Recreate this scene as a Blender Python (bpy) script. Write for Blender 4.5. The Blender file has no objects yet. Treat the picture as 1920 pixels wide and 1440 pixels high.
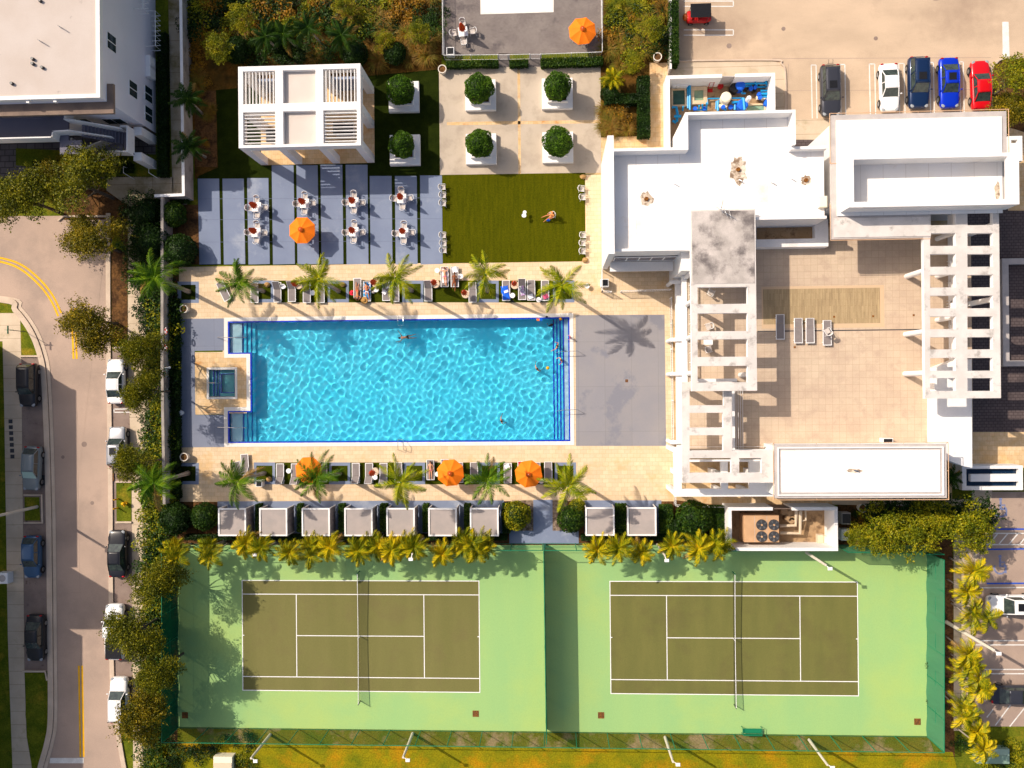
import bpy, math, random
import numpy as np
from mathutils import Vector, Matrix
# ------------------------------------------------------------------ camera, sky, sun, exposure
sc = bpy.context.scene
COL = sc.collection
CAM_H, FPX = 80.862, 1540.0
AX, AY, AZ = 0.0037, 0.0485, -0.0086
MC = Matrix.Rotation(AZ, 3, 'Z') @ Matrix.Rotation(AY, 3, 'Y') @ Matrix.Rotation(AX, 3, 'X')
cd = bpy.data.cameras.new('camera'); cam = bpy.data.objects.new('camera', cd); COL.objects.link(cam)
cd.sensor_fit = 'HORIZONTAL'; cd.sensor_width = 36.0; cd.lens = 36.0 * FPX / 1920.0
cd.clip_start = 1.0; cd.clip_end = 2000.0
cam.matrix_world = Matrix.Translation((0, 0, CAM_H)) @ MC.to_4x4()
sc.camera = cam
SUN_EL, SUN_AZ = math.radians(43.5), math.radians(-30.5)     # light travels towards SUN_AZ (east, a little south)
world = bpy.data.worlds.new("World"); sc.world = world; world.use_nodes = True
wn = world.node_tree
sky = wn.nodes.new('ShaderNodeTexSky'); sky.sky_type = 'NISHITA'; sky.sun_disc = False
sky.sun_elevation = SUN_EL; sky.sun_rotation = math.radians(300.5)
wn.links.new(sky.outputs[0], wn.nodes['Background'].inputs[0])
sky.dust_density = 4.0; sky.ozone_density = 0.3; sky.air_density = .8
wn.nodes['Background'].inputs[1].default_value = 0.125
sl = bpy.data.lights.new('sun', 'SUN'); sl.energy = 4.3; sl.angle = math.radians(0.5); sl.color = (1.0, 0.88, 0.74)
sun = bpy.data.objects.new('sun', sl); COL.objects.link(sun)
sun.rotation_euler = Vector((math.cos(SUN_AZ)*math.cos(SUN_EL), math.sin(SUN_AZ)*math.cos(SUN_EL), -math.sin(SUN_EL))).to_track_quat('-Z', 'Y').to_euler()
sun.location = (-60, 40, 80)
sl.cycles.is_caustics_light = True
sc.view_settings.view_transform = 'Standard'; sc.view_settings.look = 'None'
sc.view_settings.exposure = 0.20; sc.view_settings.gamma = 1.0
sc.cycles.max_bounces = 7; sc.cycles.diffuse_bounces = 4; sc.cycles.transparent_max_bounces = 12
rnd = random.Random(7)
PI = math.pi

# ------------------------------------------------------------------ where things stand
def G(px, py, z=0.0):                      # the point of the place seen at a spot of the photograph, at height z
    d = MC @ Vector(((px-960.0)/FPX, -(py-720.0)/FPX, -1.0))
    t = (z - CAM_H) / d.z
    return Vector((d.x*t, d.y*t, z))
def R(px0, py0, px1, py1, z=0.0):          # an axis-aligned rectangle of the place: x0, y0, x1, y1
    a = G(px0, py0, z); b = G(px1, py1, z); c = G(px0, py1, z); d = G(px1, py0, z)
    xs = sorted(((a.x+c.x)/2, (b.x+d.x)/2)); ys = sorted(((a.y+d.y)/2, (b.y+c.y)/2))
    return xs[0], ys[0], xs[1], ys[1]

# ------------------------------------------------------------------ materials
def lin(c): return tuple(((v/255)/12.92 if v/255 <= .04045 else ((v/255+.055)/1.055)**2.4) for v in c)
def A(r, g, b, k=1.0):                     # surface colour from its sRGB value
    return tuple(min(.9, x*k) for x in lin((r, g, b))) + (1,)
class NT:
    def __init__(s, name):
        s.m = bpy.data.materials.new(name); s.m.use_nodes = True; s.t = s.m.node_tree; s.n = s.t.nodes
        s.b = s.n['Principled BSDF']; s.pos = s.n.new('ShaderNodeNewGeometry')
    def link(s, a, b): s.t.links.new(a, b)
    def noise(s, scale, detail=4, rough=.55, vec=None, stretch=None):
        v = vec or s.pos.outputs['Position']
        if stretch:
            mp = s.n.new('ShaderNodeMapping'); mp.inputs['Scale'].default_value = stretch; s.link(v, mp.inputs[0]); v = mp.outputs[0]
        n = s.n.new('ShaderNodeTexNoise'); n.inputs['Scale'].default_value = scale; n.inputs['Detail'].default_value = detail
        n.inputs['Roughness'].default_value = rough; s.link(v, n.inputs['Vector']); return n.outputs['Fac']
    def ramp(s, f, a, b):
        r = s.n.new('ShaderNodeMapRange'); r.inputs['From Min'].default_value = a; r.inputs['From Max'].default_value = b
        s.link(f, r.inputs['Value']); return r.outputs[0]
    def mix(s, f, a, b, mode='MIX'):
        x = s.n.new('ShaderNodeMix'); x.data_type = 'RGBA'; x.blend_type = mode
        for sock, v in ((x.inputs[0], f), (x.inputs[6], a), (x.inputs[7], b)):
            if isinstance(v, (int, float, tuple)): sock.default_value = v
            else: s.link(v, sock)
        return x.outputs[2]
    def bump(s, f, st, dist=.02):
        b = s.n.new('ShaderNodeBump'); b.inputs['Strength'].default_value = st; b.inputs['Distance'].default_value = dist
        s.link(f, b.inputs['Height']); s.link(b.outputs[0], s.b.inputs['Normal'])
def mat(name, c1, c2=None, sc1=.6, lo=.35, hi=.65, c3=None, sc3=.15, lo3=.55, hi3=.7, grain=.12, gs=18, rough=.85, spec=.3, metal=0,
        brick=None, bump=0, bs=12, stretch=None, coat=0, emit=None, detail=5):
    k = NT(name); col = c1
    if c2: col = k.mix(k.ramp(k.noise(sc1, detail, stretch=stretch), lo, hi), c1, c2)
    if brick:
        w, h, mc, ms, var, rot = brick
        mp = k.n.new('ShaderNodeMapping'); mp.inputs['Rotation'].default_value = (0, 0, rot); k.link(k.pos.outputs['Position'], mp.inputs[0])
        bt = k.n.new('ShaderNodeTexBrick'); bt.inputs['Scale'].default_value = 1; bt.inputs['Brick Width'].default_value = w; bt.inputs['Row Height'].default_value = h
        bt.inputs['Mortar Size'].default_value = ms; bt.inputs['Color1'].default_value = (1, 1, 1, 1); bt.inputs['Color2'].default_value = (1-var,)*3 + (1,)
        bt.inputs['Mortar'].default_value = mc; bt.inputs['Mortar Smooth'].default_value = .2; k.link(mp.outputs[0], bt.inputs['Vector'])
        col = k.mix(1.0, col, bt.outputs['Color'], 'MULTIPLY')
    if c3: col = k.mix(k.ramp(k.noise(sc3, 6, .65), lo3, hi3), col, c3)
    if grain:
        g = k.n.new('ShaderNodeMapRange'); g.inputs['To Min'].default_value = 1-grain; g.inputs['To Max'].default_value = 1+grain
        g.inputs['From Min'].default_value = .3; g.inputs['From Max'].default_value = .7; k.link(k.noise(gs, 3, .7), g.inputs['Value'])
        cx = k.n.new('ShaderNodeCombineColor')
        for i in range(3): k.link(g.outputs[0], cx.inputs[i])
        col = k.mix(1.0, col, cx.outputs[0], 'MULTIPLY')
    if isinstance(col, tuple): k.b.inputs['Base Color'].default_value = col
    else: k.link(col, k.b.inputs['Base Color'])
    k.b.inputs['Roughness'].default_value = rough; k.b.inputs['Specular IOR Level'].default_value = spec; k.b.inputs['Metallic'].default_value = metal
    if coat: k.b.inputs['Coat Weight'].default_value = coat; k.b.inputs['Coat Roughness'].default_value = .05
    if bump: k.bump(k.noise(bs, 4, .7), bump)
    if emit: k.b.inputs['Emission Color'].default_value = emit; k.b.inputs['Emission Strength'].default_value = 1
    return k.m
def leafmat(name, cols, trans=.28, rough=.55):     # colour differs from leaf to leaf and from clump to clump
    k = NT(name)
    r = k.n.new('ShaderNodeValToRGB'); e = r.color_ramp.elements
    for i, c in enumerate(cols):
        p = i/(len(cols)-1)
        if i < 2: e[i].position = p if i == 0 else 1.0
        if i == 0: e[0].color = c
        elif i == len(cols)-1: e[-1].position = 1; e[-1].color = c
        else: x = e.new(p); x.color = c
    m1 = k.n.new('ShaderNodeMath'); m1.operation = 'MULTIPLY_ADD'; m1.inputs[1].default_value = .55
    k.link(k.pos.outputs['Random Per Island'], m1.inputs[0])
    m2 = k.n.new('ShaderNodeMath'); m2.operation = 'MULTIPLY'; m2.inputs[1].default_value = .45
    k.link(k.ramp(k.noise(.9, 2), .3, .7), m2.inputs[0]); k.link(m2.outputs[0], m1.inputs[2]); k.link(m1.outputs[0], r.inputs[0])
    k.link(r.outputs[0], k.b.inputs['Base Color']); k.b.inputs['Roughness'].default_value = rough; k.b.inputs['Specular IOR Level'].default_value = .25
    tr = k.n.new('ShaderNodeBsdfTranslucent'); k.link(r.outputs[0], tr.inputs[0]); mx = k.n.new('ShaderNodeMixShader'); mx.inputs[0].default_value = trans
    k.link(k.b.outputs[0], mx.inputs[1]); k.link(tr.outputs[0], mx.inputs[2]); k.link(mx.outputs[0], k.n['Material Output'].inputs[0])
    return k.m
def glassy(name, col, alpha, rough=.1, spec=.5):
    k = NT(name); k.b.inputs['Base Color'].default_value = col; k.b.inputs['Alpha'].default_value = alpha
    k.b.inputs['Roughness'].default_value = rough; k.b.inputs['Specular IOR Level'].default_value = spec
    return k.m

# ------------------------------------------------------------------ meshes and things
def wloc(o):
    v = Vector((0, 0, 0))
    while o is not None: v = v + o.location; o = o.parent
    return v
class MB:
    def __init__(s): s.v = []; s.f = []; s.m = []
    def add(s, vs, fs, mi=0):
        n = len(s.v); s.v += [tuple(v) for v in vs]; s.f += [tuple(i+n for i in f) for f in fs]; s.m += [mi]*len(fs); return s
    def box(s, x0, y0, x1, y1, z0, z1, mi=0, bev=0.0):
        if x0 > x1: x0, x1 = x1, x0
        if y0 > y1: y0, y1 = y1, y0
        if bev:
            b = bev
            pts = []
            for z, i in ((z0, 0), (z1-b, 0), (z1, b)):
                pts += [(x0+i, y0+i, z), (x1-i, y0+i, z), (x1-i, y1-i, z), (x0+i, y1-i, z)]
            fs = [(3, 2, 1, 0), (8, 9, 10, 11)]
            for l in (0, 4):
                for i in range(4): j = (i+1) % 4; fs.append((l+i, l+j, l+4+j, l+4+i))
            return s.add(pts, fs, mi)
        return s.add([(x0, y0, z0), (x1, y0, z0), (x1, y1, z0), (x0, y1, z0), (x0, y0, z1), (x1, y0, z1), (x1, y1, z1), (x0, y1, z1)],
                     [(3, 2, 1, 0), (4, 5, 6, 7), (0, 1, 5, 4), (1, 2, 6, 5), (2, 3, 7, 6), (3, 0, 4, 7)], mi)
    def pb(s, px0, py0, px1, py1, z0, z1, mi=0, bev=0.0):      # a box whose top is seen at that rectangle of the photograph
        r = R(px0, py0, px1, py1, z1); return s.box(r[0], r[1], r[2], r[3], z0, z1, mi, bev)
    def quad(s, a, b, c, d, mi=0): return s.add([a, b, c, d], [(0, 1, 2, 3)], mi)
    def prism(s, pts, z0, z1, mi=0):
        n = len(pts); area = sum(pts[i][0]*pts[(i+1) % n][1]-pts[(i+1) % n][0]*pts[i][1] for i in range(n))
        if area < 0: pts = pts[::-1]
        vs = [(p[0], p[1], z0) for p in pts] + [(p[0], p[1], z1) for p in pts]
        return s.add(vs, [tuple(range(n-1, -1, -1)), tuple(range(n, 2*n))] + [(i, (i+1) % n, n+(i+1) % n, n+i) for i in range(n)], mi)
    def tube(s, pts, r, seg=6, mi=0, cap=True):
        pts = [Vector(p) for p in pts]; n = len(pts); rs = r if isinstance(r, (list, tuple)) else [r]*n
        vs = []; up = None
        for i, p in enumerate(pts):
            d = (pts[min(i+1, n-1)] - pts[max(i-1, 0)]).normalized()
            if up is None: up = Vector((0, 0, 1)) if abs(d.z) < .9 else Vector((1, 0, 0))
            a = d.cross(up).normalized(); b = a.cross(d).normalized(); up = b
            for k in range(seg):
                t = 2*PI*k/seg; vs.append(p + a*(math.cos(t)*rs[i]) + b*(math.sin(t)*rs[i]))
        fs = []
        for i in range(n-1):
            for k in range(seg): j = (k+1) % seg; fs.append((i*seg+k, (i+1)*seg+k, (i+1)*seg+j, i*seg+j))
        if cap: fs += [tuple(range(seg)), tuple(range(n*seg-1, (n-1)*seg-1, -1))]
        return s.add(vs, fs, mi)
    def cyl(s, x, y, z0, z1, r0, r1=None, seg=16, mi=0):
        r1 = r0 if r1 is None else r1
        vs = [(x+r0*math.cos(2*PI*k/seg), y+r0*math.sin(2*PI*k/seg), z0) for k in range(seg)] + [(x+r1*math.cos(2*PI*k/seg), y+r1*math.sin(2*PI*k/seg), z1) for k in range(seg)]
        return s.add(vs, [tuple(range(seg-1, -1, -1)), tuple(range(seg, 2*seg))] + [(k, (k+1) % seg, seg+(k+1) % seg, seg+k) for k in range(seg)], mi)
    def ball(s, c, r, seg=12, rings=8, mi=0, jit=0):
        c = Vector(c); r = Vector(r) if not isinstance(r, (int, float)) else Vector((r, r, r))
        vs = [c + Vector((0, 0, -r.z))]
        for i in range(1, rings):
            t = PI*i/rings
            for k in range(seg):
                j = 1 + (rnd.uniform(-jit, jit) if jit else 0)
                vs.append(c + Vector((r.x*math.sin(t)*math.cos(2*PI*k/seg), r.y*math.sin(t)*math.sin(2*PI*k/seg), -r.z*math.cos(t)))*j if not jit else
                          c + Vector((r.x*math.sin(t)*math.cos(2*PI*k/seg)*j, r.y*math.sin(t)*math.sin(2*PI*k/seg)*j, -r.z*math.cos(t)*j)))
        vs.append(c + Vector((0, 0, r.z))); fs = [(0, 1+(k+1) % seg, 1+k) for k in range(seg)]
        for i in range(rings-2):
            for k in range(seg): j = (k+1) % seg; a = 1+i*seg; fs.append((a+k, a+j, a+seg+j, a+seg+k))
        a = 1+(rings-2)*seg; fs += [(a+k, a+(k+1) % seg, len(vs)-1) for k in range(seg)]
        return s.add(vs, fs, mi)
    def build(s, name, mats, parent=None, smooth=False, keep=False):
        me = bpy.data.meshes.new(name); off = Vector((0, 0, 0)) if (parent is None or keep) else wloc(parent)
        me.from_pydata([(v[0]-off.x, v[1]-off.y, v[2]-off.z) for v in s.v], [], s.f)
        if not isinstance(mats, (list, tuple)): mats = [mats]
        for m in mats: me.materials.append(m)
        me.polygons.foreach_set('material_index', s.m)
        if smooth: me.polygons.foreach_set('use_smooth', [True]*len(s.f))
        me.update(); o = bpy.data.objects.new(name, me); COL.objects.link(o)
        if parent is not None: o.parent = parent
        return o
def tag(o, label=None, cat=None, group=None, kind=None):
    if label: o['label'] = label
    if cat: o['category'] = cat
    if group: o['group'] = group
    if kind: o['kind'] = kind
    return o
def thing(name, label, cat, loc=(0, 0, 0), group=None, rz=0):
    o = bpy.data.objects.new(name, None); COL.objects.link(o); o.location = loc; o.rotation_euler = (0, 0, rz); o.empty_display_size = .3
    return tag(o, label, cat, group)
KIDS = {}
def copy_tree(o, loc=None, rz=None, label=None, sc_=None, parent=None):
    c = o.copy(); COL.objects.link(c)
    if parent is not None: c.parent = parent
    for ch in list(o.children): copy_tree(ch, parent=c)
    if loc is not None: c.location = loc
    if rz is not None: c.rotation_euler = (0, 0, rz)
    if sc_ is not None: c.scale = (sc_,)*3 if isinstance(sc_, (int, float)) else sc_
    if label: c['label'] = label
    return c
class Proto:                                # builds a thing once; the first call places it, later calls place copies of it and its parts
    def __init__(s, fn, tilt=0): s.fn = fn; s.o = None; s.used = False; s.tilt = tilt
    def put(s, loc, rz=0, label=None, scale=None, group=None):
        if s.o is None: s.o = s.fn()
        if not s.used:
            s.used = True; o = s.o; o.location = loc; o.rotation_euler = (0, 0, rz)
            if scale is not None: o.scale = (scale,)*3 if isinstance(scale, (int, float)) else scale
            if label: o['label'] = label
        else: o = copy_tree(s.o, loc, rz, label, scale if scale is not None else (1, 1, 1))
        if group: o['group'] = group
        if s.tilt: o.rotation_euler.x = rnd.uniform(-s.tilt, s.tilt); o.rotation_euler.y = rnd.uniform(-s.tilt, s.tilt)
        return o
def LZ(n): return n*.006
def sheet(name, polys, layer, m, z=0.0, kind='structure'):
    b = MB()
    for p in polys:
        pts = [G(x, y, 0) for x, y in p]; n = len(pts)
        ar = sum(pts[i].x*pts[(i+1) % n].y-pts[(i+1) % n].x*pts[i].y for i in range(n))
        if ar < 0: pts = pts[::-1]
        b.add([(q.x, q.y, z+LZ(layer)) for q in pts], [tuple(range(n))])
    return tag(b.build(name, m), kind=kind)
def grid(name, outers, holes, z, m, kind='structure', parent=None):
    b = MB(); xs = sorted({v for r in outers+holes for v in (r[0], r[2])}); ys = sorted({v for r in outers+holes for v in (r[1], r[3])})
    def inn(rs, x, y): return any(r[0] < x < r[2] and r[1] < y < r[3] for r in rs)
    for i in range(len(xs)-1):
        for j in range(len(ys)-1):
            x, y = (xs[i]+xs[i+1])/2, (ys[j]+ys[j+1])/2
            if xs[i+1]-xs[i] > 1e-4 and ys[j+1]-ys[j] > 1e-4 and inn(outers, x, y) and not inn(holes, x, y):
                b.quad((xs[i], ys[j], z), (xs[i+1], ys[j], z), (xs[i+1], ys[j+1], z), (xs[i], ys[j+1], z))
    o = b.build(name, m, parent)
    return tag(o, kind=kind) if parent is None else o
def strip(name, pts, w, layer, m, kind='structure', z=0.0, hgt=0):       # a band along pixel points
    b = MB(); P3 = [G(x, y, 0) for x, y in pts]; n = len(P3); L = []; Rr = []
    for i, p in enumerate(P3):
        d = (P3[min(i+1, n-1)]-P3[max(i-1, 0)]).normalized(); nn = Vector((-d.y, d.x, 0))*(w/2); L.append(p+nn); Rr.append(p-nn)
    zt = z+LZ(layer)+hgt
    for i in range(n-1):
        b.quad((Rr[i].x, Rr[i].y, zt), (Rr[i+1].x, Rr[i+1].y, zt), (L[i+1].x, L[i+1].y, zt), (L[i].x, L[i].y, zt))
        if hgt:
            for S in (L, Rr): b.quad((S[i].x, S[i].y, z), (S[i+1].x, S[i+1].y, z), (S[i+1].x, S[i+1].y, zt), (S[i].x, S[i].y, zt))
    return tag(b.build(name, m), kind=kind)
def arc(pts, n=6):                           # smooth a pixel polyline
    out = []
    for i in range(len(pts)-1):
        p0, p1, p2, p3 = pts[max(i-1, 0)], pts[i], pts[i+1], pts[min(i+2, len(pts)-1)]
        for k in range(n):
            t = k/n
            out.append(tuple(.5*((2*p1[j])+(-p0[j]+p2[j])*t+(2*p0[j]-5*p1[j]+4*p2[j]-p3[j])*t*t+(-p0[j]+3*p1[j]-3*p2[j]+p3[j])*t**3) for j in (0, 1)))
    return out + [pts[-1]]
# ------------------------------------------------------------------ materials used by the place
M = {}
M['asphalt'] = mat('asphalt_street', A(180,157,141,.8), A(194,168,150,.8), .25, c3=A(156,138,126,.8), sc3=.16, lo3=.5, hi3=.75, grain=.10, gs=14, bump=.15)
M['asphalt_lot'] = mat('asphalt_lot', A(200,176,150,.8), A(216,190,162,.8), .18, c3=A(176,152,130,.8), sc3=.09, lo3=.5, hi3=.7, grain=.09, gs=14, stretch=(1, 2.2, 1))
M['bay'] = mat('asphalt_bay', A(160,140,128,.75), A(142,122,112,.75), .7, c3=A(84,66,60,.8), sc3=.8, lo3=.6, hi3=.72, grain=.12)
M['asphalt_e'] = mat('asphalt_east', A(190,166,148,.8), A(172,150,136,.8), .3, c3=A(140,120,108,.8), sc3=.25, lo3=.58, hi3=.7, grain=.1)
M['kerb'] = mat('kerb_concrete', A(222,200,178,.8), A(205,184,162,.8), .8, grain=.08)
M['walk'] = mat('sidewalk_concrete', A(222,202,176,.8), A(206,186,160,.8), .5, c3=A(176,160,124,.8), sc3=.45, lo3=.56, hi3=.75, grain=.07,
               brick=(60, 1.35, (.55, .5, .45, 1), .02, .0, 0))
M['walk_old'] = mat('sidewalk_stained', A(196,182,160,.8), A(176,162,136,.8), .5, c3=A(124,112,66,.8), sc3=.35, lo3=.48, hi3=.68, grain=.1,
               brick=(40, 1.6, (.5, .46, .4, 1), .025, .0, 0))
M['plaza'] = mat('plaza_concrete', A(208,192,172,.8), A(196,180,160,.8), .3, c3=A(184,168,150,.8), sc3=.6, lo3=.5, hi3=.7, grain=.05)
M['trav'] = mat('travertine', A(238,208,168,.8), A(246,220,184,.8), .9, .3, .7, c3=A(226,182,122,.8), sc3=.33, lo3=.56, hi3=.74, grain=.06, gs=9,
               brick=(.61, .41, (.72, .66, .56, 1), .012, .13, 0))
M['trav2'] = mat('travertine_warm', A(236,196,140,.8), A(244,214,172,.8), 1.2, .35, .65, c3=A(214,156,92,.8), sc3=.6, lo3=.55, hi3=.7, grain=.06, gs=9,
               brick=(.46, .46, (.7, .62, .5, 1), .012, .15, 0))
M['slate'] = mat('blue_grey_paving', A(126,138,164,.82), A(136,148,172,.82), .35, c3=A(160,168,184,.82), sc3=.28, lo3=.55, hi3=.68, grain=.04)
M['slate2'] = mat('grey_paving', A(158,154,156,.8), A(150,148,154,.8), .3, c3=A(136,136,146,.8), sc3=.22, lo3=.55, hi3=.62, grain=.04,
               brick=(2.6, 4.4, (.8, .8, .8, 1), .02, .05, 0))
M['slate3'] = mat('grey_blue_deck', A(140,146,164,.8), A(130,138,158,.8), .3, grain=.05, brick=(2.6, 4.4, (.8, .8, .8, 1), .02, .03, 0))
M['turf'] = mat('artificial_turf', A(86,86,6,.8), A(70,74,4,.8), 1.4, .3, .7, grain=.3, gs=9, rough=1, spec=.05, stretch=(3, .25, 1), bump=.4, bs=14)
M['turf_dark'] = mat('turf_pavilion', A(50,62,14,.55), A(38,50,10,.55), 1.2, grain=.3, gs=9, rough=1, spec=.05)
M['lawn'] = mat('lawn_grass', A(150,134,18,.85), A(104,112,20,.85), .5, .3, .7, c3=A(180,128,18,.85), sc3=.22, lo3=.5, hi3=.68, grain=.35, gs=7, rough=1, spec=.05, bump=.5, bs=10)
M['verge'] = mat('verge_grass', A(112,118,30,.8), A(84,98,22,.8), .9, c3=A(150,132,40,.8), sc3=.4, lo3=.55, hi3=.7, grain=.35, gs=7, rough=1, spec=.05, bump=.5)
M['verge_brown'] = mat('mown_strip', A(112,104,30,.85), A(86,96,20,.85), .5, c3=A(150,128,92,.85), sc3=.3, lo3=.52, hi3=.64, grain=.3, gs=7, rough=1, spec=.05, bump=.5)
M['mulch'] = mat('mulch', A(92,66,44,.8), A(118,84,50,.8), .8, c3=A(64,46,32,.8), sc3=1.1, lo3=.5, hi3=.65, grain=.5, gs=5, rough=1, spec=.05, bump=.7)
M['mulch_orange'] = mat('pine_mulch', A(118,80,34,.75), A(86,68,30,.75), .35, c3=A(56,48,24,.8), sc3=.5, lo3=.5, hi3=.65, grain=.45, gs=4, rough=1, spec=.05, bump=.7)
M['gravel'] = mat('river_gravel', A(160,140,120,.75), A(110,92,78,.75), 3.0, .4, .6, grain=.5, gs=4, rough=.95, bump=.8)
M['court'] = mat('court_green', A(160,196,122,.82), A(150,192,124,.82), .12, .35, .65, c3=A(172,198,114,.82), sc3=.1, lo3=.46, hi3=.7, grain=.06, gs=10, stretch=(2, .5, 1))
M['court_in'] = mat('court_olive', A(124,120,68,.8), A(116,114,62,.8), .15, c3=A(112,100,64,.85), sc3=.3, lo3=.52, hi3=.95, grain=.08, gs=10, stretch=(3, .4, 1))
M['court_in2'] = mat('court_olive_worn', A(118,116,60,.8), A(110,110,56,.8), .25, c3=A(100,92,54,.85), sc3=.28, lo3=.5, hi3=.85, grain=.08, gs=10, stretch=(3, .5, 1))
M['white'] = mat('white_paint', (.80, .79, .78, 1), (.74, .73, .72, 1), .5, grain=.03)
M['roadwhite'] = mat('road_white', (.74, .72, .68, 1), (.62, .6, .56, 1), 1.5, grain=.12, gs=9)
M['yellow'] = mat('road_yellow', A(250,190,10,.85), A(238,176,20,.8), 1.5, grain=.08)
M['bluepaint'] = mat('road_blue', A(20,74,190,.9), A(30,90,200,.9), 2, grain=.1)
M['bluefaded'] = mat('faded_blue', A(130,140,180,.8), grain=.3, gs=4)
M['stucco'] = mat('white_stucco', (.82, .80, .78, 1), (.77, .75, .73, 1), .35, c3=(.60, .55, .50, 1), sc3=.45, lo3=.58, hi3=.85, grain=.03, gs=6, detail=7)
M['stucco_cool'] = mat('pale_stucco', (.80, .77, .82, 1), (.76, .73, .78, 1), .3, grain=.02)
M['roof'] = mat('white_roof', (.88, .85, .82, 1), (.84, .80, .75, 1), .25, .4, .6, c3=(.70, .58, .45, 1), sc3=.22, lo3=.58, hi3=.78, grain=.03, detail=8, brick=(30, 1.9, (.86, .84, .82, 1), .03, 0, PI/2))
M['roof_old'] = mat('old_roof', (.62, .54, .48, 1), (.56, .49, .43, 1), .35, c3=(.42, .36, .32, 1), sc3=.28, lo3=.62, hi3=.74, grain=.05)
M['stain'] = mat('stained_concrete', (.56, .50, .46, 1), (.38, .34, .31, 1), .5, .38, .6, c3=(.15, .13, .125, 1), sc3=.38, lo3=.48, hi3=.62, grain=.12, detail=8)
M['frameconc'] = mat('pergola_concrete', (.66, .61, .57, 1), (.57, .53, .49, 1), .7, .4, .6, c3=(.34, .31, .28, 1), sc3=.9, lo3=.55, hi3=.70, grain=.06, detail=8)
M['border'] = mat('roof_border', (.50, .45, .42, 1), (.42, .38, .36, 1), 1.2, grain=.1)
M['terrace'] = mat('terrace_tile', A(216,194,168,.84), A(206,182,158,.84), .4, c3=A(194,170,148,.84), sc3=.9, lo3=.50, hi3=.68, grain=.1, brick=(.61, .61, (.78, .74, .70, 1), .016, .08, 0))
M['plank'] = mat('plank_tile', A(194,170,130,.84), A(176,152,116,.84), 1.5, grain=.1, stretch=(5, .5, 1), brick=(1.2, .16, (.7, .64, .54, 1), .01, .2, PI/2))
M['paleband'] = mat('pale_band', A(214,184,150,.85), grain=.06)
M['paver'] = mat('dark_paver', A(112,98,96,.8), A(96,84,84,.8), .5, grain=.12, brick=(.42, .28, (.45, .42, .42, 1), .03, .2, 0))
M['paver_kids'] = mat('grey_brick_paver', A(150,140,134,.8), A(134,124,120,.8), .5, c3=A(92,84,86,.8), sc3=.3, lo3=.57, hi3=.68, grain=.14, gs=7, brick=(.22, .11, (.7, .68, .66, 1), .012, .15, 0))
M['paver_apt'] = mat('apt_paver', A(120,112,112,.8), A(100,94,94,.8), .6, grain=.12, brick=(.9, .6, (.4, .38, .38, 1), .05, .15, 0))
M['coping'] = mat('pool_coping', (.80, .76, .70, 1), (.74, .70, .64, 1), .9, grain=.04, brick=(.6, 3.0, (.8, .78, .75, 1), .012, .05, 0))
M['tile_blue'] = mat('blue_pool_tile', A(8,44,176,1), A(4,60,190,1), 3, grain=.2, gs=8, rough=.25, spec=.5)
M['plaster'] = mat('pool_plaster', (.06, .57, .76, 1), (.09, .61, .79, 1), .3, grain=.0, rough=.9, spec=.0)
M['plaster_pale'] = mat('pool_ledge_plaster', (.40, .60, .66, 1), grain=.0, rough=.9, spec=0)
M['spa_in'] = mat('spa_plaster', (.16, .52, .54, 1), grain=.0, rough=.9, spec=0)
M['steel'] = mat('steel', (.62, .62, .62, 1), grain=0, rough=.25, metal=1)
M['darkmetal'] = mat('dark_metal', (.05, .05, .055, 1), grain=0, rough=.4)
M['green_frame'] = mat('green_coated_steel', A(24,120,84,.9), grain=.05, rough=.5)
M['wframe'] = mat('white_metal', (.82, .81, .80, 1), grain=0, rough=.4)
M['sling'] = mat('grey_sling', A(150,140,138,.8), A(138,130,128,.8), 2, grain=.08, gs=20)
M['sling_w'] = mat('pale_sling', A(214,204,196,.8), grain=.06, gs=20)
M['orange'] = mat('orange_canvas', (.95, .205, .004, 1), (.90, .185, .003, 1), 1.2, grain=.03, rough=.8)
M['orange_fold'] = mat('faded_red_canvas', (.80, .12, .02, 1), (.66, .08, .015, 1), 8, grain=.1)
M['dark'] = mat('dark_rubber', (.018, .018, .02, 1), grain=0, rough=.7)
M['black'] = mat('black_plastic', (.012, .012, .014, 1), grain=0, rough=.35)
M['glass'] = mat('window_glass', (.012, .03, .035, 1), grain=0, rough=.08, spec=.6)
M['glass_tan'] = mat('tinted_window', (.13, .08, .06, 1), (.09, .055, .045, 1), .6, grain=0, rough=.12, spec=.6)
M['carglass'] = mat('car_glass', (.02, .028, .03, 1), (.05, .07, .06, 1), 3, grain=0, rough=.06, spec=.7)
M['bark'] = mat('bark', (.13, .10, .075, 1), (.09, .07, .05, 1), 4, grain=.2)
M['palmbark'] = mat('palm_trunk', (.42, .36, .30, 1), (.30, .25, .21, 1), 1.5, grain=.15, brick=(9, .22, (.6, .6, .6, 1), .03, .1, 0))
M['beige'] = mat('beige_metal', A(220,176,134,.8), A(206,162,122,.8), .9, grain=.05)
M['tanpipe'] = mat('insulated_pipe', A(224,204,176,.85), grain=.08)
M['pipe'] = mat('blue_pvc', (.01, .30, .62, 1), grain=.05, rough=.35)
M['cream'] = mat('cream_plastic', (.78, .72, .55, 1), grain=.04)
M['dustyfloor'] = mat('dusty_concrete', A(190,158,120,.8), A(168,136,100,.8), .8, c3=A(120,94,70,.8), sc3=1.2, lo3=.5, hi3=.66, grain=.12)
M['red'] = mat('red_plastic', (.5, .012, .012, 1), grain=0, rough=.4)
M['brownfascia'] = mat('brown_ledge', A(150,128,112,.8), A(124,106,96,.8), .8, grain=.05)
M['corridor'] = mat('corridor_floor', A(120,118,132,.8), grain=.06)
M['rust'] = mat('rusty_grate', A(150,92,20,.9), A(96,58,24,.9), 14, .45, .55, grain=.2)
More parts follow.
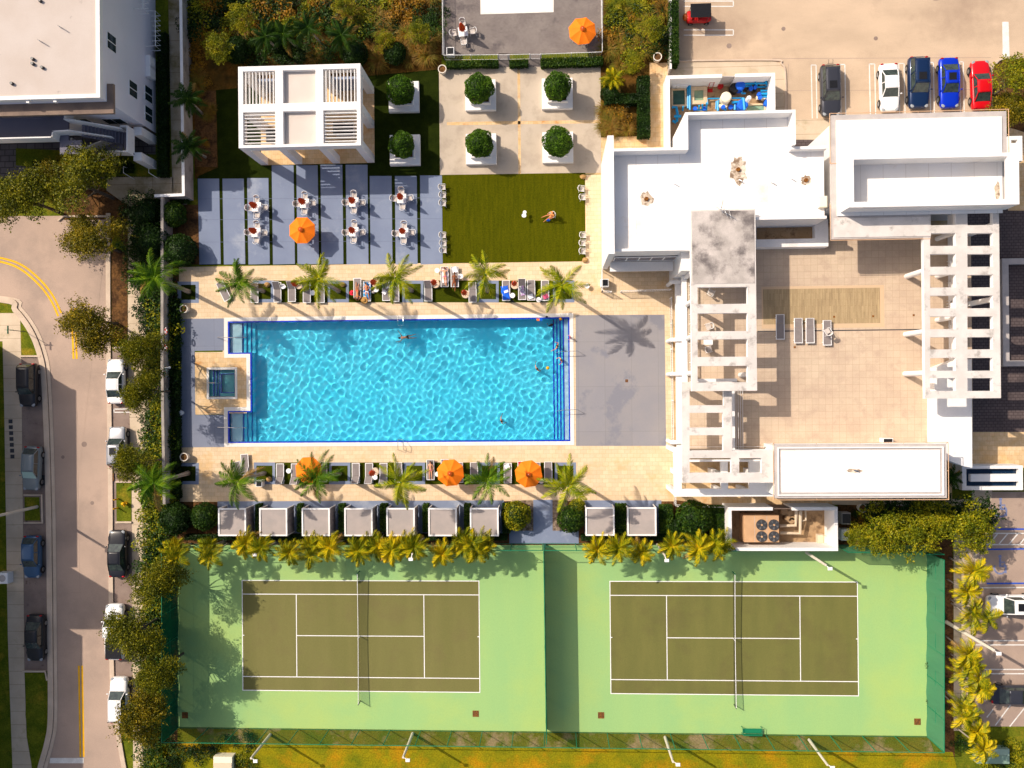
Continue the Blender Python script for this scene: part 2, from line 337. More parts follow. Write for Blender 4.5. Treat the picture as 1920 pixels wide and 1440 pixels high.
M['skin'] = mat('skin_light', A(222,160,122,.9), grain=.03, rough=.6)
M['skin_tan'] = mat('skin_tan', A(204,130,84,.9), grain=.03, rough=.6)
M['skin_brown'] = mat('skin_brown', A(150,84,46,.9), grain=.03, rough=.6)
M['hair_dark'] = mat('dark_hair', (.02, .014, .01, 1), grain=.2, rough=.6)
M['hair_brown'] = mat('brown_hair', (.11, .045, .015, 1), grain=.3, rough=.6)
M['lips'] = mat('lips', (.4, .12, .1, 1), grain=0)
M['cl_pink'] = mat('pink_cloth', (.75, .12, .25, 1), grain=.03)
M['cl_red'] = mat('red_cloth', (.72, .02, .05, 1), grain=.03)
M['cl_blue'] = mat('blue_cloth', (.01, .09, .62, 1), (.01, .14, .72, 1), 5, grain=.05)
M['cl_white'] = mat('white_cloth', (.8, .78, .82, 1), grain=.03)
M['cl_black'] = mat('black_cloth', (.012, .012, .015, 1), grain=.03)
M['cl_orange'] = mat('peach_cloth', (.78, .28, .08, 1), grain=.03)
M['cl_pattern'] = mat('patterned_cloth', (.01, .30, .62, 1), (.75, .75, .7, 1), 5, .5, .58, c3=(.01, .12, .4, 1), sc3=4, lo3=.5, hi3=.56, grain=.05)
M['cl_multi'] = mat('lilac_teal_cloth', (.55, .35, .60, 1), (.05, .55, .45, 1), 4, .5, .56, c3=(.8, .75, .8, 1), sc3=4, lo3=.52, hi3=.56, grain=.05)
M['straw'] = mat('straw', (.48, .26, .07, 1), (.36, .18, .05, 1), 10, grain=.1)
M['rock'] = mat('sandstone', A(200,160,100,.8), A(170,130,80,.8), 3, grain=.15)
M['fscreen'] = glassy('green_windscreen', A(86,150,112,.8), .78, .8, .1)
M['fmesh'] = glassy('green_chain_mesh', A(20,130,90,.8), .10, .8, .1)
M['pane'] = glassy('balustrade_glass', (.5, .6, .6, 1), .25, .05)
# leaves
M['lf_street'] = leafmat('leaf_street_tree', [A(38,50,8), A(78,86,10), A(128,126,16), A(176,160,26)])
M['lf_street2'] = leafmat('leaf_street_tree_orange', [A(38,48,8), A(86,86,10), A(142,126,16), A(192,158,26)])
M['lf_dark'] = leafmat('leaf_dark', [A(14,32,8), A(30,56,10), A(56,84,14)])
M['lf_hedge'] = leafmat('leaf_hedge', [A(20,42,10), A(44,76,12), A(96,118,20)])
M['lf_topiary'] = leafmat('leaf_topiary', [A(34,54,8), A(58,92,10), A(84,122,16), A(116,146,34)])
M['lf_yellow'] = leafmat('leaf_yellow_green', [A(48,66,8), A(100,112,12), A(156,152,16), A(206,180,30)])
M['lf_orange'] = leafmat('leaf_orange', [A(70,60,10), A(130,96,16), A(176,124,22), A(120,112,20)])
M['lf_grassy'] = leafmat('leaf_muhly', [A(110,76,30), A(150,108,40), A(128,116,30), A(90,96,26)])
M['lf_palm'] = leafmat('leaf_palm', [A(30,60,14), A(64,104,14), A(110,142,22), A(156,176,34)], .32, .45)
M['lf_palm2'] = leafmat('leaf_palm_yellow', [A(60,84,12), A(120,140,14), A(180,176,20), A(204,196,34)], .32, .45)
M['lf_areca'] = leafmat('leaf_areca', [A(64,88,10), A(140,144,12), A(212,186,16), A(244,206,34)], .3, .5)
M['lf_areca2'] = leafmat('leaf_areca_green', [A(50,72,10), A(110,124,10), A(186,170,14), A(226,186,20)], .3, .5)
M['lf_palmdark'] = leafmat('leaf_palm_dark', [A(20,44,10), A(44,76,14), A(80,104,22)], .25, .5)
M['lf_agave'] = leafmat('leaf_agave', [A(110,140,120), A(140,164,140), A(170,184,150)], .1)
M['lf_agave_y'] = leafmat('leaf_agave_yellow', [A(110,120,60), A(160,156,80), A(190,176,110)], .1)
M['lf_dead'] = leafmat('leaf_dead_frond', [A(120,92,40), A(160,124,60), A(180,150,80)], .15)
for n_ in ('terrace', 'walk', 'walk_old', 'slate2', 'slate3'):
    for x_ in M[n_].node_tree.nodes:
        if x_.type == 'TEX_BRICK': x_.offset = 0
# ------------------------------------------------------------------ the ground and everything laid on it
POOL = [R(472,604,1066,827), R(430,605,474,661), R(430,773,474,828)]
POOL[0] = (POOL[0][0], POOL[2][1], POOL[0][2], POOL[1][3])
SPA = R(393,694,440,743)
def grow(r, d): return (r[0]-d, r[1]-d, r[2]+d, r[3]+d)
HOLES = [grow(r, .12) for r in POOL] + [grow(SPA, .05)]
grid('ground', [(-700, -700, 700, 700)], HOLES, -.01, M['verge'])
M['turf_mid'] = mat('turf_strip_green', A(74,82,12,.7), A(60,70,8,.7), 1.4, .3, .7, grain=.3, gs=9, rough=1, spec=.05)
M['joint'] = mat('paving_joint', A(120,130,156,.7), grain=.1)
# west street
Lk = arc([(-260,548),(0,562),(30,582),(58,620),(75,662),(83,705),(88,800),(91,900),(93,1000),(95,1200),(96,1340),(90,1390),(72,1460),(60,1560)])
Rk = arc([(204,400),(204,560),(205,700),(208,900),(209,1100),(212,1290),(222,1370),(238,1460),(262,1560)])
road = MB()
pl = [G(x, y) for x, y in [(-260,405),(90,405),(204,403)] + Rk + Lk[::-1]]
road.add([(p.x, p.y, LZ(1)) for p in pl][::-1], [tuple(range(len(pl)))])
tag(road.build('road', M['asphalt']), kind='structure')
sheet('parking_bay', [[(40,668),(83,668),(90,1258),(46,1258)], [(210,655),(246,655),(250,1330),(212,1330)]], 2, M['bay'])
sheet('sidewalk', [[(-60,587),(38,587),(40,668),(46,1258),(50,1380),(62,1450),(24,1450),(15,1200),(8,760),(5,640),(-60,640)]], 3, M['walk'])
sheet('sidewalk', [[(247,870),(282,870),(286,1450),(250,1450)], [(238,384),(276,384),(276,660),(240,660)], [(240,660),(276,660),(281,880),(246,880)]], 4, M['walk'])
sheet('sidewalk', [[(315,-30),(344,-30),(351,384),(324,384)], [(200,330),(325,332),(325,384),(200,384)]], 5, M['walk_old'])
sheet('street_verge', [[(-60,548),(10,560),(45,587),(-60,587)], [(38,587),(52,610),(66,640),(75,668),(40,668)], [(50,1262),(84,1262),(85,1380),(80,1440),(60,1440),(48,1340)],
      [(46,932),(74,932),(76,976),(47,976)], [(218,903),(247,903),(247,978),(219,978)], [(209,404),(240,404),(240,640),(209,640)]], 6, M['verge'])
sheet('mulch', [[(209,470),(239,470),(240,636),(210,636)], [(120,300),(240,386),(240,470),(205,412),(120,412)]], 7, M['mulch'])
strip('kerb', Lk, .55, 8, M['kerb'], hgt=.10)
strip('kerb', Rk, .45, 8, M['kerb'], hgt=.10)
strip('gutter', [(x+9, y-3 if y < 700 else y) for x, y in Lk], .35, 7, M['kerb'])
for q in ([(38,668),(78,668)], [(44,1258),(86,1258),(90,1275)], [(212,652),(246,652)], [(218,903),(248,903)], [(218,979),(248,979)], [(46,928),(80,928),(81,980),(46,980)],
          [(110,414),(120,406),(200,406),(204,414)]):
    strip('kerb', q, .18, 9, M['kerb'], hgt=.12)
for off in (-3, 3):
    strip('road_marking', [(x+off*.9, y-off) for x, y in arc([(-60,480),(0,487),(40,501),(75,530),(98,560),(112,590)])], .2, 2, M['yellow'])
    strip('road_marking', [(137+off, 578), (141+off, 673)], .2, 2, M['yellow'])
    strip('road_marking', [(151+off, 1248), (154+off, 1419)], .2, 2, M['yellow'])
sheet('road_marking', [[(94,1421),(157,1421),(157,1431),(93,1431)]], 2, M['roadwhite'])
for q in ([(214,767),(247,767)], [(214,773),(247,773)], [(214,767),(214,773)]): strip('road_marking', q, .1, 3, M['roadwhite'])
# planting beds, lawns and paving north of the pool
sheet('planting_bed', [[(350,-60),(828,-60),(828,130),(405,170),(410,335),(366,335)], [(1130,-60),(1262,-60),(1262,138),(1250,140),(1250,260),(1124,260)]], 1, M['mulch_orange'])
sheet('planting_bed', [[(282,384),(375,384),(375,496),(335,496),(332,1020),(285,1020),(282,870),(276,660)], [(366,170),(405,170),(407,313),(366,313)]], 1.5, M['mulch'])
sheet('planting_bed', [[(285,1020),(335,1020),(335,1450),(290,1450)], [(285,938),(1270,938),(1370,950),(1370,1022),(285,1022)], [(1570,940),(1785,938),(1790,1420),(1770,1420),(1740,1040),(1570,1040)]], 2, M['mulch'])
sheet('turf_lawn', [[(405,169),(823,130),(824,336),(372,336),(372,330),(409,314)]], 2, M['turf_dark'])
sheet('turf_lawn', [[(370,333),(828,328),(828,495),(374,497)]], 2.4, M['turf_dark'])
sheet('turf_lawn', [[(827,328),(1097,324),(1098,490),(828,494)]], 3.3, M['turf'])
for x0, x1, yt in ((371,411,335),(417,457,335),(463,503,334),(509,550,310),(555,595,310),(600,641,309),(647,688,309),(692,733,330),(739,780,330),(786,827,329)):
    d = (x0-371)*.004
    sheet('paving_slab', [[(x0+d, yt), (x1+d, yt), (x1+3, 495), (x0+3, 496)]], 4, M['slate'])
for y_ in (372, 411, 453):
    strip('paving_joint', [(373, y_+1), (827, y_-1)], .03, 4.4, M['joint'])
sheet('plaza', [[(823,128),(1126,124),(1127,324),(825,328)]], 3, M['plaza'])
sheet('plaza_band', [[(970,126),(975,126),(977,326),(972,326)], [(838,229),(1126,225),(1126,231),(838,235)]], 4, M['trav2'])
sheet('kids_deck', [[(828,-60),(1131,-60),(1131,98),(828,103)], [(935,100),(955,100),(958,126),(932,126)], [(992,100),(1014,100),(1018,126),(990,126)]], 3.4, M['paver_kids'])
sheet('kids_pool_edge', [[(900,-60),(1039,-60),(1038,23),(901,27)]], 4, M['coping'])
sheet('kids_pool', [[(904,-60),(1035,-60),(1034,20),(905,23)]], 5, mat('pale_pool_water', (.62,.72,.80,1), grain=0, rough=.1))
sheet('path', [[(1218,118),(1252,118),(1252,275),(1127,275),(1127,258),(1218,255)]], 4, M['trav2'])
# travertine deck with the pool cut out of it
T = [R(336,496,1100,598), R(1076,596,1262,940), R(336,834,1100,940), R(418,596,1080,836), R(366,660,474,777), R(1098,326,1262,600)]
T[0] = (T[0][0], T[3][3]-.05, T[0][2], G(700,495).y)
grid('pool_deck', T, HOLES, LZ(3), M['trav'])
sheet('deck_panel', [[(333,598),(420,597),(420,657),(365,658),(367,778),(421,778),(422,838),(334,839)]], 4, M['slate3'])
sheet('deck_panel', [[(1079,591),(1246,590),(1249,836),(1080,836)]], 4, M['slate2'])
for r, holes in ((grow((POOL[0][0]-2.15, POOL[0][1], POOL[0][2], POOL[0][3]), 0), 0),): pass
cop_out = [grow(r, .52) for r in POOL]
notch = (POOL[1][0]-.6, POOL[2][3]+.52, POOL[0][0]-.52, POOL[1][1]-.52)
grid('pool_coping', cop_out, [grow(r, .14) for r in POOL], .05, M['coping'])
spa_r = R(366,660,474,777)
grid('spa_deck', [(spa_r[0], spa_r[1]+.1, POOL[0][0]-.52, spa_r[3]-.1)], [grow(SPA, .18)], LZ(4.5), M['trav2'])
grid('spa_coping', [grow(SPA, .28)], [grow(SPA, .04)], .045, M['coping'])
# south row of the pool deck and the north one: turf with palm squares
def bandrow(y0, y1, x0, x1, squares):
    sheet('turf_strip', [[(x0,y0),(x1,y0),(x1,y1),(x0,y1)]], 4, M['turf_mid'])
    for a, b in squares:
        sheet('palm_square', [[(a,y0),(b,y0),(b,y1),(a,y1)]], 5, M['slate'])
        sheet('palm_square_turf', [[(a+5,y0+6),(b-5,y0+6),(b-5,y1-6),(a+5,y1-6)]], 6, M['turf_mid'])
bandrow(526, 567, 513, 1077, [(474,513),(614,654),(754,794),(895,935),(1037,1077)])
bandrow(867, 908, 516, 1080, [(476,516),(617,657),(757,797),(898,937),(1040,1080)])
for y in (528, 868):
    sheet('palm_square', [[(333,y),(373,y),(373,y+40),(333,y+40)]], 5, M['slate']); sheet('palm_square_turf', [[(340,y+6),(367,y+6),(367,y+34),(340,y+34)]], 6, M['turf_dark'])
sheet('cabana_floor', [[(408,940),(945,938),(945,1000),(408,1000)], [(1096,938),(1240,938),(1240,1000),(1096,1000)]], 3.4, M['slate'])
sheet('path', [[(1000,937),(1036,937),(1036,995),(1085,995),(1085,1020),(955,1020),(955,995),(1000,995)]], 5, M['slate'])
sheet('gravel_bed', [[(960,938),(1000,938),(1000,995),(945,995),(945,960)], [(1036,938),(1064,938),(1064,995),(1036,995)]], 4, M['gravel'])
sheet('plaza', [[(1098,240),(1262,240),(1262,326),(1098,326)], [(1262,232),(1785,232),(1785,946),(1262,946)]], .5, M['trav2'])
sheet('gravel_bed', [[(1480,262),(1560,262),(1560,290),(1480,290)]], 4, M['paver'])
# tennis courts
sheet('court_surface', [[(333,1022),(1738,1022),(1738,1380),(333,1363)]], 3, M['court'])
sheet('mown_strip', [[(333,1362),(1740,1379),(1770,1460),(290,1460),(290,1392),(333,1392)]], 2.5, M['verge_brown'])
sheet('lawn', [[(282,1392),(1786,1410),(1810,1500),(282,1500)]], 3, M['lawn'])
def court(x0, y0, m):
    L_, W_ = 23.77, 10.97; z = LZ(4); w = .055
    grid('court_playing_area', [(x0, y0-W_, x0+L_, y0)], [], z, m)
    b = MB(); z += .006
    def ln(xa, ya, xb, yb, w=.04):
        b.quad((xa-w, ya-w, z), (xb+w, ya-w, z), (xb+w, yb+w, z), (xa-w, yb+w, z))
    ln(x0, y0-W_, x0, y0); ln(x0+L_, y0-W_, x0+L_, y0)
    z += .001; ln(x0, y0, x0+L_, y0); ln(x0, y0-W_, x0+L_, y0-W_); ln(x0, y0-1.37, x0+L_, y0-1.37); ln(x0, y0-W_+1.37, x0+L_, y0-W_+1.37)
    z += .001; ln(x0+5.485, y0-W_+1.37, x0+5.485, y0-1.37); ln(x0+L_-5.485, y0-W_+1.37, x0+L_-5.485, y0-1.37)
    z += .001; ln(x0+5.485, y0-W_/2, x0+L_-5.485, y0-W_/2); ln(x0, y0-W_/2, x0+.15, y0-W_/2); ln(x0+L_-.15, y0-W_/2, x0+L_, y0-W_/2)
    tag(b.build('court_lines', M['white']), kind='structure')
C1 = (-31.123, -19.072); C2 = (5.505, -19.062)
court(C1[0], C1[1], M['court_in']); court(C2[0], C2[1], M['court_in2'])
# north-east car park, east yard and east car park
sheet('parking_lot', [[(1262,-80),(2300,-80),(2300,230),(1262,232)]], 1, M['asphalt_lot'])
sheet('sidewalk', [[(1252,118),(1262,116),(1448,114),(1462,119),(1470,130),(1472,150),(1472,226),(1252,226)], [(1472,224),(1560,224),(1560,262),(1472,262)]], 3, M['walk'])
strip('kerb', arc([(1262,115),(1446,113),(1464,120),(1472,140),(1472,224)], 4), .15, 4, M['kerb'], hgt=.12)
def slot(x0, x1, y0, y1, t=.1):
    for q in ([(x0,y0),(x1,y0)], [(x0,y0),(x0+2,y1)], [(x1,y0),(x1+2,y1)]): strip('parking_line', q, t, 2, M['roadwhite'])
for x0, x1, y0 in ((1521,1530,122),(1575,1584,121),(1630,1640,120),(1685,1695,119),(1743,1750,117),(1799,1806,116)): slot(x0, x1, y0, 222)
for y0, y1 in ((2,12), (56,66)):
    for q in ([(1282,y0),(1375,y0)], [(1282,y1),(1375,y1)], [(1375,y0),(1375,y1)]): strip('parking_line', q, .1, 2, M['roadwhite'])
sheet('road_marking', [[(1879,41),(1891,41),(1893,108),(1880,108)]], 2, M['roadwhite'])
sheet('mulch', [[(1862,125),(1880,112),(1960,108),(1960,260),(1862,230)]], 3, M['mulch'])
strip('kerb', arc([(1858,240),(1858,140),(1866,120),(1885,110),(1960,108)], 4), .18, 3, M['kerb'], hgt=.12)
for px, py, r_ in ((158,833,.28),(173,943,.2),(1367,86,.25),(1469,54,.2),(1642,72,.2),(118,857,.18)):
    c = G(px, py); tag(MB().cyl(c.x, c.y, LZ(1)-.01, LZ(2), r_, r_, 16).build('manhole_cover', M['bay']), kind='structure')
for q in ([(1448,110),(1858,108)], [(1475,170),(1860,168)], [(1262,55),(1340,56)], [(1478,120),(1476,222)]): strip('asphalt_seam', q, .05, 1.6, M['asphalt_e'])
for q in ([(88,860),(205,862)], [(92,1110),(208,1112)], [(93,1180),(210,1181)], [(145,770),(152,1250)], [(88,700),(204,702)]): strip('asphalt_seam', q, .04, 1.6, M['asphalt_e'])
sheet('paver_court', [[(1780,250),(2100,250),(2100,812),(1780,812)]], 1, M['paver'])
sheet('path', [[(1890,240),(1990,240),(1990,395),(1890,395)], [(1780,810),(2100,810),(2100,877),(1780,877)]], 2, M['trav2'])
sheet('sidewalk', [[(1560,936),(1825,936),(1825,918),(1860,918),(1860,930),(1825,1070),(1812,1370),(1788,1370),(1788,1000),(1786,950),(1560,946)]], 3, M['walk'])
sheet('parking_lot', [[(1822,922),(2100,922),(2100,1362),(1822,1362)]], 2, M['asphalt_e'])
strip('kerb', [(1823,930),(1824,1365)], .15, 4, M['kerb'], hgt=.12)
for q in ([(1857,992),(2000,992)], [(1852,1030),(2000,1028)], [(1850,1094),(2000,1093)]): strip('parking_line', q, .14, 4, M['bluepaint'])
for q in ([(1822,1000),(2000,1000)], [(1822,1021),(2000,1021)], [(1872,1021),(1889,1001)], [(1891,1021),(1908,1001)], [(1911,1021),(1928,1001)], [(1835,1021),(1852,1001)], [(1854,1021),(1870,1001)],
          [(1824,1102),(2000,1101)], [(1824,1201),(2000,1201)], [(1824,1209),(2000,1209)], [(1824,1255),(2000,1255)], [(1824,1263),(2000,1263)],
          [(1866,1360),(1897,1318)], [(1893,1362),(1925,1322)], [(1850,1345),(1862,1330)]): strip('parking_line', q, .11, 4, M['roadwhite'])
def ada(px, py):
    b = MB(); c = G(px, py); z = LZ(4); n = 20
    for k in range(14):                                      # wheel
        a0, a1 = PI*.85+k*.32, PI*.85+(k+1)*.32
        b.quad((c.x+.62*math.cos(a0), c.y+.62*math.sin(a0), z), (c.x+.62*math.cos(a1), c.y+.62*math.sin(a1), z), (c.x+.46*math.cos(a1), c.y+.46*math.sin(a1), z), (c.x+.46*math.cos(a0), c.y+.46*math.sin(a0), z))
    for xa, ya, xb, yb in ((-.1,.1,.1,.95), (.1,.1,.6,.25), (.45,-.5,.6,.1), (.1,.5,.45,.62)):
        b.quad((c.x+xa, c.y+ya, z+.001), (c.x+xb, c.y+ya, z+.001), (c.x+xb, c.y+yb, z+.001), (c.x+xa, c.y+yb, z+.001))
    for k in range(8):
        a0, a1 = k*PI/4, (k+1)*PI/4
        b.add([(c.x, c.y+1.12, z+.001), (c.x+.16*math.cos(a0), c.y+1.12+.16*math.sin(a0), z+.001), (c.x+.16*math.cos(a1), c.y+1.12+.16*math.sin(a1), z+.001)], [(0, 1, 2)])
    tag(b.build('wheelchair_symbol', M['bluefaded']), kind='structure')
ada(1876, 958); ada(1875, 1065)
sheet('apartment_yard', [[(-60,240),(300,250),(297,335),(-60,335)]], 4, M['paver_apt'])
sheet('apartment_yard_lawn', [[(30,278),(292,290),(292,-60),(314,-60),(322,332),(200,332),(30,310)]], 5, M['verge'])
# ------------------------------------------------------------------ swimming pool and spa
def basin(name, rects, z1, z0, m, parent=None):
    b = MB(); xs = sorted({v for r in rects for v in (r[0], r[2])}); ys = sorted({v for r in rects for v in (r[1], r[3])})
    nx, ny = len(xs)-1, len(ys)-1
    inn = lambda i, j: 0 <= i < nx and 0 <= j < ny and any(r[0] < (xs[i]+xs[i+1])/2 < r[2] and r[1] < (ys[j]+ys[j+1])/2 < r[3] for r in rects)
    for i in range(nx):
        for j in range(ny):
            if not inn(i, j): continue
            x0, x1, y0, y1 = xs[i], xs[i+1], ys[j], ys[j+1]
            if not inn(i-1, j): b.quad((x0,y0,z0),(x0,y1,z0),(x0,y1,z1),(x0,y0,z1))
            if not inn(i+1, j): b.quad((x1,y1,z0),(x1,y0,z0),(x1,y0,z1),(x1,y1,z1))
            if not inn(i, j-1): b.quad((x1,y0,z0),(x0,y0,z0),(x0,y0,z1),(x1,y0,z1))
            if not inn(i, j+1): b.quad((x0,y1,z0),(x1,y1,z0),(x1,y1,z1),(x0,y1,z1))
    return tag(b.build(name, m), kind='structure')
recv = []
WZ = -.10
gt = [grow(r, .15) for r in POOL]
recv.append(grid('pool_tile_band', gt, POOL, .03, M['tile_blue']))
recv.append(basin('pool_tile_band', POOL, .03, -.28, M['tile_blue']))
recv.append(basin('pool_basin', POOL, -.28, -1.5, M['plaster']))
recv.append(grid('pool_basin', POOL, [], -1.45, M['plaster']))
def tread(px0, px1, r, z):
    b = MB(); x0 = G(px0, 700).x; x1 = G(px1, 700).x; b.box(x0, r[1]+.004, x1, r[3]-.004, -1.44, z)
    recv.append(tag(b.build('pool_step', M['plaster_pale'] if z > -.4 else M['plaster']), kind='structure'))
def nose(px, r, z):
    b = MB(); x = G(px, 700).x; b.box(x-.07, r[1]+.01, x+.07, r[3]-.01, z-.02, z+.012)
    recv.append(tag(b.build('step_edge', M['tile_blue']), kind='structure'))
for r in POOL[1:]:
    tread(431,452,r,-.34); tread(452,459,r,-.6); tread(459,466,r,-.85); tread(466,473.4,r,-1.1)
    for px, z in ((453,-.6),(459,-.85),(466,-1.1)): nose(px, r, z)
r = POOL[0]; re = (r[0], r[1], r[2], r[3])
for a, b_, z in ((1057,1066,-.34),(1051,1057,-.55),(1045,1051,-.8),(1038.5,1045,-1.05)): tread(a, b_, re, z); nose(a, re, z)
def water(name, rects, z, step, amp, seed, lam=(.45, 1.35), n=46):
    rng = np.random.default_rng(seed)
    x0, y0, x1, y1 = min(r[0] for r in rects), min(r[1] for r in rects), max(r[2] for r in rects), max(r[3] for r in rects)
    X, Y = np.meshgrid(np.arange(x0, x1+step, step), np.arange(y0, y1+step, step)); Z = np.zeros_like(X)
    Xw = X+.1*np.sin(Y*.9+1); Yw = Y+.1*np.sin(X*.8)
    for k in range(n):
        l = rng.uniform(*lam); a = rng.uniform(0, 2*PI)
        Z += amp*l*l*np.sin(2*PI/l*(Xw*math.cos(a)+Yw*math.sin(a))+rng.uniform(0, 6.3))
    X = np.minimum(X, x1); Y = np.minimum(Y, y1)
    ny, nx = X.shape; v = np.stack([X, Y, Z+z], -1).reshape(-1, 3)
    cx = (X[:-1, :-1]+X[1:, 1:])/2; cy = (Y[:-1, :-1]+Y[1:, 1:])/2; keep = np.zeros_like(cx, bool)
    for r in rects: keep |= (cx > r[0]) & (cx < r[2]) & (cy > r[1]) & (cy < r[3])
    J, I = np.nonzero(keep); f = np.stack([J*nx+I, J*nx+I+1, (J+1)*nx+I+1, (J+1)*nx+I], -1)
    used = np.unique(f); mp = -np.ones(len(v), int); mp[used] = np.arange(len(used)); f = mp[f]; v = v[used]
    me = bpy.data.meshes.new(name); me.vertices.add(len(v)); me.vertices.foreach_set('co', v.ravel())
    me.loops.add(f.size); me.loops.foreach_set('vertex_index', f.ravel().astype(np.int32)); me.polygons.add(len(f))
    me.polygons.foreach_set('loop_start', np.arange(0, f.size, 4, dtype=np.int32)); me.polygons.foreach_set('loop_total', np.full(len(f), 4, np.int32))
    me.polygons.foreach_set('use_smooth', np.ones(len(f), bool)); me.update(calc_edges=True)
    me.materials.append(WATER); o = bpy.data.objects.new(name, me); COL.objects.link(o); o.cycles.is_caustics_caster = True
    return tag(o, kind='structure')
WATER = bpy.data.materials.new('water'); WATER.use_nodes = True; _t = WATER.node_tree; _t.nodes.clear()
_g = _t.nodes.new('ShaderNodeBsdfGlass'); _g.inputs['IOR'].default_value = 1.33; _g.inputs['Roughness'].default_value = 0
_o = _t.nodes.new('ShaderNodeOutputMaterial'); _t.links.new(_g.outputs[0], _o.inputs[0])
water('pool_water', POOL, WZ, .05, .0040, 4, lam=(.36,.92), n=60)
recv.append(basin('spa_basin', [SPA], .045, -.9, M['spa_in'])); recv.append(grid('spa_basin', [SPA], [], -.9, M['spa_in']))
sb = MB()
for a, c, z in ((393,399,-.25),(399,404,-.42),(404,409,-.6)):
    q = R(a,694,c,743); sb.box(q[0]+.003, q[1]+.003, q[2]-.001, q[3]-.003, -.89, z)
q = R(409,698,440,743); i = R(412,701,437,736)
for w in ((q[0],q[1],q[2],i[1]),(q[0],i[3],q[2],SPA[3]),(q[0],i[1],i[0],i[3]),(i[2],i[1],q[2],i[3])): sb.box(w[0]+.003, w[1]+.003, w[2]-.004, w[3]-.004, -.89, -.5)
recv.append(tag(sb.build('spa_step', M['spa_in']), kind='structure'))
sb = MB()
for a in (399,404,409): q = R(a-.8,694,a+.8,743); sb.box(q[0], q[1]+.01, q[2], q[3]-.01, -.5, {399:-.24,404:-.41,409:-.49}[a])
for w in ((412,700,437,701.5),(412,735.5,437,737),(411,700,412.5,737),(436.5,700,438,737)): q = R(*w); sb.box(q[0], q[1], q[2], q[3], -.6, -.485)
recv.append(tag(sb.build('step_edge', M['tile_blue']), kind='structure'))
water('spa_water', [SPA], WZ+.03, .05, .0018, 9)
for o in recv: o.cycles.is_caustics_receiver = True

# ------------------------------------------------------------------ fences and walls
def fence(name, label, cat, pts, h, screen, frame, every=3.0, rr=.04, group=None, mid=True, top=None):
    P3 = [G(x, y) for x, y in pts]; root = thing(name, label, cat, P3[0], group)
    rails = MB(); sc_ = MB()
    for a, b in zip(P3[:-1], P3[1:]):
        L_ = (b-a).length; n = max(1, round(L_/every))
        for k in range(n+1):
            if k == n and b is not P3[-1]: continue
            p = a.lerp(b, k/n); MB().tube([(p.x, p.y, 0), (p.x, p.y, h)], rr*1.1, 6).build('post', frame, root)
        for z in ([h] + ([h/2] if mid else []) + [.08]): rails.tube([(a.x, a.y, z), (b.x, b.y, z)], rr if z == h else rr*.6, 6)
        m_ = max(1, int(L_/.7)); s = 0
        nrm = Vector((-(b-a).y, (b-a).x, 0)).normalized()
        for k in range(m_):
            A_, B_ = a.lerp(b, k/m_), a.lerp(b, (k+1)/m_)
            o0, o1 = nrm*(.07*math.sin(k*1.3)+.04), nrm*(.07*math.sin((k+1)*1.3)+.04)
            if not screen: break
            sc_.quad((A_.x+o0.x, A_.y+o0.y, .06), (B_.x+o1.x, B_.y+o1.y, .06), (B_.x, B_.y, h-.02), (A_.x, A_.y, h-.02))
    rails.build('rail', frame, root)
    if screen: sc_.build('screen', screen, root)
    return root
CF = 'green fences round the tennis courts'
fence('court_fence', 'long green windscreened fence along the west edge of the tennis courts, beside the street trees', 'fence', [(334,1022),(334,1363)], 3.5, glassy('green_windscreen_west', A(10,90,60,.8), .93, .8, .1), M['green_frame'], group=CF)
fence('court_fence', 'green wire fence along the south edge of the tennis courts with light poles behind it', 'fence', [(335,1364),(1738,1381)], 3.5, M['fmesh'], M['green_frame'], group=CF, mid=False)
fence('court_fence', 'green windscreened fence along the east edge of the tennis courts beside the yellow palms', 'fence', [(1738,1380),(1738,1036)], 3.5, M['fscreen'], M['green_frame'], group=CF)
fence('court_fence', 'green fence that divides the two tennis courts, with a windscreen hung on it', 'fence', [(1025,1366),(1020,1019)], 3.5, glassy('green_windscreen_dense', A(10,90,60,.8), .93, .8, .1), M['green_frame'], group=CF)
fence('court_fence', 'green wire fence along the north edge of the left tennis court behind the small palms', 'fence', [(336,1020),(1018,1019)], 3.5, M['fmesh'], M['green_frame'], group=CF)
fence('court_fence', 'green wire fence along the north edge of the right tennis court', 'fence', [(1022,1019),(1366,1020)], 3.5, M['fmesh'], M['green_frame'], group=CF)
fence('court_fence', 'short green fence at the north-east corner of the right tennis court under the big trees', 'fence', [(1566,1022),(1738,1026)], 3.5, M['fscreen'], M['green_frame'], group=CF)
M['picket'] = glassy('white_pickets', (.8,.8,.8,1), .35, .5)
def picket(name, label, pts, h=1.25, group='white railings'):
    P3 = [G(x, y) for x, y in pts]; root = thing(name, label, 'fence', P3[0], group); b = MB(); rl = MB()
    for a, c in zip(P3[:-1], P3[1:]):
        n = max(2, int((c-a).length/.16))
        for k in range(n): p = a.lerp(c, (k+.5)/n); b.box(p.x-.012, p.y-.012, p.x+.012, p.y+.012, .05, h)
        for z in (.1, h): rl.tube([(a.x, a.y, z), (c.x, c.y, z)], .03 if z == h else .02, 4)
        m_ = max(1, round((c-a).length/2.4))
        for k in range(m_+1): p = a.lerp(c, k/m_); MB().box(p.x-.035, p.y-.035, p.x+.035, p.y+.035, 0, h+.04).build('post', M['wframe'], root)
    tag(b.build('pickets', M['wframe'], root)); rl.build('rail', M['wframe'], root); return root
picket('railing', 'white picket railing round the small deck with the pale kids pool', [(832,-30),(834,113),(935,112)])
picket('railing', 'white picket railing between the two gates of the small grey deck', [(954,112),(994,111)])
picket('railing', 'white picket railing at the right of the small grey deck, beside the open orange parasol', [(1014,111),(1128,107),(1127,-30)])
picket('railing', 'white railing left of the black topped bin beside the clubhouse porch', [(1128,508),(1128,548),(1145,549)])
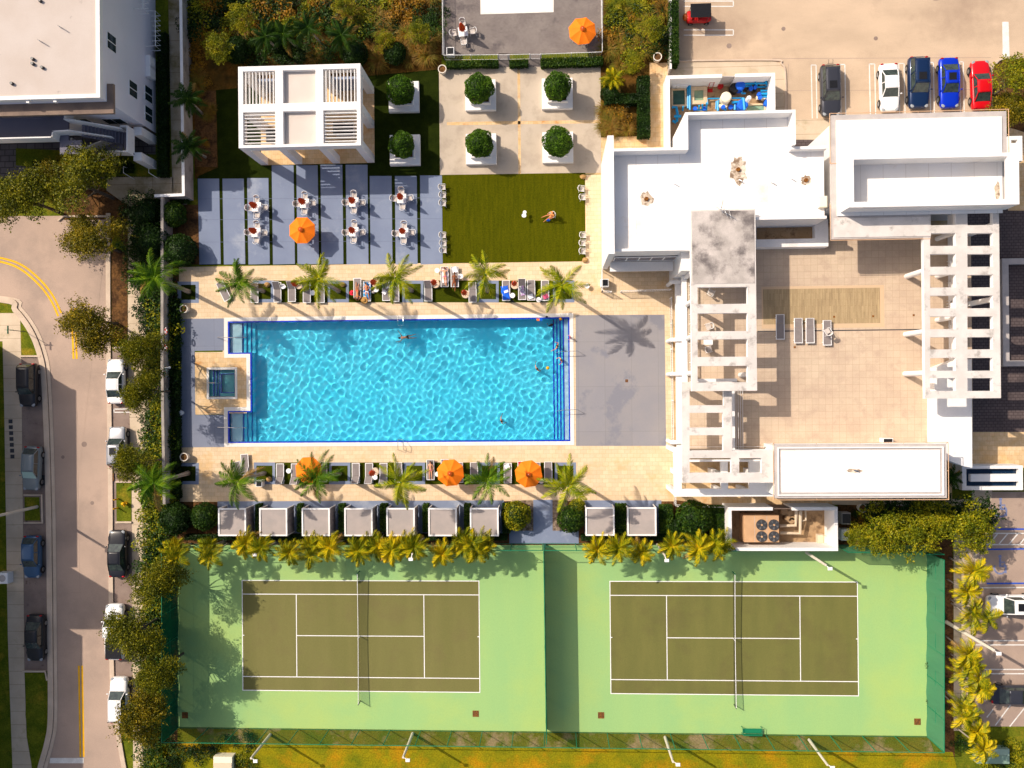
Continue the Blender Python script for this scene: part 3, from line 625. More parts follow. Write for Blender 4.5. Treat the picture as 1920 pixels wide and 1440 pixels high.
picket('railing', 'white railing across the travertine south of the clubhouse porch', [(1163,548),(1255,545)])
picket('railing', 'white railing along the west foot of the clubhouse, beside the grey paving', [(1256,560),(1260,846)])
picket('railing', 'white railing behind the travertine path north of the clipped hedge, near the air conditioning yard', [(1262,850),(1264,946),(1366,948)])
def gate(label, a, b, h=1.2):
    p, q = G(*a), G(*b); root = thing('gate', label, 'gate', p, 'gates of the small deck'); f = MB(); k = MB()
    for z in (.12, h): f.tube([(p.x, p.y, z), (q.x, q.y, z)], .025, 4)
    for w in (p, q): f.tube([(w.x, w.y, .1), (w.x, w.y, h)], .03, 4)
    n = 8
    for i in range(n): w = p.lerp(q, (i+.5)/n); k.box(w.x-.012, w.y-.012, w.x+.012, w.y+.012, .1, h)
    f.build('frame', M['wframe'], root); k.build('pickets', M['wframe'], root)
gate('left white gate of the small grey deck, beside the long low hedge', (936,112), (953,112))
gate('right white gate of the small grey deck, between the short and the right hedge', (995,111), (1013,111))
def wall(label, pts, h, t, m, name='boundary_wall', cap=True, group=None):
    P3 = [G(x, y) for x, y in pts]; root = thing(name, label, 'wall', P3[0], group); b = MB(); c = MB()
    for i_, (a, d) in enumerate(zip(P3[:-1], P3[1:])):
        h += .004*i_
        x0, x1, y0, y1 = min(a.x, d.x)-t/2, max(a.x, d.x)+t/2, min(a.y, d.y)-t/2, max(a.y, d.y)+t/2
        n = (d-a).normalized(); w = Vector((-n.y, n.x, 0))*t/2; e = n*(t/2-.004)
        q = [a-e+w, a-e-w, d+e-w, d+e+w]; b.prism([(v.x, v.y) for v in q], 0, h)
        w = w*1.25; q = [a-e+w, a-e-w, d+e-w, d+e+w]; c.prism([(v.x, v.y) for v in q], h+.002, h+.07)
    b.build('wall_body', m, root); c.build('coping', M['stucco'] if cap else M['greycap'], root)
    return root
M['greywall'] = mat('grey_render', A(190,180,170,.8), A(160,150,142,.8), .8, c3=A(110,100,96,.8), sc3=.6, lo3=.55, hi3=.7, grain=.08)
M['greycap'] = mat('grey_coping', A(176,168,160,.8), A(140,132,126,.8), .9, grain=.1)
wall('long pale garden wall with a white top between the apartment path and the orange planting', [(355,-60),(361,374),(310,376)], 2.0, .22, M['greywall'])
wall('grey boundary wall between the street hedge and the pool deck', [(322,376),(322,700),(326,938)], 2.0, .22, M['greywall'], cap=False)
wall('narrow pale wall on the left edge of the hotel car park hedge', [(1253,-50),(1253,140)], 1.6, .15, M['greywall'])

# ------------------------------------------------------------------ apartment building, top left
AB = G(293, 250, 0); ZR = 10.4
def pw(px, py, z): return G(px, py, z)
ap = thing('apartment_building', 'three storey white apartment building with a stained flat roof, top left', 'building', (AB.x-8, AB.y+6, 0))
MB().box(AB.x-45, AB.y, AB.x, AB.y+40, 0, ZR-.5).build('wall', M['stucco_cool'], ap)
b = MB(); x1, y0 = AB.x, AB.y; t = .3
b.box(x1-t, y0-.05, x1+.05, y0+40, ZR-.5, ZR); b.box(x1-45, y0-.05, x1-t-.002, y0+t, ZR-.5, ZR); b.build('parapet', M['stucco'], ap)
M['aptroof'] = mat('apartment_roof', A(236,222,212,.62), A(228,212,200,.62), .3, c3=A(150,134,130,.6), sc3=.28, lo3=.60, hi3=.70, grain=.04, detail=8)
rf = MB().box(x1-45, y0+t+.002, x1-t-.004, y0+40, ZR-.45, ZR-.15).build('roof', M['aptroof'], ap)
for px, py in ((62,111),(62,120),(80,127),(76,2),(23,157)):
    p = G(px, py, ZR-.1); MB().cyl(p.x, p.y, ZR-.149, ZR+.12, .16, .13, 10).build('roof_vent', M['darkmetal'], rf)
for px, py in ((113,51),(75,77)):
    p = G(px, py, ZR-.1); MB().tube([(p.x, p.y, ZR-.149), (p.x, p.y, ZR+.25), (p.x+.3, p.y-.2, ZR+.45)], .05, 6).build('roof_pipe', M['steel'], rf)
q = R(-150,187,204,200, ZR-1.2)
MB().box(q[0], y0-1.05, x1+.002-1.6+2.2, y0-.002, ZR-1.5, ZR-1.2).box(x1+.004, y0-.004, x1+.6, y0+1.6, ZR-1.5, ZR-1.2).build('ledge', M['brownfascia'], ap)
for px in (53, 104): p = G(px, 185, ZR-.3); MB().box(p.x-.14, y0-.28, p.x+.14, y0-.052, ZR-.48, ZR-.2).build('scupper', M['stucco'], ap)
def ewin(px, py, zc, w, h):                  # window on the east wall
    c = G(px, py, zc); f = MB()
    fr = f.box(x1-.05, c.y-w/2, x1+.05, c.y+w/2, zc-h/2, zc+h/2).build('window', M['wframe'], ap)
    for k in (0, 1):
        a = c.y-w/2+.05+k*(w/2); MB().box(x1+.052, a, x1+.06, a+w/2-.1, zc-h/2+.06, zc+h/2-.06).build('pane', M['glass'], fr)
for px, py, zc in ((207,80,8.4),(247,168,4.6),(281,177,1.6),(283,215,1.6)): ewin(px, py, zc, 1.5, 1.5)
def swin(cx, zc, w, h, nm='window'):
    fr = MB().box(cx-w/2, y0-.05, cx+w/2, y0+.05, zc-h/2, zc+h/2).build(nm, M['wframe'], ap)
    for k in (0, 1): a = cx-w/2+.05+k*(w/2); MB().box(a, y0-.06, a+w/2-.1, y0-.052, zc-h/2+.06, zc+h/2-.06).build('pane', M['glass'], fr)
for px, zc, w in ((37,7.6,1.6),(105,7.6,1.6),(173,7.6,1.8),(155,4.2,1.6),(215,4.0,1.9),(15,1.9,1.6)): swin(G(px, 205, zc).x, zc, w, 1.5)
c = G(78, 206, 7).x; MB().box(c-.5, y0-.04, c+.5, y0+.02, 6.0, 8.1).build('door', M['glass'], ap)
c = G(78, 252, 1).x; MB().box(c-2.6, y0-.05, c+2.6, y0+.02, 0, 2.2).build('garage_door', M['brownfascia'], ap)
c = G(258, 245, 1).x; MB().box(c-1.6, y0-.05, c+1.4, y0+.02, 0, 2.2).build('garage_door', M['brownfascia'], ap)
ce = G(128, 225, 5.9).x; cs = y0-2.35
MB().box(x1-45, cs, ce, y0-.07, 5.7, 5.9).build('corridor_floor', M['corridor'], ap)
def par(pts, t=.12, hh=1.1, nm='parapet'):   # a solid white railing that follows a stair or landing; points carry their floor height
    b = MB()
    for i_, (a, d) in enumerate(zip(pts[:-1], pts[1:])):
        hh += .004*i_; a, d = Vector(a), Vector(d); n = Vector((d.x-a.x, d.y-a.y, 0)).normalized(); w = Vector((-n.y, n.x, 0))*t/2; e = n*(t/2-.003)
        vs = []
        for z in (0, hh):
            for p, sg in ((a, -1), (d, 1)):
                for s_ in (1, -1): v = p + w*s_ + e*sg; vs.append((v.x, v.y, p.z + z - (.25 if z == 0 else 0)))
        b.add(vs, [(0,1,3,2), (4,6,7,5), (0,4,5,1), (2,3,7,6), (0,2,6,4), (1,5,7,3)])
    return b.build(nm, M['stucco'], ap)
S_ = lambda px, py, z: tuple(G(px, py, z))
par([(x1-45, cs, 5.9), (G(110,240,5.9).x, cs, 5.9)])
par([(G(110,240,5.9).x, cs, 5.9), S_(112,253,5.9)]); par([S_(134,207,7.0-1.1), S_(134,228,5.9)])
def flight(a, b_, w, n, nm='stair_flight'):   # steps between two points with heights
    a, b_ = Vector(a), Vector(b_); m_ = MB(); d = Vector((b_.x-a.x, b_.y-a.y, 0)); L_ = d.length; d.normalize(); wv = Vector((-d.y, d.x, 0))*w/2
    for k in range(n):
        p = a.lerp(b_, k/n); q = a.lerp(b_, (k+1)/n); z = a.z + (b_.z-a.z)*(k+.5)/n
        vs = [(p.x+wv.x, p.y+wv.y), (p.x-wv.x, p.y-wv.y), (q.x-wv.x, q.y-wv.y), (q.x+wv.x, q.y+wv.y)]; m_.prism(vs, z-.32, z)
    return m_.build(nm, M['corridor'], ap)
flight(S_(152,240,5.9), S_(232,256,3.3), 1.5, 12); flight(S_(228,268,3.3), S_(162,296,1.0), 1.3, 12)
l0 = R(112,232,152,250,5.9); MB().box(l0[0], min(l0[1], cs-1.3), l0[2], cs-.003, 5.7, 5.897).build('landing', M['corridor'], ap)
l1 = R(232,242,250,290,3.3); MB().box(l1[0], l1[1], l1[2], l1[3], 3.1, 3.3).build('landing', M['corridor'], ap)
l2 = R(144,280,164,310,1.0); MB().box(l2[0], l2[1], l2[2], l2[3], .8, 1.0).build('landing', M['corridor'], ap)
par([S_(133,230,5.9), S_(152,232,5.9), S_(237,247,3.3)]); par([S_(112,253,5.9), S_(142,251,5.9), S_(219,263,3.3)]); par([S_(219,263,3.3), S_(168,284,1.2)])
par([S_(237,243,3.3), S_(249,243,3.3), S_(249,290,3.3), S_(217,289,3.3), S_(160,309,1.0), S_(146,309,1.0), S_(146,266,1.0)])
for y_ in (244, 292): p = G(250, y_, 3.2); MB().box(p.x-.05, p.y-.45, p.x+.75, p.y+.35, 0, 3.08).build('column', M['stucco'], ap)
for px, py in ((291,36),(280,14)):            # metal balconies on the east wall
    p = G(px, py, 1.2)
for (ya, yb, z) in ((30, 95, 1.0), (-40, 25, 3.4)):
    a, c = G(290, ya, z).y, G(290, yb, z).y; bb = MB(); bb.tube([(x1+.04, a, z+1.1), (x1+1.0, a, z+1.1), (x1+1.0, c, z+1.1), (x1+.04, c, z+1.1)], .04, 5)
    n = int(abs(a-c)/.45)
    for k in range(n+1): yy = a+(c-a)*k/n; bb.tube([(x1+1.0, yy, z), (x1+1.0, yy, z+1.1)], .022, 4); bb.tube([(x1+.05, yy, z), (x1+1.0, yy, z)], .03, 4)
    bb.build('balcony_rail', M['wframe'], ap)
for px, py in ((283,137),(283,118)): p = G(px, py, 1.6); MB().box(x1+.002, p.y-.55, x1+.5, p.y+.55, 1.1, 2.2, bev=.04).build('wall_unit', M['wframe'], ap)
for px in (240, 287):
    p, q = G(px, 317), G(px+12, 336); r_ = thing('handrail', 'bent white step rail at the foot of the apartment stair, ' + ('left' if px == 240 else 'right') + ' one of the pair', 'handrail', p, 'step rails by the apartment stair')
    MB().tube([(p.x+.5, p.y-.1, .4), (p.x, p.y, .9), (p.x, p.y-.6, .9), (q.x, q.y, .5), (q.x, q.y, 0)], .035, 6).build('rail', M['wframe'], r_)

# ------------------------------------------------------------------ terrace houses across the street (mostly outside the picture; they shade it)
def house(label, ya, yb, h, xe, steps=()):
    a, c = G(0, ya).y, G(0, yb).y; r_ = thing('terrace_house', label, 'building', (xe-5, (a+c)/2, 0), 'houses west of the street')
    MB().box(xe-12, min(a, c), xe, max(a, c), 0, h).build('wall', M['stucco'], r_)
    MB().box(xe-12.1, min(a, c)-.05, xe+.1, max(a, c)+.05, h+.002, h+.3).build('roof', M['roof_old'], r_)
    for k in range(max(1, int(abs(a-c)/5))):
        y_ = max(a, c)-2.4-k*5
        for z in (1.6, 5.0): f = MB().box(xe-.03, y_-.8, xe+.04, y_+.8, z-.7, z+.7).build('window', M['wframe'], r_); MB().box(xe+.042, y_-.7, xe+.05, y_+.7, z-.6, z+.6).build('pane', M['glass'], f)
    return r_
XE = G(-14, 900).x
house('white terrace house across the street from the cars, cut by the left edge', 640, 968, 9.3, XE)
house('taller white terrace house at the left edge, beside the air conditioner', 972, 1035, 14.2, XE-.3)
house('white terrace house at the bottom of the left edge', 1095, 1560, 9.6, XE+.2)
# ------------------------------------------------------------------ open garden pavilion
PZ = 5.95
pr_ = R(447,122,676,275, PZ); X0, Y0, X1, Y1 = pr_
pv = thing('pavilion', 'white open pavilion with a slatted six bay roof beside the blue-grey terrace', 'pavilion', ((X0+X1)/2, (Y0+Y1)/2, 0))
MB().box(X0, Y0, X1, Y1, LZ(3), .06).build('floor', M['trav2'], pv)
xs = [(G(px, 200, PZ).x) for px in (455.5,516,530.5,592,606,669)]; ys = [(G(560, py, PZ).y) for py in (131,193,208,270)]
hs = [(xs[0], xs[1]), (xs[2], xs[3]), (xs[4], xs[5])]; vs_ = [(ys[1], ys[0]), (ys[3], ys[2])]
fr = MB(); H0 = PZ-1.0
xb = [X0, xs[0], xs[1], xs[2], xs[3], xs[4], xs[5], X1]; yb = [Y0, ys[3], ys[2], ys[1], ys[0], Y1]
for i in range(7):
    for j in range(5):
        if i % 2 == 1 and j % 2 == 1: continue
        fr.box(xb[i]+.0005*(i % 2), yb[j], xb[i+1], yb[j+1], H0, PZ-.0008*((i+j) % 2))
fr.build('roof_frame', M['stucco'], pv)
for i, (xa, xc) in enumerate(hs):
    for j, (ya, yc) in enumerate(vs_):
        if i == 1: MB().box(xa+.002, ya+.002, xc-.002, yc-.002, PZ-.9, PZ-.45).build('roof_panel', M['roof_old'], pv); continue
        sl_ = MB(); n = 9
        for k in range(n):
            if j == 0: x = xa+(xc-xa)*(k+.7)/(n+.4); sl_.box(x-.03, ya-.01, x+.03, yc+.01, PZ-.42, PZ-.12)
            else: y = ya+(yc-ya)*(k+.7)/(n+.4); sl_.box(xa-.01, y-.03, xc+.01, y+.03, PZ-.42, PZ-.12)
        tag(sl_.build('slat_panel', M['stucco'], pv))
for x in (X0, xs[1], xs[3], X1-.72):
    for y in (Y0, Y1-.72): MB().box(x+.003, y+.003, x+.717, y+.717, .06, H0-.002).build('column', M['stucco'], pv)
for x in (X0, X1-.72): MB().box(x+.003, (Y0+Y1)/2-.36, x+.717, (Y0+Y1)/2+.36, .06, H0-.002).build('column', M['stucco'], pv)
for xa, xc in ((X0+.8, xs[1]-.1), (xs[4], X1-.9)): MB().box(xa, Y1-.3, xc, Y1-.05, .06, 3.0).build('back_wall', M['slate'], pv)
for x, y in ((xs[1]-1.6, Y0+2.6), (xs[4]+.6, Y0+3.2)):
    k = thing('bar_counter', ('left' if x < xs[2] else 'right') + ' dark bar counter on the travertine floor under the slatted roof of the pavilion', 'counter', (x, y, .06), 'counters in the pavilion')
    MB().box(x-.9, y-.5, x+.9, y+.5, .06, 1.0).build('cabinet', M['stucco'], k); MB().box(x-1.0, y-.6, x+1.0, y+.6, 1.002, 1.07).build('worktop', M['black'], k)

# ------------------------------------------------------------------ clubhouse
ZP, ZF, ZT = 9.4, 7.9, 4.4                    # parapet top, roof level, roof terrace level
cl = thing('clubhouse', 'large white clubhouse with flat roofs, a tiled roof terrace and concrete pergolas', 'building', (G(1500,600).x, G(1500,600).y, 0))
def cbox(px0, py0, px1, py1, z0, z1, name, m, parent=None): return MB().pb(px0, py0, px1, py1, z0, z1).build(name, m, parent or cl)
def X(px, z, py=500): return G(px, py, z).x
def Y(py, z, px=1400): return G(px, py, z).y
xw0, xw1 = X(1139.5, ZP, 300), X(1151, ZP, 300); yn, ysb = Y(254, ZP, 1145), Y(476, ZP, 1145)
MB().box(xw0, ysb, xw1, yn, 0, ZP).build('west_wall', M['stucco'], cl)
# main roof, parapets
yA = Y(277, ZP, 1220); yB = Y(208, ZP, 1390); xA = X(1285, ZP, 240); xB = X(1492, ZP, 240); xE = X(1556, ZP, 350); yC = Y(468, ZP, 1210); xD = X(1298, ZP, 468); yD = Y(407, ZP, 1480)
main = MB()
main.box(xw1+.002, yC, xD, yA, 0, ZF); main.box(xA, yA+.001, xB, yB, 0, ZF); main.box(xD+.001, yD, xE, yA, 0, ZF); main.build('wall', M['stucco'], cl)
t = .24
rfm = MB(); z0, z1 = ZF+.004, ZF+.03
rfm.box(xw1+.004, yC+t, xD, yA-t-.001, z0, z1); rfm.box(xA+t+.001, yA-t, xB-t-.001, yB-t-.001, z0, z1); rfm.box(xD+.001, yD+t, xE-.002, yA-t-.001, z0, z1)
rfo = rfm.build('roof', M['roof'], cl)
pp = MB()
pp.box(xw1+.002, yA-t, xA, yA, ZF+.002, ZP); pp.box(xA, yA-t, xA+t, yB, ZF+.002, ZP+.002); pp.box(xA+t+.001, yB-t, xB, yB, ZF+.002, ZP+.001)
pp.box(xB-t, yA, xB, yB-t-.001, ZF+.002, ZP+.003); pp.box(xB-t, yA-t, xE, yA-.001, ZF+.002, ZP-.6); pp.box(xw1+.002, yC, xD, yC+t, ZF+.002, ZF+.75); pp.box(xD+.002, yD, xE, yD+t, ZF+.002, ZF+.6)
pp.build('parapet', M['stucco'], cl)
M['spot'] = mat('stained_membrane', (.50,.40,.30,1), (.72,.62,.50,1), 1.3, .42, .60, c3=(.22,.15,.10,1), sc3=2.2, lo3=.46, hi3=.6, grain=.1, detail=8)
def vent(px, py, rx, ry, z, par_, dark=True):
    p = G(px, py, z); n = 22; pts = []
    for k in range(n):
        j = rnd.uniform(.7, 1.12); pts.append((p.x+rx*j*math.cos(2*PI*k/n), p.y+ry*j*math.sin(2*PI*k/n)))
    MB().add([(a, c, z+.003) for a, c in pts], [tuple(range(n))]).build('water_stain', M['spot'], par_)
    if dark: v = MB().cyl(p.x, p.y, z+.004, z+.16, .2, .17, 12).build('roof_drain', M['rust'], par_)
ZS = ZF+.03
vent(1384,318,.85,1.35,ZS,rfo); vent(1212,373,.65,.7,ZS,rfo); vent(1511,338,.5,.45,ZS,rfo)
for px, py in ((1263,344),(1385,338),(1446,342),(1483,335)): p = G(px, py, ZS); MB().tube([(p.x, p.y, ZS), (p.x, p.y, ZS+.22), (p.x+.22, p.y-.15, ZS+.3)], .05, 6).build('vent_pipe', M['wframe'], rfo)
p = G(1541, 380, ZS); MB().box(p.x-.4, p.y-.5, p.x+.35, p.y+.5, ZS+.002, ZS+.45, bev=.05).build('roof_unit', M['cream'], rfo)
# south porch: glazed front in two storeys between the west wall and the diagonal corner
gy = yC-.02
for z_a, z_b in ((3.9, 5.9), (.4, 3.0)):
    xa, xb_ = xw1+.3, X(1268, 5, 490)
    f = MB().box(xa, gy-.06, xb_, gy-.002, z_a, z_b).build('window', M['glass_tan'], cl)
    mu = MB()
    for k in range(6): x = xa+(xb_-xa)*k/5; mu.box(x-.05, gy-.12, x+.05, gy-.062, z_a, z_b)
    mu.box(xa-.05, gy-.13, xb_+.05, gy-.064, z_a-.12, z_a-.001); mu.box(xa-.05, gy-.13, xb_+.05, gy-.064, z_b+.001, z_b+.12); mu.build('window_frame', M['wframe'], f)
MB().box(xw1+.01, gy-1.0, X(1262,3.4,490), gy-.14, 3.25, 3.5).build('canopy', M['stucco'], cl)
xg = X(1288, ZT, 600)                         # west edge of the terrace block
MB().box(X(1268,5,490)+.05, gy-1.6, xg+.4, gy+.3, 0, 7.6).build('corner_pier', M['stucco'], cl)
# terrace block and its floor
ys0, yt1 = Y(845, ZT, 1420), Y(448, ZT, 1650); xt1 = X(1822, ZT, 600)
MB().box(xg, ys0-.4, xt1, yD-.002, 0, ZT-.05).build('lower_storey', M['stucco'], cl)
fl = MB().box(xg+.002, ys0-.4, xt1-.002, yD-.01, ZT-.046, ZT).build('terrace_floor', M['terrace'], cl)
q = R(1428,536,1658,615,ZT); MB().box(q[0], q[1], q[2], q[3], ZT+.001, ZT+.006).build('pale_border', M['paleband'], fl)
q = R(1431,541,1650,607,ZT); MB().box(q[0], q[1], q[2], q[3], ZT+.007, ZT+.012).build('plank_inlay', M['plank'], fl)
q = R(1420,618.5,1730,620.5,ZT); MB().box(q[0], q[1], q[2], q[3], ZT+.001, ZT+.006).build('drain_channel', M['darkmetal'], fl)
for px, py in ((1490,651),(1564,594),(1637,593),(1713,591)): p = G(px, py, ZT); MB().box(p.x-.09, p.y-.09, p.x+.09, p.y+.09, ZT+.013, ZT+.02).build('floor_drain', M['rust'], fl)
# glazed west front of the lower storey with its beams
for (za, zb) in ((.5, 2.1), (2.5, ZT-.35)):
    f = MB().box(xg-.05, Y(842,ZT), xg-.003, Y(500,ZT), za, zb).build('window', M['glass_tan'], cl); mu = MB(); ya, yc = Y(842,ZT), Y(500,ZT); n = 20
    for k in range(n+1): y = ya+(yc-ya)*k/n; mu.box(xg-.11, y-.035, xg-.052, y+.035, za, zb)
    mu.build('window_frame', M['wframe'], f)
MB().box(xg-.75, Y(845,2.3), xg-.12, Y(495,2.3), 2.12, 2.48).build('beam', M['stucco'], cl)
MB().box(xg-.45, Y(845,ZT), xg-.002, Y(495,ZT), ZT-.3, ZT+.10).build('beam', M['stucco'], cl)
gr = MB(); pn = MB(); ya, yc = Y(715,ZT), Y(480,ZT)
pn.box(xg+.2, ya, xg+.23, yc, ZT+.02, ZT+1.05); gr.box(xg+.17, ya, xg+.26, yc, ZT+1.051, ZT+1.11)
for k in range(14): y = ya+(yc-ya)*k/13; gr.box(xg+.18, y-.025, xg+.25, y+.025, ZT+.001, ZT+1.05)
r_ = gr.build('balustrade', M['wframe'], cl); pn.build('glass_panel', M['pane'], r_)
# pergolas
ZG = 9.0
px0, py0, px1, py1 = R(1296,393,1418,733, ZG)
holes = [R(1308,a,1402,b,ZG) for a, b in ((538,570),(587,621),(636,669),(686,717))]
def slab(name, outers, holes, z0, z1, m, parent=None, mtop=None):
    """a concrete frame: top, underside and all inner and outer edges"""
    b = MB(); xs = sorted({v for r in outers+holes for v in (r[0], r[2])}); ys = sorted({v for r in outers+holes for v in (r[1], r[3])})
    nx, ny = len(xs)-1, len(ys)-1
    def inn(i, j):
        if not (0 <= i < nx and 0 <= j < ny): return False
        x, y = (xs[i]+xs[i+1])/2, (ys[j]+ys[j+1])/2
        return any(r[0] < x < r[2] and r[1] < y < r[3] for r in outers) and not any(r[0] < x < r[2] and r[1] < y < r[3] for r in holes)
    for i in range(nx):
        for j in range(ny):
            if not inn(i, j): continue
            x0, x1, y0, y1 = xs[i], xs[i+1], ys[j], ys[j+1]
            b.quad((x0,y0,z1),(x1,y0,z1),(x1,y1,z1),(x0,y1,z1), 1 if mtop else 0); b.quad((x0,y1,z0),(x1,y1,z0),(x1,y0,z0),(x0,y0,z0))
            if not inn(i-1, j): b.quad((x0,y1,z0),(x0,y0,z0),(x0,y0,z1),(x0,y1,z1))
            if not inn(i+1, j): b.quad((x1,y0,z0),(x1,y1,z0),(x1,y1,z1),(x1,y0,z1))
            if not inn(i, j-1): b.quad((x0,y0,z0),(x1,y0,z0),(x1,y0,z1),(x0,y0,z1))
            if not inn(i, j+1): b.quad((x1,y1,z0),(x0,y1,z0),(x0,y1,z1),(x1,y1,z1))
    return b.build(name, [m, mtop] if mtop else m, parent or cl)
slab('pergola', [(px0,py0,px1,py1)], holes, ZG-.55, ZG, M['stucco'], mtop=M['frameconc'])
MB().box(px0+.12, Y(531,ZG), px1-.12, py1-.12, ZG+.003, ZG+.03).build('roof_slab', M['stain'], cl)
MB().box(px0+.6, Y(470,6), px1-.5, yD-.01, ZT+.002, ZG-.56).build('stair_tower', M['stucco'], cl)
for yy in (531, 580, 640, 702):
    for xx, zb in ((1254, 0),):
        p = G(1254, yy, 0); q = Vector((px0+.35, p.y, ZG-.56)); MB().tube([(q.x, q.y, 0), (q.x, q.y, ZG-.56)], .22, 12).build('column', M['stucco'], cl)
for yy in (535, 640, 702, 826):
    p = G(1252, yy, 0); MB().tube([(p.x, p.y, 0), (p.x, p.y, 2.6), (xg-.2, p.y, 2.6)], .2, 10).build('bracket', M['stucco'], cl)
p = G(1388, 703, ZT); MB().tube([(p.x, p.y, ZT+.001), (p.x, p.y, ZG-.56)], .22, 12).build('column', M['stucco'], cl)
q = R(1306,710,1382,716,ZT+1); MB().box(q[0], q[1], q[2], q[3], ZT+.001, ZT+1.0).build('balustrade', M['stucco'], cl)
an = MB(); c_ = G(1352, 393, ZG)
for (ax_, ay_, bx_, by_) in ((-.5,.2,1.2,-.9), (-.2,.5,.1,-.4), (.2,.1,.5,-.7), (.6,0,.8,-.9)): an.tube([(c_.x+ax_, c_.y+ay_, ZG+.25), (c_.x+bx_, c_.y+by_, ZG+.3)], .02, 4)
an.tube([(c_.x, c_.y, ZG+.031), (c_.x-.1, c_.y+.5, ZG+1.3)], .03, 5); an.build('antenna', M['steel'], cl)
# lower pergola
ZL = 8.0
out = [R(1279,716,1373,905,ZL), R(1279,845,1450,905,ZL)]
hl = [R(1293,733,1357,760,ZL), R(1293,774,1356,802,ZL), R(1293,816,1356,845,ZL), R(1293,859,1371,887,ZL), R(1386,859,1428,887,ZL)]
slab('pergola', out, hl, ZL-.5, ZL, M['stucco'], mtop=M['frameconc'])
q = R(1358,716,1372,846,ZL); MB().box(q[0], q[1]+.02, q[2], q[3], ZL+.003, ZL+.02).build('roof_slab', M['frameconc'], cl)
ZQ = 5.3
slab('pergola', [R(1264,838,1453,931,ZQ)], [R(1278,838,1282,917,ZQ), R(1278,866,1352,917,ZQ), R(1365,866,1405,917,ZQ), R(1278,838,1453,862,ZQ)], ZQ-.5, ZQ, M['stucco'], mtop=M['stucco'])
for px, py, zz in ((1268,925,ZQ),(1268,845,ZQ),(1358,925,ZQ),(1408,925,ZQ)): p = G(px, py, zz); MB().box(p.x-.2, p.y-.2, p.x+.2, p.y+.2, 0, zz-.501).build('column', M['stucco'], cl)
for px, py in ((1286,898),(1286,724),(1364,898),(1438,898)): p = G(px, py, ZL); MB().box(p.x-.22, p.y-.22, p.x+.22, p.y+.22, ZT if py < 800 else 0, ZL-.501).build('column', M['stucco'], cl)
# terrace wall and the south roof box
a = R(1373,733,1378,848,ZT+1.1); MB().box(a[0], a[1], a[2], a[3], ZT+.001, ZT+1.1).build('parapet', M['stucco'], cl)
a2 = R(1375,843,1455,848,ZT+1.1); MB().box(a[2]+.002, a2[1], a2[2], a2[3], ZT+.001, ZT+1.1).build('parapet', M['stucco'], cl)
rl = MB(); xr = a[2]+.9
for k in range(4): rl.tube([(a[2]+.15+k*.2, a[1]+.2, ZT+.9+.001*k), (a[2]+.15+k*.2, a[3], ZT+.9+.001*k)], .018, 4)
rl.build('shade_wires', M['wframe'], cl)
ZB = 8.7
q = R(1453,833,1775,934,ZB); MB().box(q[0]+.15, q[1]+.15, q[2]-.15, q[3]-.15, 0, ZB-.25).build('wall', M['stucco'], cl)
sb_ = MB().box(q[0], q[1], q[2], q[3], ZB-.25+.002, ZB).build('roof', M['border'], cl)
q = R(1465,844,1762,923,ZB); MB().box(q[0], q[1], q[2], q[3], ZB+.002, ZB+.09).build('roof_membrane', M['roof'], sb_)
q = R(1458,838,1769,929,ZB); rg = MB()
for w in ((q[0],q[1],q[2],q[1]+.1),(q[0],q[3]-.1,q[2],q[3]),(q[0],q[1]+.1,q[0]+.1,q[3]-.1),(q[2]-.1,q[1]+.1,q[2],q[3]-.1)): rg.box(w[0], w[1], w[2], w[3], ZB+.001, ZB+.12)
rg.build('roof_kerb', M['stucco'], sb_)
def rimrail(px0, py0, px1, py1, z, step, par_):
    q = R(px0, py0, px1, py1, z); g = .14; b = MB(); P4 = [(q[0]-g, q[1]-g), (q[2]+g, q[1]-g), (q[2]+g, q[3]+g), (q[0]-g, q[3]+g), (q[0]-g, q[1]-g)]
    for a, c in zip(P4[:-1], P4[1:]):
        b.tube([(a[0], a[1], z+.02), (c[0], c[1], z+.02)], .03, 5); n = max(2, int(math.hypot(c[0]-a[0], c[1]-a[1])/step))
        for k in range(n+1):
            x, y = a[0]+(c[0]-a[0])*k/n, a[1]+(c[1]-a[1])*k/n
            sx = max(q[0], min(q[2], x)); sy = max(q[1], min(q[3], y)); b.tube([(x, y, z+.02), (sx, sy, z-.1)], .02, 4)
    b.build('edge_rail', mat('cable_rail_tan', A(236,190,150,.8), grain=0), par_)
rimrail(1453,833,1775,934,ZB,3.0,sb_)
vent(1601,883,.7,.2,ZB+.09,sb_,False)
p = G(1601, 881, ZB+.09); MB().tube([(p.x, p.y, ZB+.09), (p.x-.05, p.y, ZB+.3), (p.x+.3, p.y-.1, ZB+.34)], .05, 6).build('vent_pipe', M['steel'], sb_)
# slanted white end wall of the terrace
pl = [G(*w, 5.8) for w in ((1752,690),(1793,675),(1822,673),(1823,877),(1806,874),(1775,862),(1752,832))]
MB().prism([(v.x, v.y) for v in pl], ZT+.001, 5.8).build('stair_roof', M['stucco'], cl)
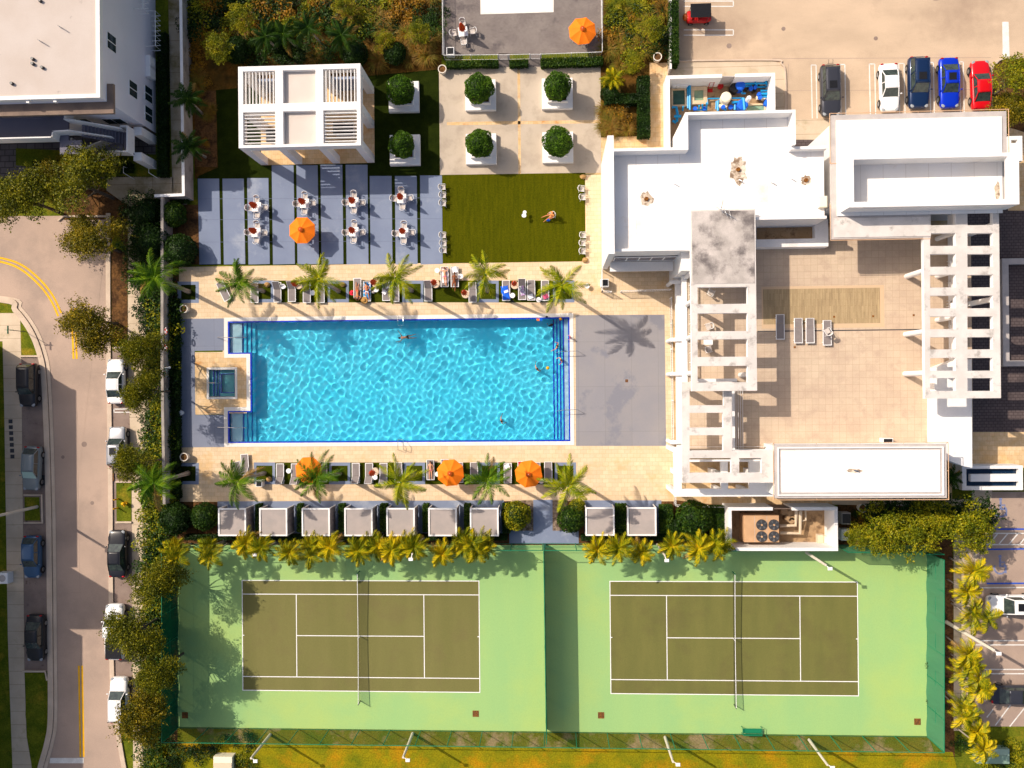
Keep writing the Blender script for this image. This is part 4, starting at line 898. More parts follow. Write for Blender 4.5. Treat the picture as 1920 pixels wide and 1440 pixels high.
# high east roofs
ZH = 9.0
q = R(1559,212,1888,385,ZH); q2 = R(1559,380,1745,447,ZH)
slab('upper_roof', [q, (q2[0], q2[1], q2[2], q[1]+.5)], [], ZH-.35, ZH, M['border'], mtop=M['border'])
MB().box(q[0]+.5, q[1]+.4, q[2]-.4, q[3]-.3, 0, ZH-.352).build('wall', M['stucco'], cl)
m_ = R(1569,222,1879,402,ZH+.1); mm = MB().box(m_[0], m_[1], m_[2], m_[3], ZH+.002, ZH+.12).build('roof_membrane', M['roof'], cl)
q3 = R(1563,408,1745,444,ZH+.02); MB().box(q3[0], q3[1], q3[2], q3[3], ZH+.003, ZH+.05).build('roof_slab', M['frameconc'], cl)
rimrail(1559,212,1888,300,ZH,3.2,cl)
b = MB(); g = .1
b.tube([(q2[0]-g, q2[3], ZH), (q2[0]-g, q2[1]-g, ZH), (q2[2], q2[1]-g, ZH)], .035, 5)
b.build('edge_rail', mat('cable_rail_tan', A(236,190,150,.8), grain=0), cl)
ZU = 11.2
o_ = R(1591,289,1911,386,ZU); i_ = R(1601,296,1890,376,ZU)
slab('roof_screen', [o_], [i_], ZU-.5, ZU, M['stucco'])
i2 = (i_[0]-.02, i_[1]-.02, i_[2]+.02, i_[3]+.02)
wb = MB(); th = .22
for w in ((o_[0],o_[1],o_[2],o_[1]+th),(o_[0],o_[3]-th,o_[2],o_[3]),(o_[0],o_[1]+th+.001,o_[0]+th,o_[3]-th-.001)):
    n = 3 if w[2]-w[0] > 3 else 1
    for k in range(n):
        if n == 1: wb.box(w[0], w[1], w[2], w[3], ZH+.124, ZU-.502)
        else:
            L_ = (w[2]-w[0])/n; wb.box(w[0]+k*L_, w[1], w[0]+k*L_+L_*.30, w[3], ZH+.124, ZU-.502); wb.box(w[0]+k*L_+L_*.30+.002, w[1], w[0]+(k+1)*L_-.002, w[3], ZH+.125, ZH+1.45)
wb.build('roof_screen', M['stucco'], cl)
vent(1870,360,.25,.9,ZH+.12,mm,False)
# east pergola
eo = R(1733,394,1875,747,ZH)
rows = [(398,422),(437,461),(476,500),(515,539),(554,578),(593,617),(632,655),(671,695),(709,733)]
slab('pergola', [eo], [R(1744,a,1792,b,ZH) for a, b in rows]+[R(1814,a,1862,b,ZH) for a, b in rows], ZH-.5, ZH-.004, M['stucco'], mtop=M['frameconc'])
for yy, xx in ((518,1700),(627,1698),(701,1697)):
    p = G(xx, yy, ZT); MB().tube([(p.x, p.y, ZT+.001), (p.x, p.y, ZH-.502)], .24, 14).build('column', M['stucco'], cl)
for yy in (448, 518, 600, 701):
    p = G(1757, yy, ZT); MB().tube([(p.x, p.y, ZT+.001), (p.x, p.y, ZH-.502)], .22, 12).build('column', M['stucco'], cl)
for yy in (420, 560, 740): p = G(1868, yy, ZH); MB().box(p.x-.2, p.y-.2, p.x+.2, p.y+.2, 0, ZH-.502).build('column', M['stucco'], cl)
a = R(1788,400,1794,700,ZT+1); MB().box(a[0], a[1], a[2], a[3], ZT+.001, ZT+1.0).build('parapet', M['stucco'], cl)
# skylight well between roof and terrace
q = R(1410,412,1553,463,ZT+1.1); i = R(1418,418,1528,448,ZT+1.1)
slab('roof_well', [q], [i], ZT+.001, ZT+1.1, M['stucco']); MB().box(i[0]-.01, i[1]-.01, i[2]+.01, i[3]+.01, ZT+.002, ZT+.35).build('well_floor', M['dustyfloor'], cl)
p = G(1665, 828, ZT+.8); tr = thing('terrace_bin', 'grey bin against the north edge of the white south roof on the terrace', 'bin', (p.x, p.y, ZT)); MB().box(p.x-.45, p.y-.15, p.x+.45, p.y+.3, ZT+.02, ZT+.8).build('bin_body', M['wframe'], tr); MB().box(p.x-.38, p.y-.1, p.x+.38, p.y+.25, ZT+.801, ZT+.83).build('bin_lid', M['black'], tr)

# ------------------------------------------------------------------ pump yard
py_ = thing('pump_yard_wall', 'white walled yard full of blue pipes north of the clubhouse', 'wall', G(1350, 190))
ZY = 2.4
q = R(1250,139,1454,285,ZY); q = (q[0], yA+.02, q[2], q[3]); w = .32; gx0, gx1 = X(1354,ZY,142), X(1379,ZY,142)
MB().box(q[0], q[1], q[0]+w, q[3], 0, ZY).box(q[0]+w+.002, q[3]-w, gx0, q[3], 0, ZY).box(gx1, q[3]-w, q[2], q[3], 0, ZY).box(q[2]-w, yB+.02, q[2], q[3]-w-.002, 0, ZY).build('wall_body', M['stucco'], py_)
MB().box(gx0+.01, q[3]-.2, gx1-.01, q[3]-.12, .05, 2.2).build('gate', M['border'], py_)
grid('pump_yard_floor', [(q[0]+w, yB-.5, q[2]-w, q[3]-w), (q[0]+w, yA+.02, xA-.05, q[3]-w)], [], LZ(6), M['dustyfloor'])
def pit(label, px0, py0, px1, py1, kerb, m):
    r_ = thing('filter_pit', label, 'tank', G((px0+px1)/2, (py0+py1)/2), 'water tanks in the pump yard'); a = R(px0, py0, px1, py1, .35)
    k = kerb
    slab('tank_rim', [a], [(a[0]+k, a[1]+k, a[2]-k, a[3]-k)], 0.04, .35, M['trav'], r_)
    MB().box(a[0]+k-.01, a[1]+k-.01, a[2]-k+.01, a[3]-k+.01, .041, .22).build('tank_water', m, r_)
M['murk'] = mat('murky_water', (.03,.08,.06,1), (.05,.12,.09,1), 1, grain=.05, rough=.1); M['murk2'] = mat('pale_tank_water', (.15,.28,.22,1), (.35,.42,.22,1), 1.2, grain=.05, rough=.1)
pit('dark green water tank at the left wall of the pump yard', 1259, 166, 1287, 199, .15, M['murk'])
pit('cream rimmed water tank in the middle of the pump yard', 1295, 162, 1326, 195, .35, M['murk2'])
pit('pale green tank at the right of the pump yard by the building', 1398, 194, 1436, 214, .15, M['murk2'])
def pipes(label, runs, r=.11, flanges=()):
    p0 = G(*runs[0][0][:2]); r_ = thing('pipework', label, 'pipes', p0, 'blue pipes in the pump yard')
    for run in runs:
        MB().tube([tuple(G(x, y, z)) for x, y, z in run], r, 8).build('pipe', M['pipe'], r_)
    for x, y, z, rr in flanges: c = G(x, y, z); MB().cyl(c.x, c.y, z-.12, z+.12, rr, rr, 12).build('valve', M['cl_blue'], r_)
pipes('pair of straight blue pipes between the dark and the cream tank', [[(1290,160,.4),(1290,203,.4)], [(1293.5,160,.5),(1293.5,206,.5)]])
pipes('bent blue pipes in the lower left corner of the pump yard', [[(1260,201,.5),(1268,201,.5),(1270,212,.5),(1269,228,.5)], [(1264,218,.8),(1277,218,.8)], [(1261,226,.4),(1268,230,.4)]], .14)
pipes('thin blue pipe that crosses the pump yard floor to the filters', [[(1327,196,.4),(1327,185,.4),(1394,184,.4)], [(1342,205,.4),(1343,190,.4),(1351,188,.4)]], .07)
pipes('row of blue pipes and valves below the cream tank', [[(1302,206,.4),(1326,206,.4)], [(1310,206,.4),(1311,198,1.0)], [(1317,206,.4),(1317,196,1.0)], [(1325,204,.4),(1325,193,1.1)], [(1280,207,.4),(1281,200,.9)]], .09, ((1303,204,.5,.2),(1320,204,.5,.2)))
pipes('big blue pipe loop at the right wall of the pump yard', [[(1426,170,.8),(1442,170,.8),(1443,205,.8)], [(1424,176,.8),(1440,176,.8)], [(1424,181,.6),(1440,181,.6)], [(1439,170,.4),(1439,205,.4)], [(1426,183,.4),(1438,184,.4)]], .13, ((1423,177,.9,.2),(1425,183,.9,.2)))
pipes('tangle of blue pipes along the far wall of the pump yard', [[(1396,157,.9),(1440,156,.9)], [(1391,168,.5),(1391,175,.5),(1398,175,.5)], [(1416,155,1.2),(1420,163,.6),(1436,163,.6)], [(1391,162,.7),(1410,161,.7)], [(1436,152,1.2),(1440,165,.6)]], .1, ((1408,166,.8,.2),(1416,164,.9,.18)))
pipes('blue pipes round the filters at the lower middle of the pump yard', [[(1346,190,.5),(1346,208,.5)], [(1372,192,.8),(1388,191,.8),(1394,184,.9)], [(1378,190,.6),(1378,206,.6)], [(1354,203,.5),(1362,206,.5)], [(1394,184,1.2),(1396,206,1.2)]], .12, ((1356,201,.7,.2),(1370,201,.5,.22)))
def barrel(px, py, r, h, m, label, nm='barrel', cat='barrel', lid=None, group=None):
    c = G(px, py); r_ = thing(nm, label, cat, c, group); MB().cyl(c.x, c.y, .04, h*.92, r, r*1.03, 16).build('body', m, r_)
    MB().cyl(c.x, c.y, h*.92+.002, h, r*1.03, r*.8, 16).build('lid', lid or m, r_); return r_
barrel(1357,190,.5,1.3,M['cream'],'round cream filter tank in the middle of the pump yard')
barrel(1388,203,.5,1.2,M['cl_blue'],'blue barrel by the white standpipe in the pump yard')
barrel(1384,167,.45,1.1,M['cl_blue'],'blue barrel beside the black bin near the pump yard gate')
barrel(1374,170,.45,.9,M['black'],'black bin near the pump yard gate')
barrel(1381,160,.35,.8,mat('yellow_plastic',(.75,.6,.02,1),grain=0),'yellow tub behind the blue barrel near the pump yard gate')
barrel(1435,197,.3,.7,M['cl_blue'],'small blue drum by the orange box at the right wall of the pump yard')
barrel(1350,163,.28,.35,M['red'],'red bucket on the open floor of the pump yard')
barrel(1396,196,.22,2.0,M['white'],'white standpipe in the pump yard','standpipe','pipe')
for k in range(4): barrel(1262+k*7.2,163,.27,.9,M['white'],f'white plastic drum by the left wall of the pump yard, {["first","second","third","last"][k]} of four','drum','drum',group='row of white drums')
for px, py, s in ((1420,160,1),(1406,172,1),(1424,186,1),(1352,202,1)):
    c = G(px, py); r_ = thing('pump', {1420:'grey pump at the far wall among the blue pipes',1406:'grey pump in front of the far wall pipes',1424:'cream pump by the right pipe loop',1352:'small cream pump at the lower pipes'}[px]+' in the pump yard', 'pump', c, 'pumps in the pump yard')
    MB().tube([(c.x-.4,c.y,.4),(c.x+.1,c.y,.4)], .2, 10).build('motor', M['darkmetal'] if s and px < 1424 and px > 1400 else M['cream'], r_); MB().cyl(c.x+.3, c.y, .1, .6, .24, .2, 12).build('strainer', M['black'] if px==1406 else M['cream'], r_)
c = G(1331,167); r_ = thing('hand_truck', 'dark red hand truck standing in the pump yard', 'hand truck', c); MB().tube([(c.x-.2,c.y,.1),(c.x-.2,c.y+.2,1.2),(c.x+.2,c.y+.2,1.2),(c.x+.2,c.y,.1)], .03, 6).build('frame', M['red'], r_); MB().box(c.x-.25,c.y-.35,c.x+.25,c.y,.06,.1).build('toe_plate', M['red'], r_)
# ------------------------------------------------------------------ air conditioning yard
ZA = 2.9
ac = thing('machine_yard_wall', 'white walled yard round the air conditioner south of the clubhouse', 'wall', G(1470, 985))
q = R(1366,951,1571,1033,ZA); i = R(1379,955,1548,1019,ZA); i = (i[0], i[1], i[2], i[3])
ox0, oy0, ox1, oy1 = q; w = .3
b = MB(); b.box(ox0, oy0, ox0+w, oy1, 0, ZA); b.box(ox1-w, oy0, ox1, oy1, 0, ZA+.001); b.box(ox0+w+.001, oy0, ox1-w-.001, oy0+w, 0, ZA)
gx0, gx1 = X(1449,ZA,953), X(1485,ZA,953); b.box(ox0+w+.001, oy1-w, gx0, oy1, 0, ZA); b.box(gx1, oy1-w, ox1-w-.001, oy1, 0, ZA); b.build('wall_body', M['stucco'], ac)
MB().box(gx0+.02, oy1-.2, gx1-.02, oy1-.14, .05, ZA-.15).build('gate', M['brownfascia'], ac)
grid('machine_yard_floor', [(ox0+w, oy0+w, ox1-w, oy1-w)], [], LZ(6), M['dustyfloor'])
M['tinted'] = mat('fan_grey', (.10,.10,.105,1), grain=0, rough=.5)
un = thing('air_conditioner', 'large beige rooftop type air conditioner with four round fans', 'air conditioner', G(1425, 985)); ZC = 2.2
q = R(1396,967,1461,1017,ZC); MB().box(q[0], q[1], q[2], q[3], .05, ZC, bev=.03).build('cabinet', M['beige'], un)
sm = MB(); sm.box(X(1415,ZC,990)-.015, q[1]+.03, X(1415,ZC,990)+.015, q[3]-.03, ZC+.001, ZC+.006); sm.box(X(1438,ZC,990)-.015, q[1]+.03, X(1438,ZC,990)+.015, q[3]-.03, ZC+.001, ZC+.006); sm.build('panel_seam', M['border'], un)
for px, py in ((1428,984),(1451,984),(1428,1006),(1451,1006)):
    c = G(px, py, ZC); f = MB(); f.cyl(c.x, c.y, ZC+.003, ZC+.08, .52, .5, 24); fo = f.build('fan', M['darkmetal'], un)
    bl = MB()
    for k in range(5):
        a = k*2*PI/5+px; bl.add([(c.x+.1*math.cos(a), c.y+.1*math.sin(a), ZC+.10), (c.x+.45*math.cos(a-.25), c.y+.45*math.sin(a-.25), ZC+.09), (c.x+.45*math.cos(a+.25), c.y+.45*math.sin(a+.25), ZC+.13)], [(0,1,2)])
    bl.build('fan_blade', M['tinted'], fo); MB().cyl(c.x, c.y, ZC+.085, ZC+.15, .1, .09, 10).build('fan_hub', M['beige'], fo)
pt = thing('insulated_pipes', 'tan insulated pipes between the air conditioner and the yard wall', 'pipes', G(1490, 985))
for run in ([(1462,999,.9),(1500,1000,.9),(1501,958,1.4)], [(1462,986,.9),(1492,985,.9),(1493,956,1.4)], [(1510,957,1.0),(1511,975,1.0),(1502,977,1.0)]):
    MB().tube([tuple(G(*v)) for v in run], .16 if run[0][0] < 1500 else .09, 8).build('pipe', M['tanpipe'], pt)
for px, py in ((1466,957),(1478,960),(1473,970),(1483,967),(1480,973)):
    barrel(px, py, .34, .9, M['dustyfloor'], f'dusty drum by the gate of the air conditioning yard, {["left","upper","lower left","right","lowest"][[1466,1478,1473,1483,1480].index(px)]} one', 'drum', 'drum', group='drums in the air conditioning yard')
c = G(1538,1008); r_ = thing('junction_box', 'small tan equipment box in the lower right corner of the air conditioning yard', 'box', c); MB().box(c.x-.45,c.y-.4,c.x+.1,c.y+.4,.04,.7,bev=.03).build('cabinet', M['tanpipe'], r_); MB().box(c.x+.12,c.y-.4,c.x+.5,c.y+.3,.04,.95,bev=.03).build('cabinet', M['cream'], r_)
c = G(1573,968); r_ = thing('transformer', 'dark grey utility cabinet just right of the air conditioning yard wall', 'cabinet', c); MB().box(c.x-.1,c.y-.6,c.x+.75,c.y+.5,.02,1.1,bev=.04).build('cabinet', M['border'], r_); MB().box(c.x-.05,c.y-.5,c.x+.7,c.y+.4,1.102,1.14).build('lid', M['darkmetal'], r_)
c = G(1576,1000); r_ = thing('condenser', 'small white condenser with one dark fan right of the air conditioning yard', 'air conditioner', c); MB().box(c.x-.2,c.y-.55,c.x+.6,c.y+.55,.02,.9,bev=.06).build('cabinet', M['wframe'], r_); MB().cyl(c.x+.2,c.y,.902,.93,.2,.2,14).build('fan', M['black'], r_)
# ------------------------------------------------------------------ entrance fountain and other bits at the right edge
fn = thing('entrance_planter', 'white rectangular entrance basin with dark water and a white bar, right edge', 'planter', G(1860, 895)); ZE = 1.9
o_ = R(1804,873,1918,919,ZE); i_ = R(1812,879,1911,912,ZE); slab('rim', [o_], [i_], 0.03, ZE, M['stucco'], fn)
MB().box(i_[0]-.01, i_[1]-.01, i_[2]+.01, i_[3]+.01, .9, ZE-.5).build('dark_water', mat('dark_basin', (.005,.02,.05,1), grain=0, rough=.1), fn)
q = R(1820,889,1911,903,ZE-.05); MB().box(q[0], q[1], q[2], q[3], ZE-.499, ZE-.05).build('bar', M['stucco'], fn)
kb = thing('low_planter_wall', 'grey stone kerb round the dark paver court at the right edge', 'wall', G(1895, 585)); q = R(1880,483,2100,686,.45); i = R(1892,494,2090,675,.45)
slab('kerb', [q], [i], LZ(1)+.001, .45, M['border'], kb)
sq = thing('white_frame', 'white square frame beside the upper right corner of the clubhouse', 'frame', G(1912, 262)); q = R(1890,255,1917,302,3.4); slab('frame', [q], [R(1896,262,1908,268,3.4)], 3.0, 3.4, M['stucco'], sq)
for px, py in ((1894,298),(1913,298)): c = G(px, py, 3.4); MB().box(c.x-.12,c.y-.12,c.x+.12,c.y+.12,LZ(2)+.001,2.999).build('post', M['stucco'], sq)
# ------------------------------------------------------------------ plants
def fast_mesh(name, v, f, mi, mats, parent=None, smooth=False):
    me = bpy.data.meshes.new(name); v = np.asarray(v, np.float32); f = np.asarray(f, np.int32); k = f.shape[1]
    me.vertices.add(len(v)); me.vertices.foreach_set('co', v.ravel()); me.loops.add(f.size); me.loops.foreach_set('vertex_index', f.ravel())
    me.polygons.add(len(f)); me.polygons.foreach_set('loop_start', np.arange(0, f.size, k, dtype=np.int32)); me.polygons.foreach_set('loop_total', np.full(len(f), k, np.int32))
    me.update(calc_edges=True)
    for m in (mats if isinstance(mats, (list, tuple)) else [mats]): me.materials.append(m)
    o = bpy.data.objects.new(name, me); COL.objects.link(o)
    if parent is not None: o.parent = parent
    return o
def leaves(name, pts, size, m, parent, rng, up=.5, aspect=.6, fold=.25):
    """one folded leaf-sized face pair at every point"""
    pts = np.asarray(pts); n = len(pts)
    d = rng.normal(size=(n, 3)); d[:, 2] += up*1.6; d /= np.linalg.norm(d, axis=1)[:, None]          # leaf normal
    t = np.cross(d, rng.normal(size=(n, 3))); t /= np.linalg.norm(t, axis=1)[:, None]; s = np.cross(d, t)
    L_ = (size*rng.uniform(.6, 1.3, n))[:, None]; W_ = L_*aspect
    a = pts-t*L_*.5; b = pts+t*L_*.5; c = pts+s*W_*.5-d*W_*fold; e = pts-s*W_*.5-d*W_*fold
    v = np.stack([a, c, b, e], 1).reshape(-1, 3); f = np.arange(4*n).reshape(-1, 4)
    return fast_mesh(name, v, f, None, m, parent)
def blob_points(rng, centres, radii, per, hollow=.55, squash=.8):
    out = []
    for c, r in zip(centres, radii):
        k = int(per*r*r); d = rng.normal(size=(k, 3)); d /= np.linalg.norm(d, axis=1)[:, None]
        rr = r*(hollow+(1-hollow)*rng.random(k)**.6); p = d*rr[:, None]; p[:, 2] *= squash; out.append(p+np.asarray(c))
    return np.concatenate(out)
def tree_proto(seed, R_, H, leafm, size=.20, nb=17, per=150, trunk=.16, lobes=5, squash=.62, name='tree', cat='tree'):
    def fn():
        rng = np.random.default_rng(seed); root = thing(name, 'tree', cat)
        cs, rs = [], []; la = rng.uniform(0, 2*PI, lobes)
        for k in range(nb):
            a = la[k % lobes]+rng.normal()*.35 if k % 3 else rng.uniform(0, 2*PI); q = (rng.random()**.55)*R_*(.9 if k % 3 else .6)
            z = H-(q/R_)**2*R_*squash+rng.uniform(-.5, .35)*R_*.3
            cs.append((q*math.cos(a), q*math.sin(a), z)); rs.append(rng.uniform(.20, .36)*R_)
        cs.append((0, 0, H-.2)); rs.append(.34*R_)
        p = blob_points(rng, cs, rs, per); ex = []
        for c, r in zip(cs, rs):                                    # ragged twigs beyond each clump
            for _ in range(5):
                a = math.atan2(c[1], c[0])+rng.normal()*.6; e = np.array([math.cos(a), math.sin(a), rng.uniform(-.2, .35)]); L_ = r*rng.uniform(1.0, 1.75)
                for t in np.linspace(.7, 1, 9): ex.append(np.array(c)+e*L_*t+rng.normal(size=3)*.09*r)
        p = np.concatenate([p, np.array(ex)]); leaves('crown', p, size, leafm, root, rng)
        b = MB(); b.tube([(0,0,0),(.05,.03,H*.3),(0,0,H*.62),(.05,0,H*.85)], [trunk, trunk*.8, trunk*.6, trunk*.3], 8)
        for c, r in list(zip(cs, rs))[:11]:
            s_ = Vector((0, 0, H*rng.uniform(.38, .62))); e = Vector(c); m_ = s_.lerp(e, .5)+Vector((0, 0, -.15)); b.tube([s_, m_, e], [trunk*.42, trunk*.25, trunk*.08], 5)
        b.build('trunk', M['bark'], root); return root
    return Proto(fn)
def crown_base(px, py, zc): p = G(px, py, zc); return (p.x, p.y, 0)
TP = {'a': tree_proto(11, 2.9, 5.6, M['lf_street'], nb=30, per=520, size=.16), 'b': tree_proto(12, 2.9, 5.3, M['lf_street2'], lobes=6, nb=30, per=520, size=.16), 'c': tree_proto(13, 2.9, 5.8, M['lf_street'], lobes=4, nb=30, per=520, size=.16),
      'y': tree_proto(14, 2.5, 5.4, M['lf_yellow'], size=.17, nb=22, per=430), 'd': tree_proto(15, 2.3, 4.2, M['lf_dark'], nb=18, per=330, name='bush', cat='bush')}  # last one: not a bush but the same kind of tree, shade painted into its leaf colour
def tree(k, px, py, s, label, rz, group, zc=None, hz=None):
    return TP[k].put(crown_base(px, py, (zc or 5.0)*(hz or s)), rz, label, (s, s, hz or s), group)
ST = 'street trees'
for k, px, py, s, rz, lab in (('a',38,372,1.2,0,'big olive street tree at the left edge above the curved road'),
    ('c',150,345,1.18,2,'olive street tree right below the apartment stair, at the top of the cluster'),
    ('b',95,330,.85,5.1,'small olive tree crown between the two big ones under the apartment building'),
    ('b',172,455,1.05,1,'street tree overhanging the road just below the broken kerb'),
    ('b',163,598,1.08,3.6,'orange-tinged street tree over the yellow centre line, where the road bends'),
    ('a',268,735,.78,.5,'small tree beside the white parked car, shading the sidewalk'),
    ('c',262,868,.80,4,'small tree whose crown touches the silver car'),
    ('a',264,650,.78,3.0,'small tree at the top of the right hand parking bay'),
    ('a',250,1188,1.05,2.2,'street tree that hides most of the white pickup truck'),
    ('b',247,1352,.98,5.5,'lowest street tree, over the rear of the white car in the bottom left'),
    ('c',288,1100,.85,1.5,'narrow tree squeezed between the sidewalk and the court fence, below the yellow palms'),
    ('a',292,1262,.8,3.1,'narrow tree in the hedge between the two lower street trees')):
    tree(k, px, py, s, lab, rz, ST, hz=1.15 if py > 1000 else 1.25 if s < .84 else None)
for px, py, s, lab in ((1652,966,.9,'leftmost'),(1693,962,1.0,'second'),(1738,958,1.0,'third'),(1782,964,1.05,'fourth'),(1828,968,.95,'last')):  # building shade on the tree crowns, put in as a row of dark leaves
    tree('d', px, py, s, f'tree with shade painted in its leaves south of the roof box, {lab} from the left', rnd.uniform(0, 6), 'trees with painted shade north of the right court', 3.2)
for k, px, py, s, rz, lab in (('y',1665,985,.95,0,'leafy tree north of the right court, just right of the white round pot'),('y',1715,1000,1.0,2,'leafy tree overhanging the top right of the right court, second of its row'),
    ('y',1760,975,.9,4,'leafy tree south of the white roof box, third of its row'),('y',1812,985,1.05,1,'leafy tree at the edge of the accessible parking, last of its row'),('y',1625,1005,.6,5,'small yellowish tree beside the white condenser')):
    tree(k, px, py, s, lab, rz, 'trees north of the right court')
tree('y', 1905, 150, .9, 'yellow-green tree beside the red car', 3, 'trees beside the car park'); tree('b', 1908, 212, .75, 'orange-green tree below the one beside the red car', 1, 'trees beside the car park')
def shrub_proto(seed, leafm, size=.13, per=420, up=.6, name='shrub', spiky=False):
    def fn():
        rng = np.random.default_rng(seed); root = thing(name, 'shrub', 'shrub')
        cs = [(rng.normal()*.34, rng.normal()*.34, .45+rng.uniform(-.1, .25)) for _ in range(8)]; rs = rng.uniform(.3, .55, 8)
        leaves('foliage', blob_points(rng, cs, rs, per), size, leafm, root, rng, up); b = MB()
        for c in cs: b.tube([(0,0,0),(c[0]*.6,c[1]*.6,c[2]*.6),c], [.03,.02,.01], 4)
        b.build('stem', M['bark'], root); return root
    return Proto(fn)
SH = {'hedge': shrub_proto(21, M['lf_hedge']), 'dark': shrub_proto(22, M['lf_dark'], per=480), 'yellow': shrub_proto(23, M['lf_yellow']), 'orange': shrub_proto(24, M['lf_orange'], per=300)}
def grass_proto(seed, m, n=260, name='ornamental_grass'):
    def fn():
        rng = np.random.default_rng(seed); root = thing(name, 'tuft', 'grass tuft'); V = []; F = []
        for k in range(n):
            a = rng.uniform(0, 2*PI); l = rng.uniform(.5, 1.0); h = rng.uniform(.4, .8); w = .018; d = np.array([math.cos(a), math.sin(a)]); s = np.array([-d[1], d[0]])*w; b = rng.normal(size=2)*.08
            for j, (t, z) in enumerate(((0,0),(.35,h*.8),(.75,h),(1.0,h*.7))):
                q = b+d*l*t*.95; ww = 1-t*.85; V += [(q[0]-s[0]*ww, q[1]-s[1]*ww, z), (q[0]+s[0]*ww, q[1]+s[1]*ww, z)]
            o = len(V)-8; F += [(o+2*j, o+2*j+1, o+2*j+3, o+2*j+2) for j in range(3)]
        fast_mesh('blades', V, F, None, m, root); return root
    return Proto(fn)
SH['muhly'] = grass_proto(31, M['lf_grassy']); SH['greengrass'] = grass_proto(32, M['lf_yellow'])
def agave_proto(seed, m):
    def fn():
        rng = np.random.default_rng(seed); root = thing('agave', 'agave', 'agave'); V = []; F = []
        for k in range(34):
            a = k*2.4; el = .25+1.1*(k/34); l = .62*(1-.3*k/34)*rng.uniform(.85, 1.1); d = np.array([math.cos(a)*math.cos(el), math.sin(a)*math.cos(el), math.sin(el)]); s = np.array([-math.sin(a), math.cos(a), 0])*.045
            o = len(V); V += [tuple(d*.05-s*.6), tuple(d*.05+s*.6), tuple(d*l*.5+s), tuple(d*l*.5-s), tuple(d*l+s*.05), tuple(d*l-s*.05)]; F += [(o, o+1, o+2, o+3), (o+3, o+2, o+4, o+5)]
        V = [(x, y, z+.05) for x, y, z in V]; fast_mesh('blades', V, F, None, m, root); return root
    return Proto(fn)
SH['agave'] = agave_proto(41, M['lf_agave']); SH['agavey'] = agave_proto(42, M['lf_agave_y'])
KN = {'hedge':'green','dark':'dark green','yellow':'yellow-green','orange':'orange-leaved','muhly':'straw coloured','greengrass':'pale green','agave':'blue-grey','agavey':'pale yellow-grey'}
def shrub(k, px, py, s, label, group, sz=None):
    p = G(px, py); return SH[k].put((p.x, p.y, 0), rnd.uniform(0, 6.28), label, (s, s, sz or s*.75), group)
NB = 'plants in the orange bed north of the pavilion'
for i, (px, py) in enumerate(((390,47),(393,12),(615,30),(740,15),(757,18))):
    shrub('agave', px, py, 1.05, ['blue-grey agave under the yellow tree left of the bed','agave by the long garden wall at the top edge','lone agave between the orange shrubs and the four palms','left agave of the pair at the top by the kids deck','right agave of the pair at the top by the kids deck'][i], 'agaves north of the pool')
shrub('agavey', 770, 5, 1.0, 'yellowish agave above the pair by the kids deck', 'agaves north of the pool')
for px, py, lab in ((1188,30,'agave right of the kids deck near the top edge'),(1173,196,'agave beside the bare bush right of the plaza'),(1212,2,'agave cut by the top edge right of the kids deck')): shrub('agave', px, py, 1.1, lab, 'agaves east of the plaza')
# yellow shrubs and small trees of the beds, each named by what it stands beside
bedtrees = [('y',405,80,.62,'yellow-green tree beside the long garden wall, largest of the left bed'),('y',450,25,.6,'yellow tree at the top of the bed left of the palms'),('y',640,8,.45,'yellow tree cut by the top edge above the four palms'),
            ('y',780,55,.48,'yellow tree against the left fence of the kids deck'),('y',715,75,.42,'yellow tree right of the four palms'),('y',1225,45,.5,'bright yellow-green tree beside the car park hedge'),('y',1190,110,.42,'yellow-green tree right of the open orange parasol deck')]
for k, px, py, s, lab in bedtrees: tree(k, px, py, s, lab, rnd.uniform(0, 6), 'small trees of the planted beds', 5)
rs2 = random.Random(5)
ORD = 'first second third fourth fifth sixth seventh eighth ninth tenth eleventh twelfth thirteenth fourteenth fifteenth sixteenth seventeenth eighteenth nineteenth twentieth'.split()+[f'twenty-{w}' for w in 'first second third fourth fifth sixth seventh eighth ninth'.split()]+['thirtieth']+[f'thirty-{w}' for w in 'first second third fourth fifth'.split()]
def scatter(kinds, box, n, smin, smax, where, group):
    pts = []
    for _ in range(n*30):
        if len(pts) >= n: break
        q = (rs2.uniform(box[0], box[2]), rs2.uniform(box[1], box[3]))
        if all(abs(q[0]-w[0])+abs(q[1]-w[1]) > (smin+smax)*6 for w in pts): pts.append(q)
    vert = box[3]-box[1] > box[2]-box[0]; pts.sort(key=lambda q: q[1] if vert else q[0]); cnt = {}
    for i, q in enumerate(pts):
        k = kinds[rs2.randrange(len(kinds))]; s = rs2.uniform(smin, smax); cnt[k] = cnt.get(k, 0)+1; nn = 'grass tuft' if k in ("muhly", "greengrass") else 'shrub'
        shrub(k, q[0], q[1], s, f'{KN[k]} {nn} {where}, {ORD[cnt[k]-1]} from the {"top" if vert else "left"}', f'{KN[k]} {nn}s {where}')
scatter(['orange','yellow','muhly','dark','hedge'], (365,-5,825,60), 54, 1.2, 1.9, 'above the pavilion, top edge', NB)
scatter(['dark','hedge','dark','muhly'], (445,85,700,118), 16, 1.1, 1.6, 'between the four palms and the pavilion', NB)
scatter(['muhly','orange','muhly','dark'], (700,60,822,118), 14, 1.1, 1.6, 'left of the kids deck', NB)
scatter(['orange','muhly'], (365,60,440,165), 12, 1.0, 1.5, 'by the upper left corner of the dark turf', NB)
scatter(['muhly','orange'], (370,175,402,300), 6, .6, .9, 'between the garden wall and the dark turf', NB)
scatter(['greengrass','yellow','orange','muhly','dark'], (1138,-5,1245,105), 32, 1.1, 1.7, 'right of the kids deck', NB)
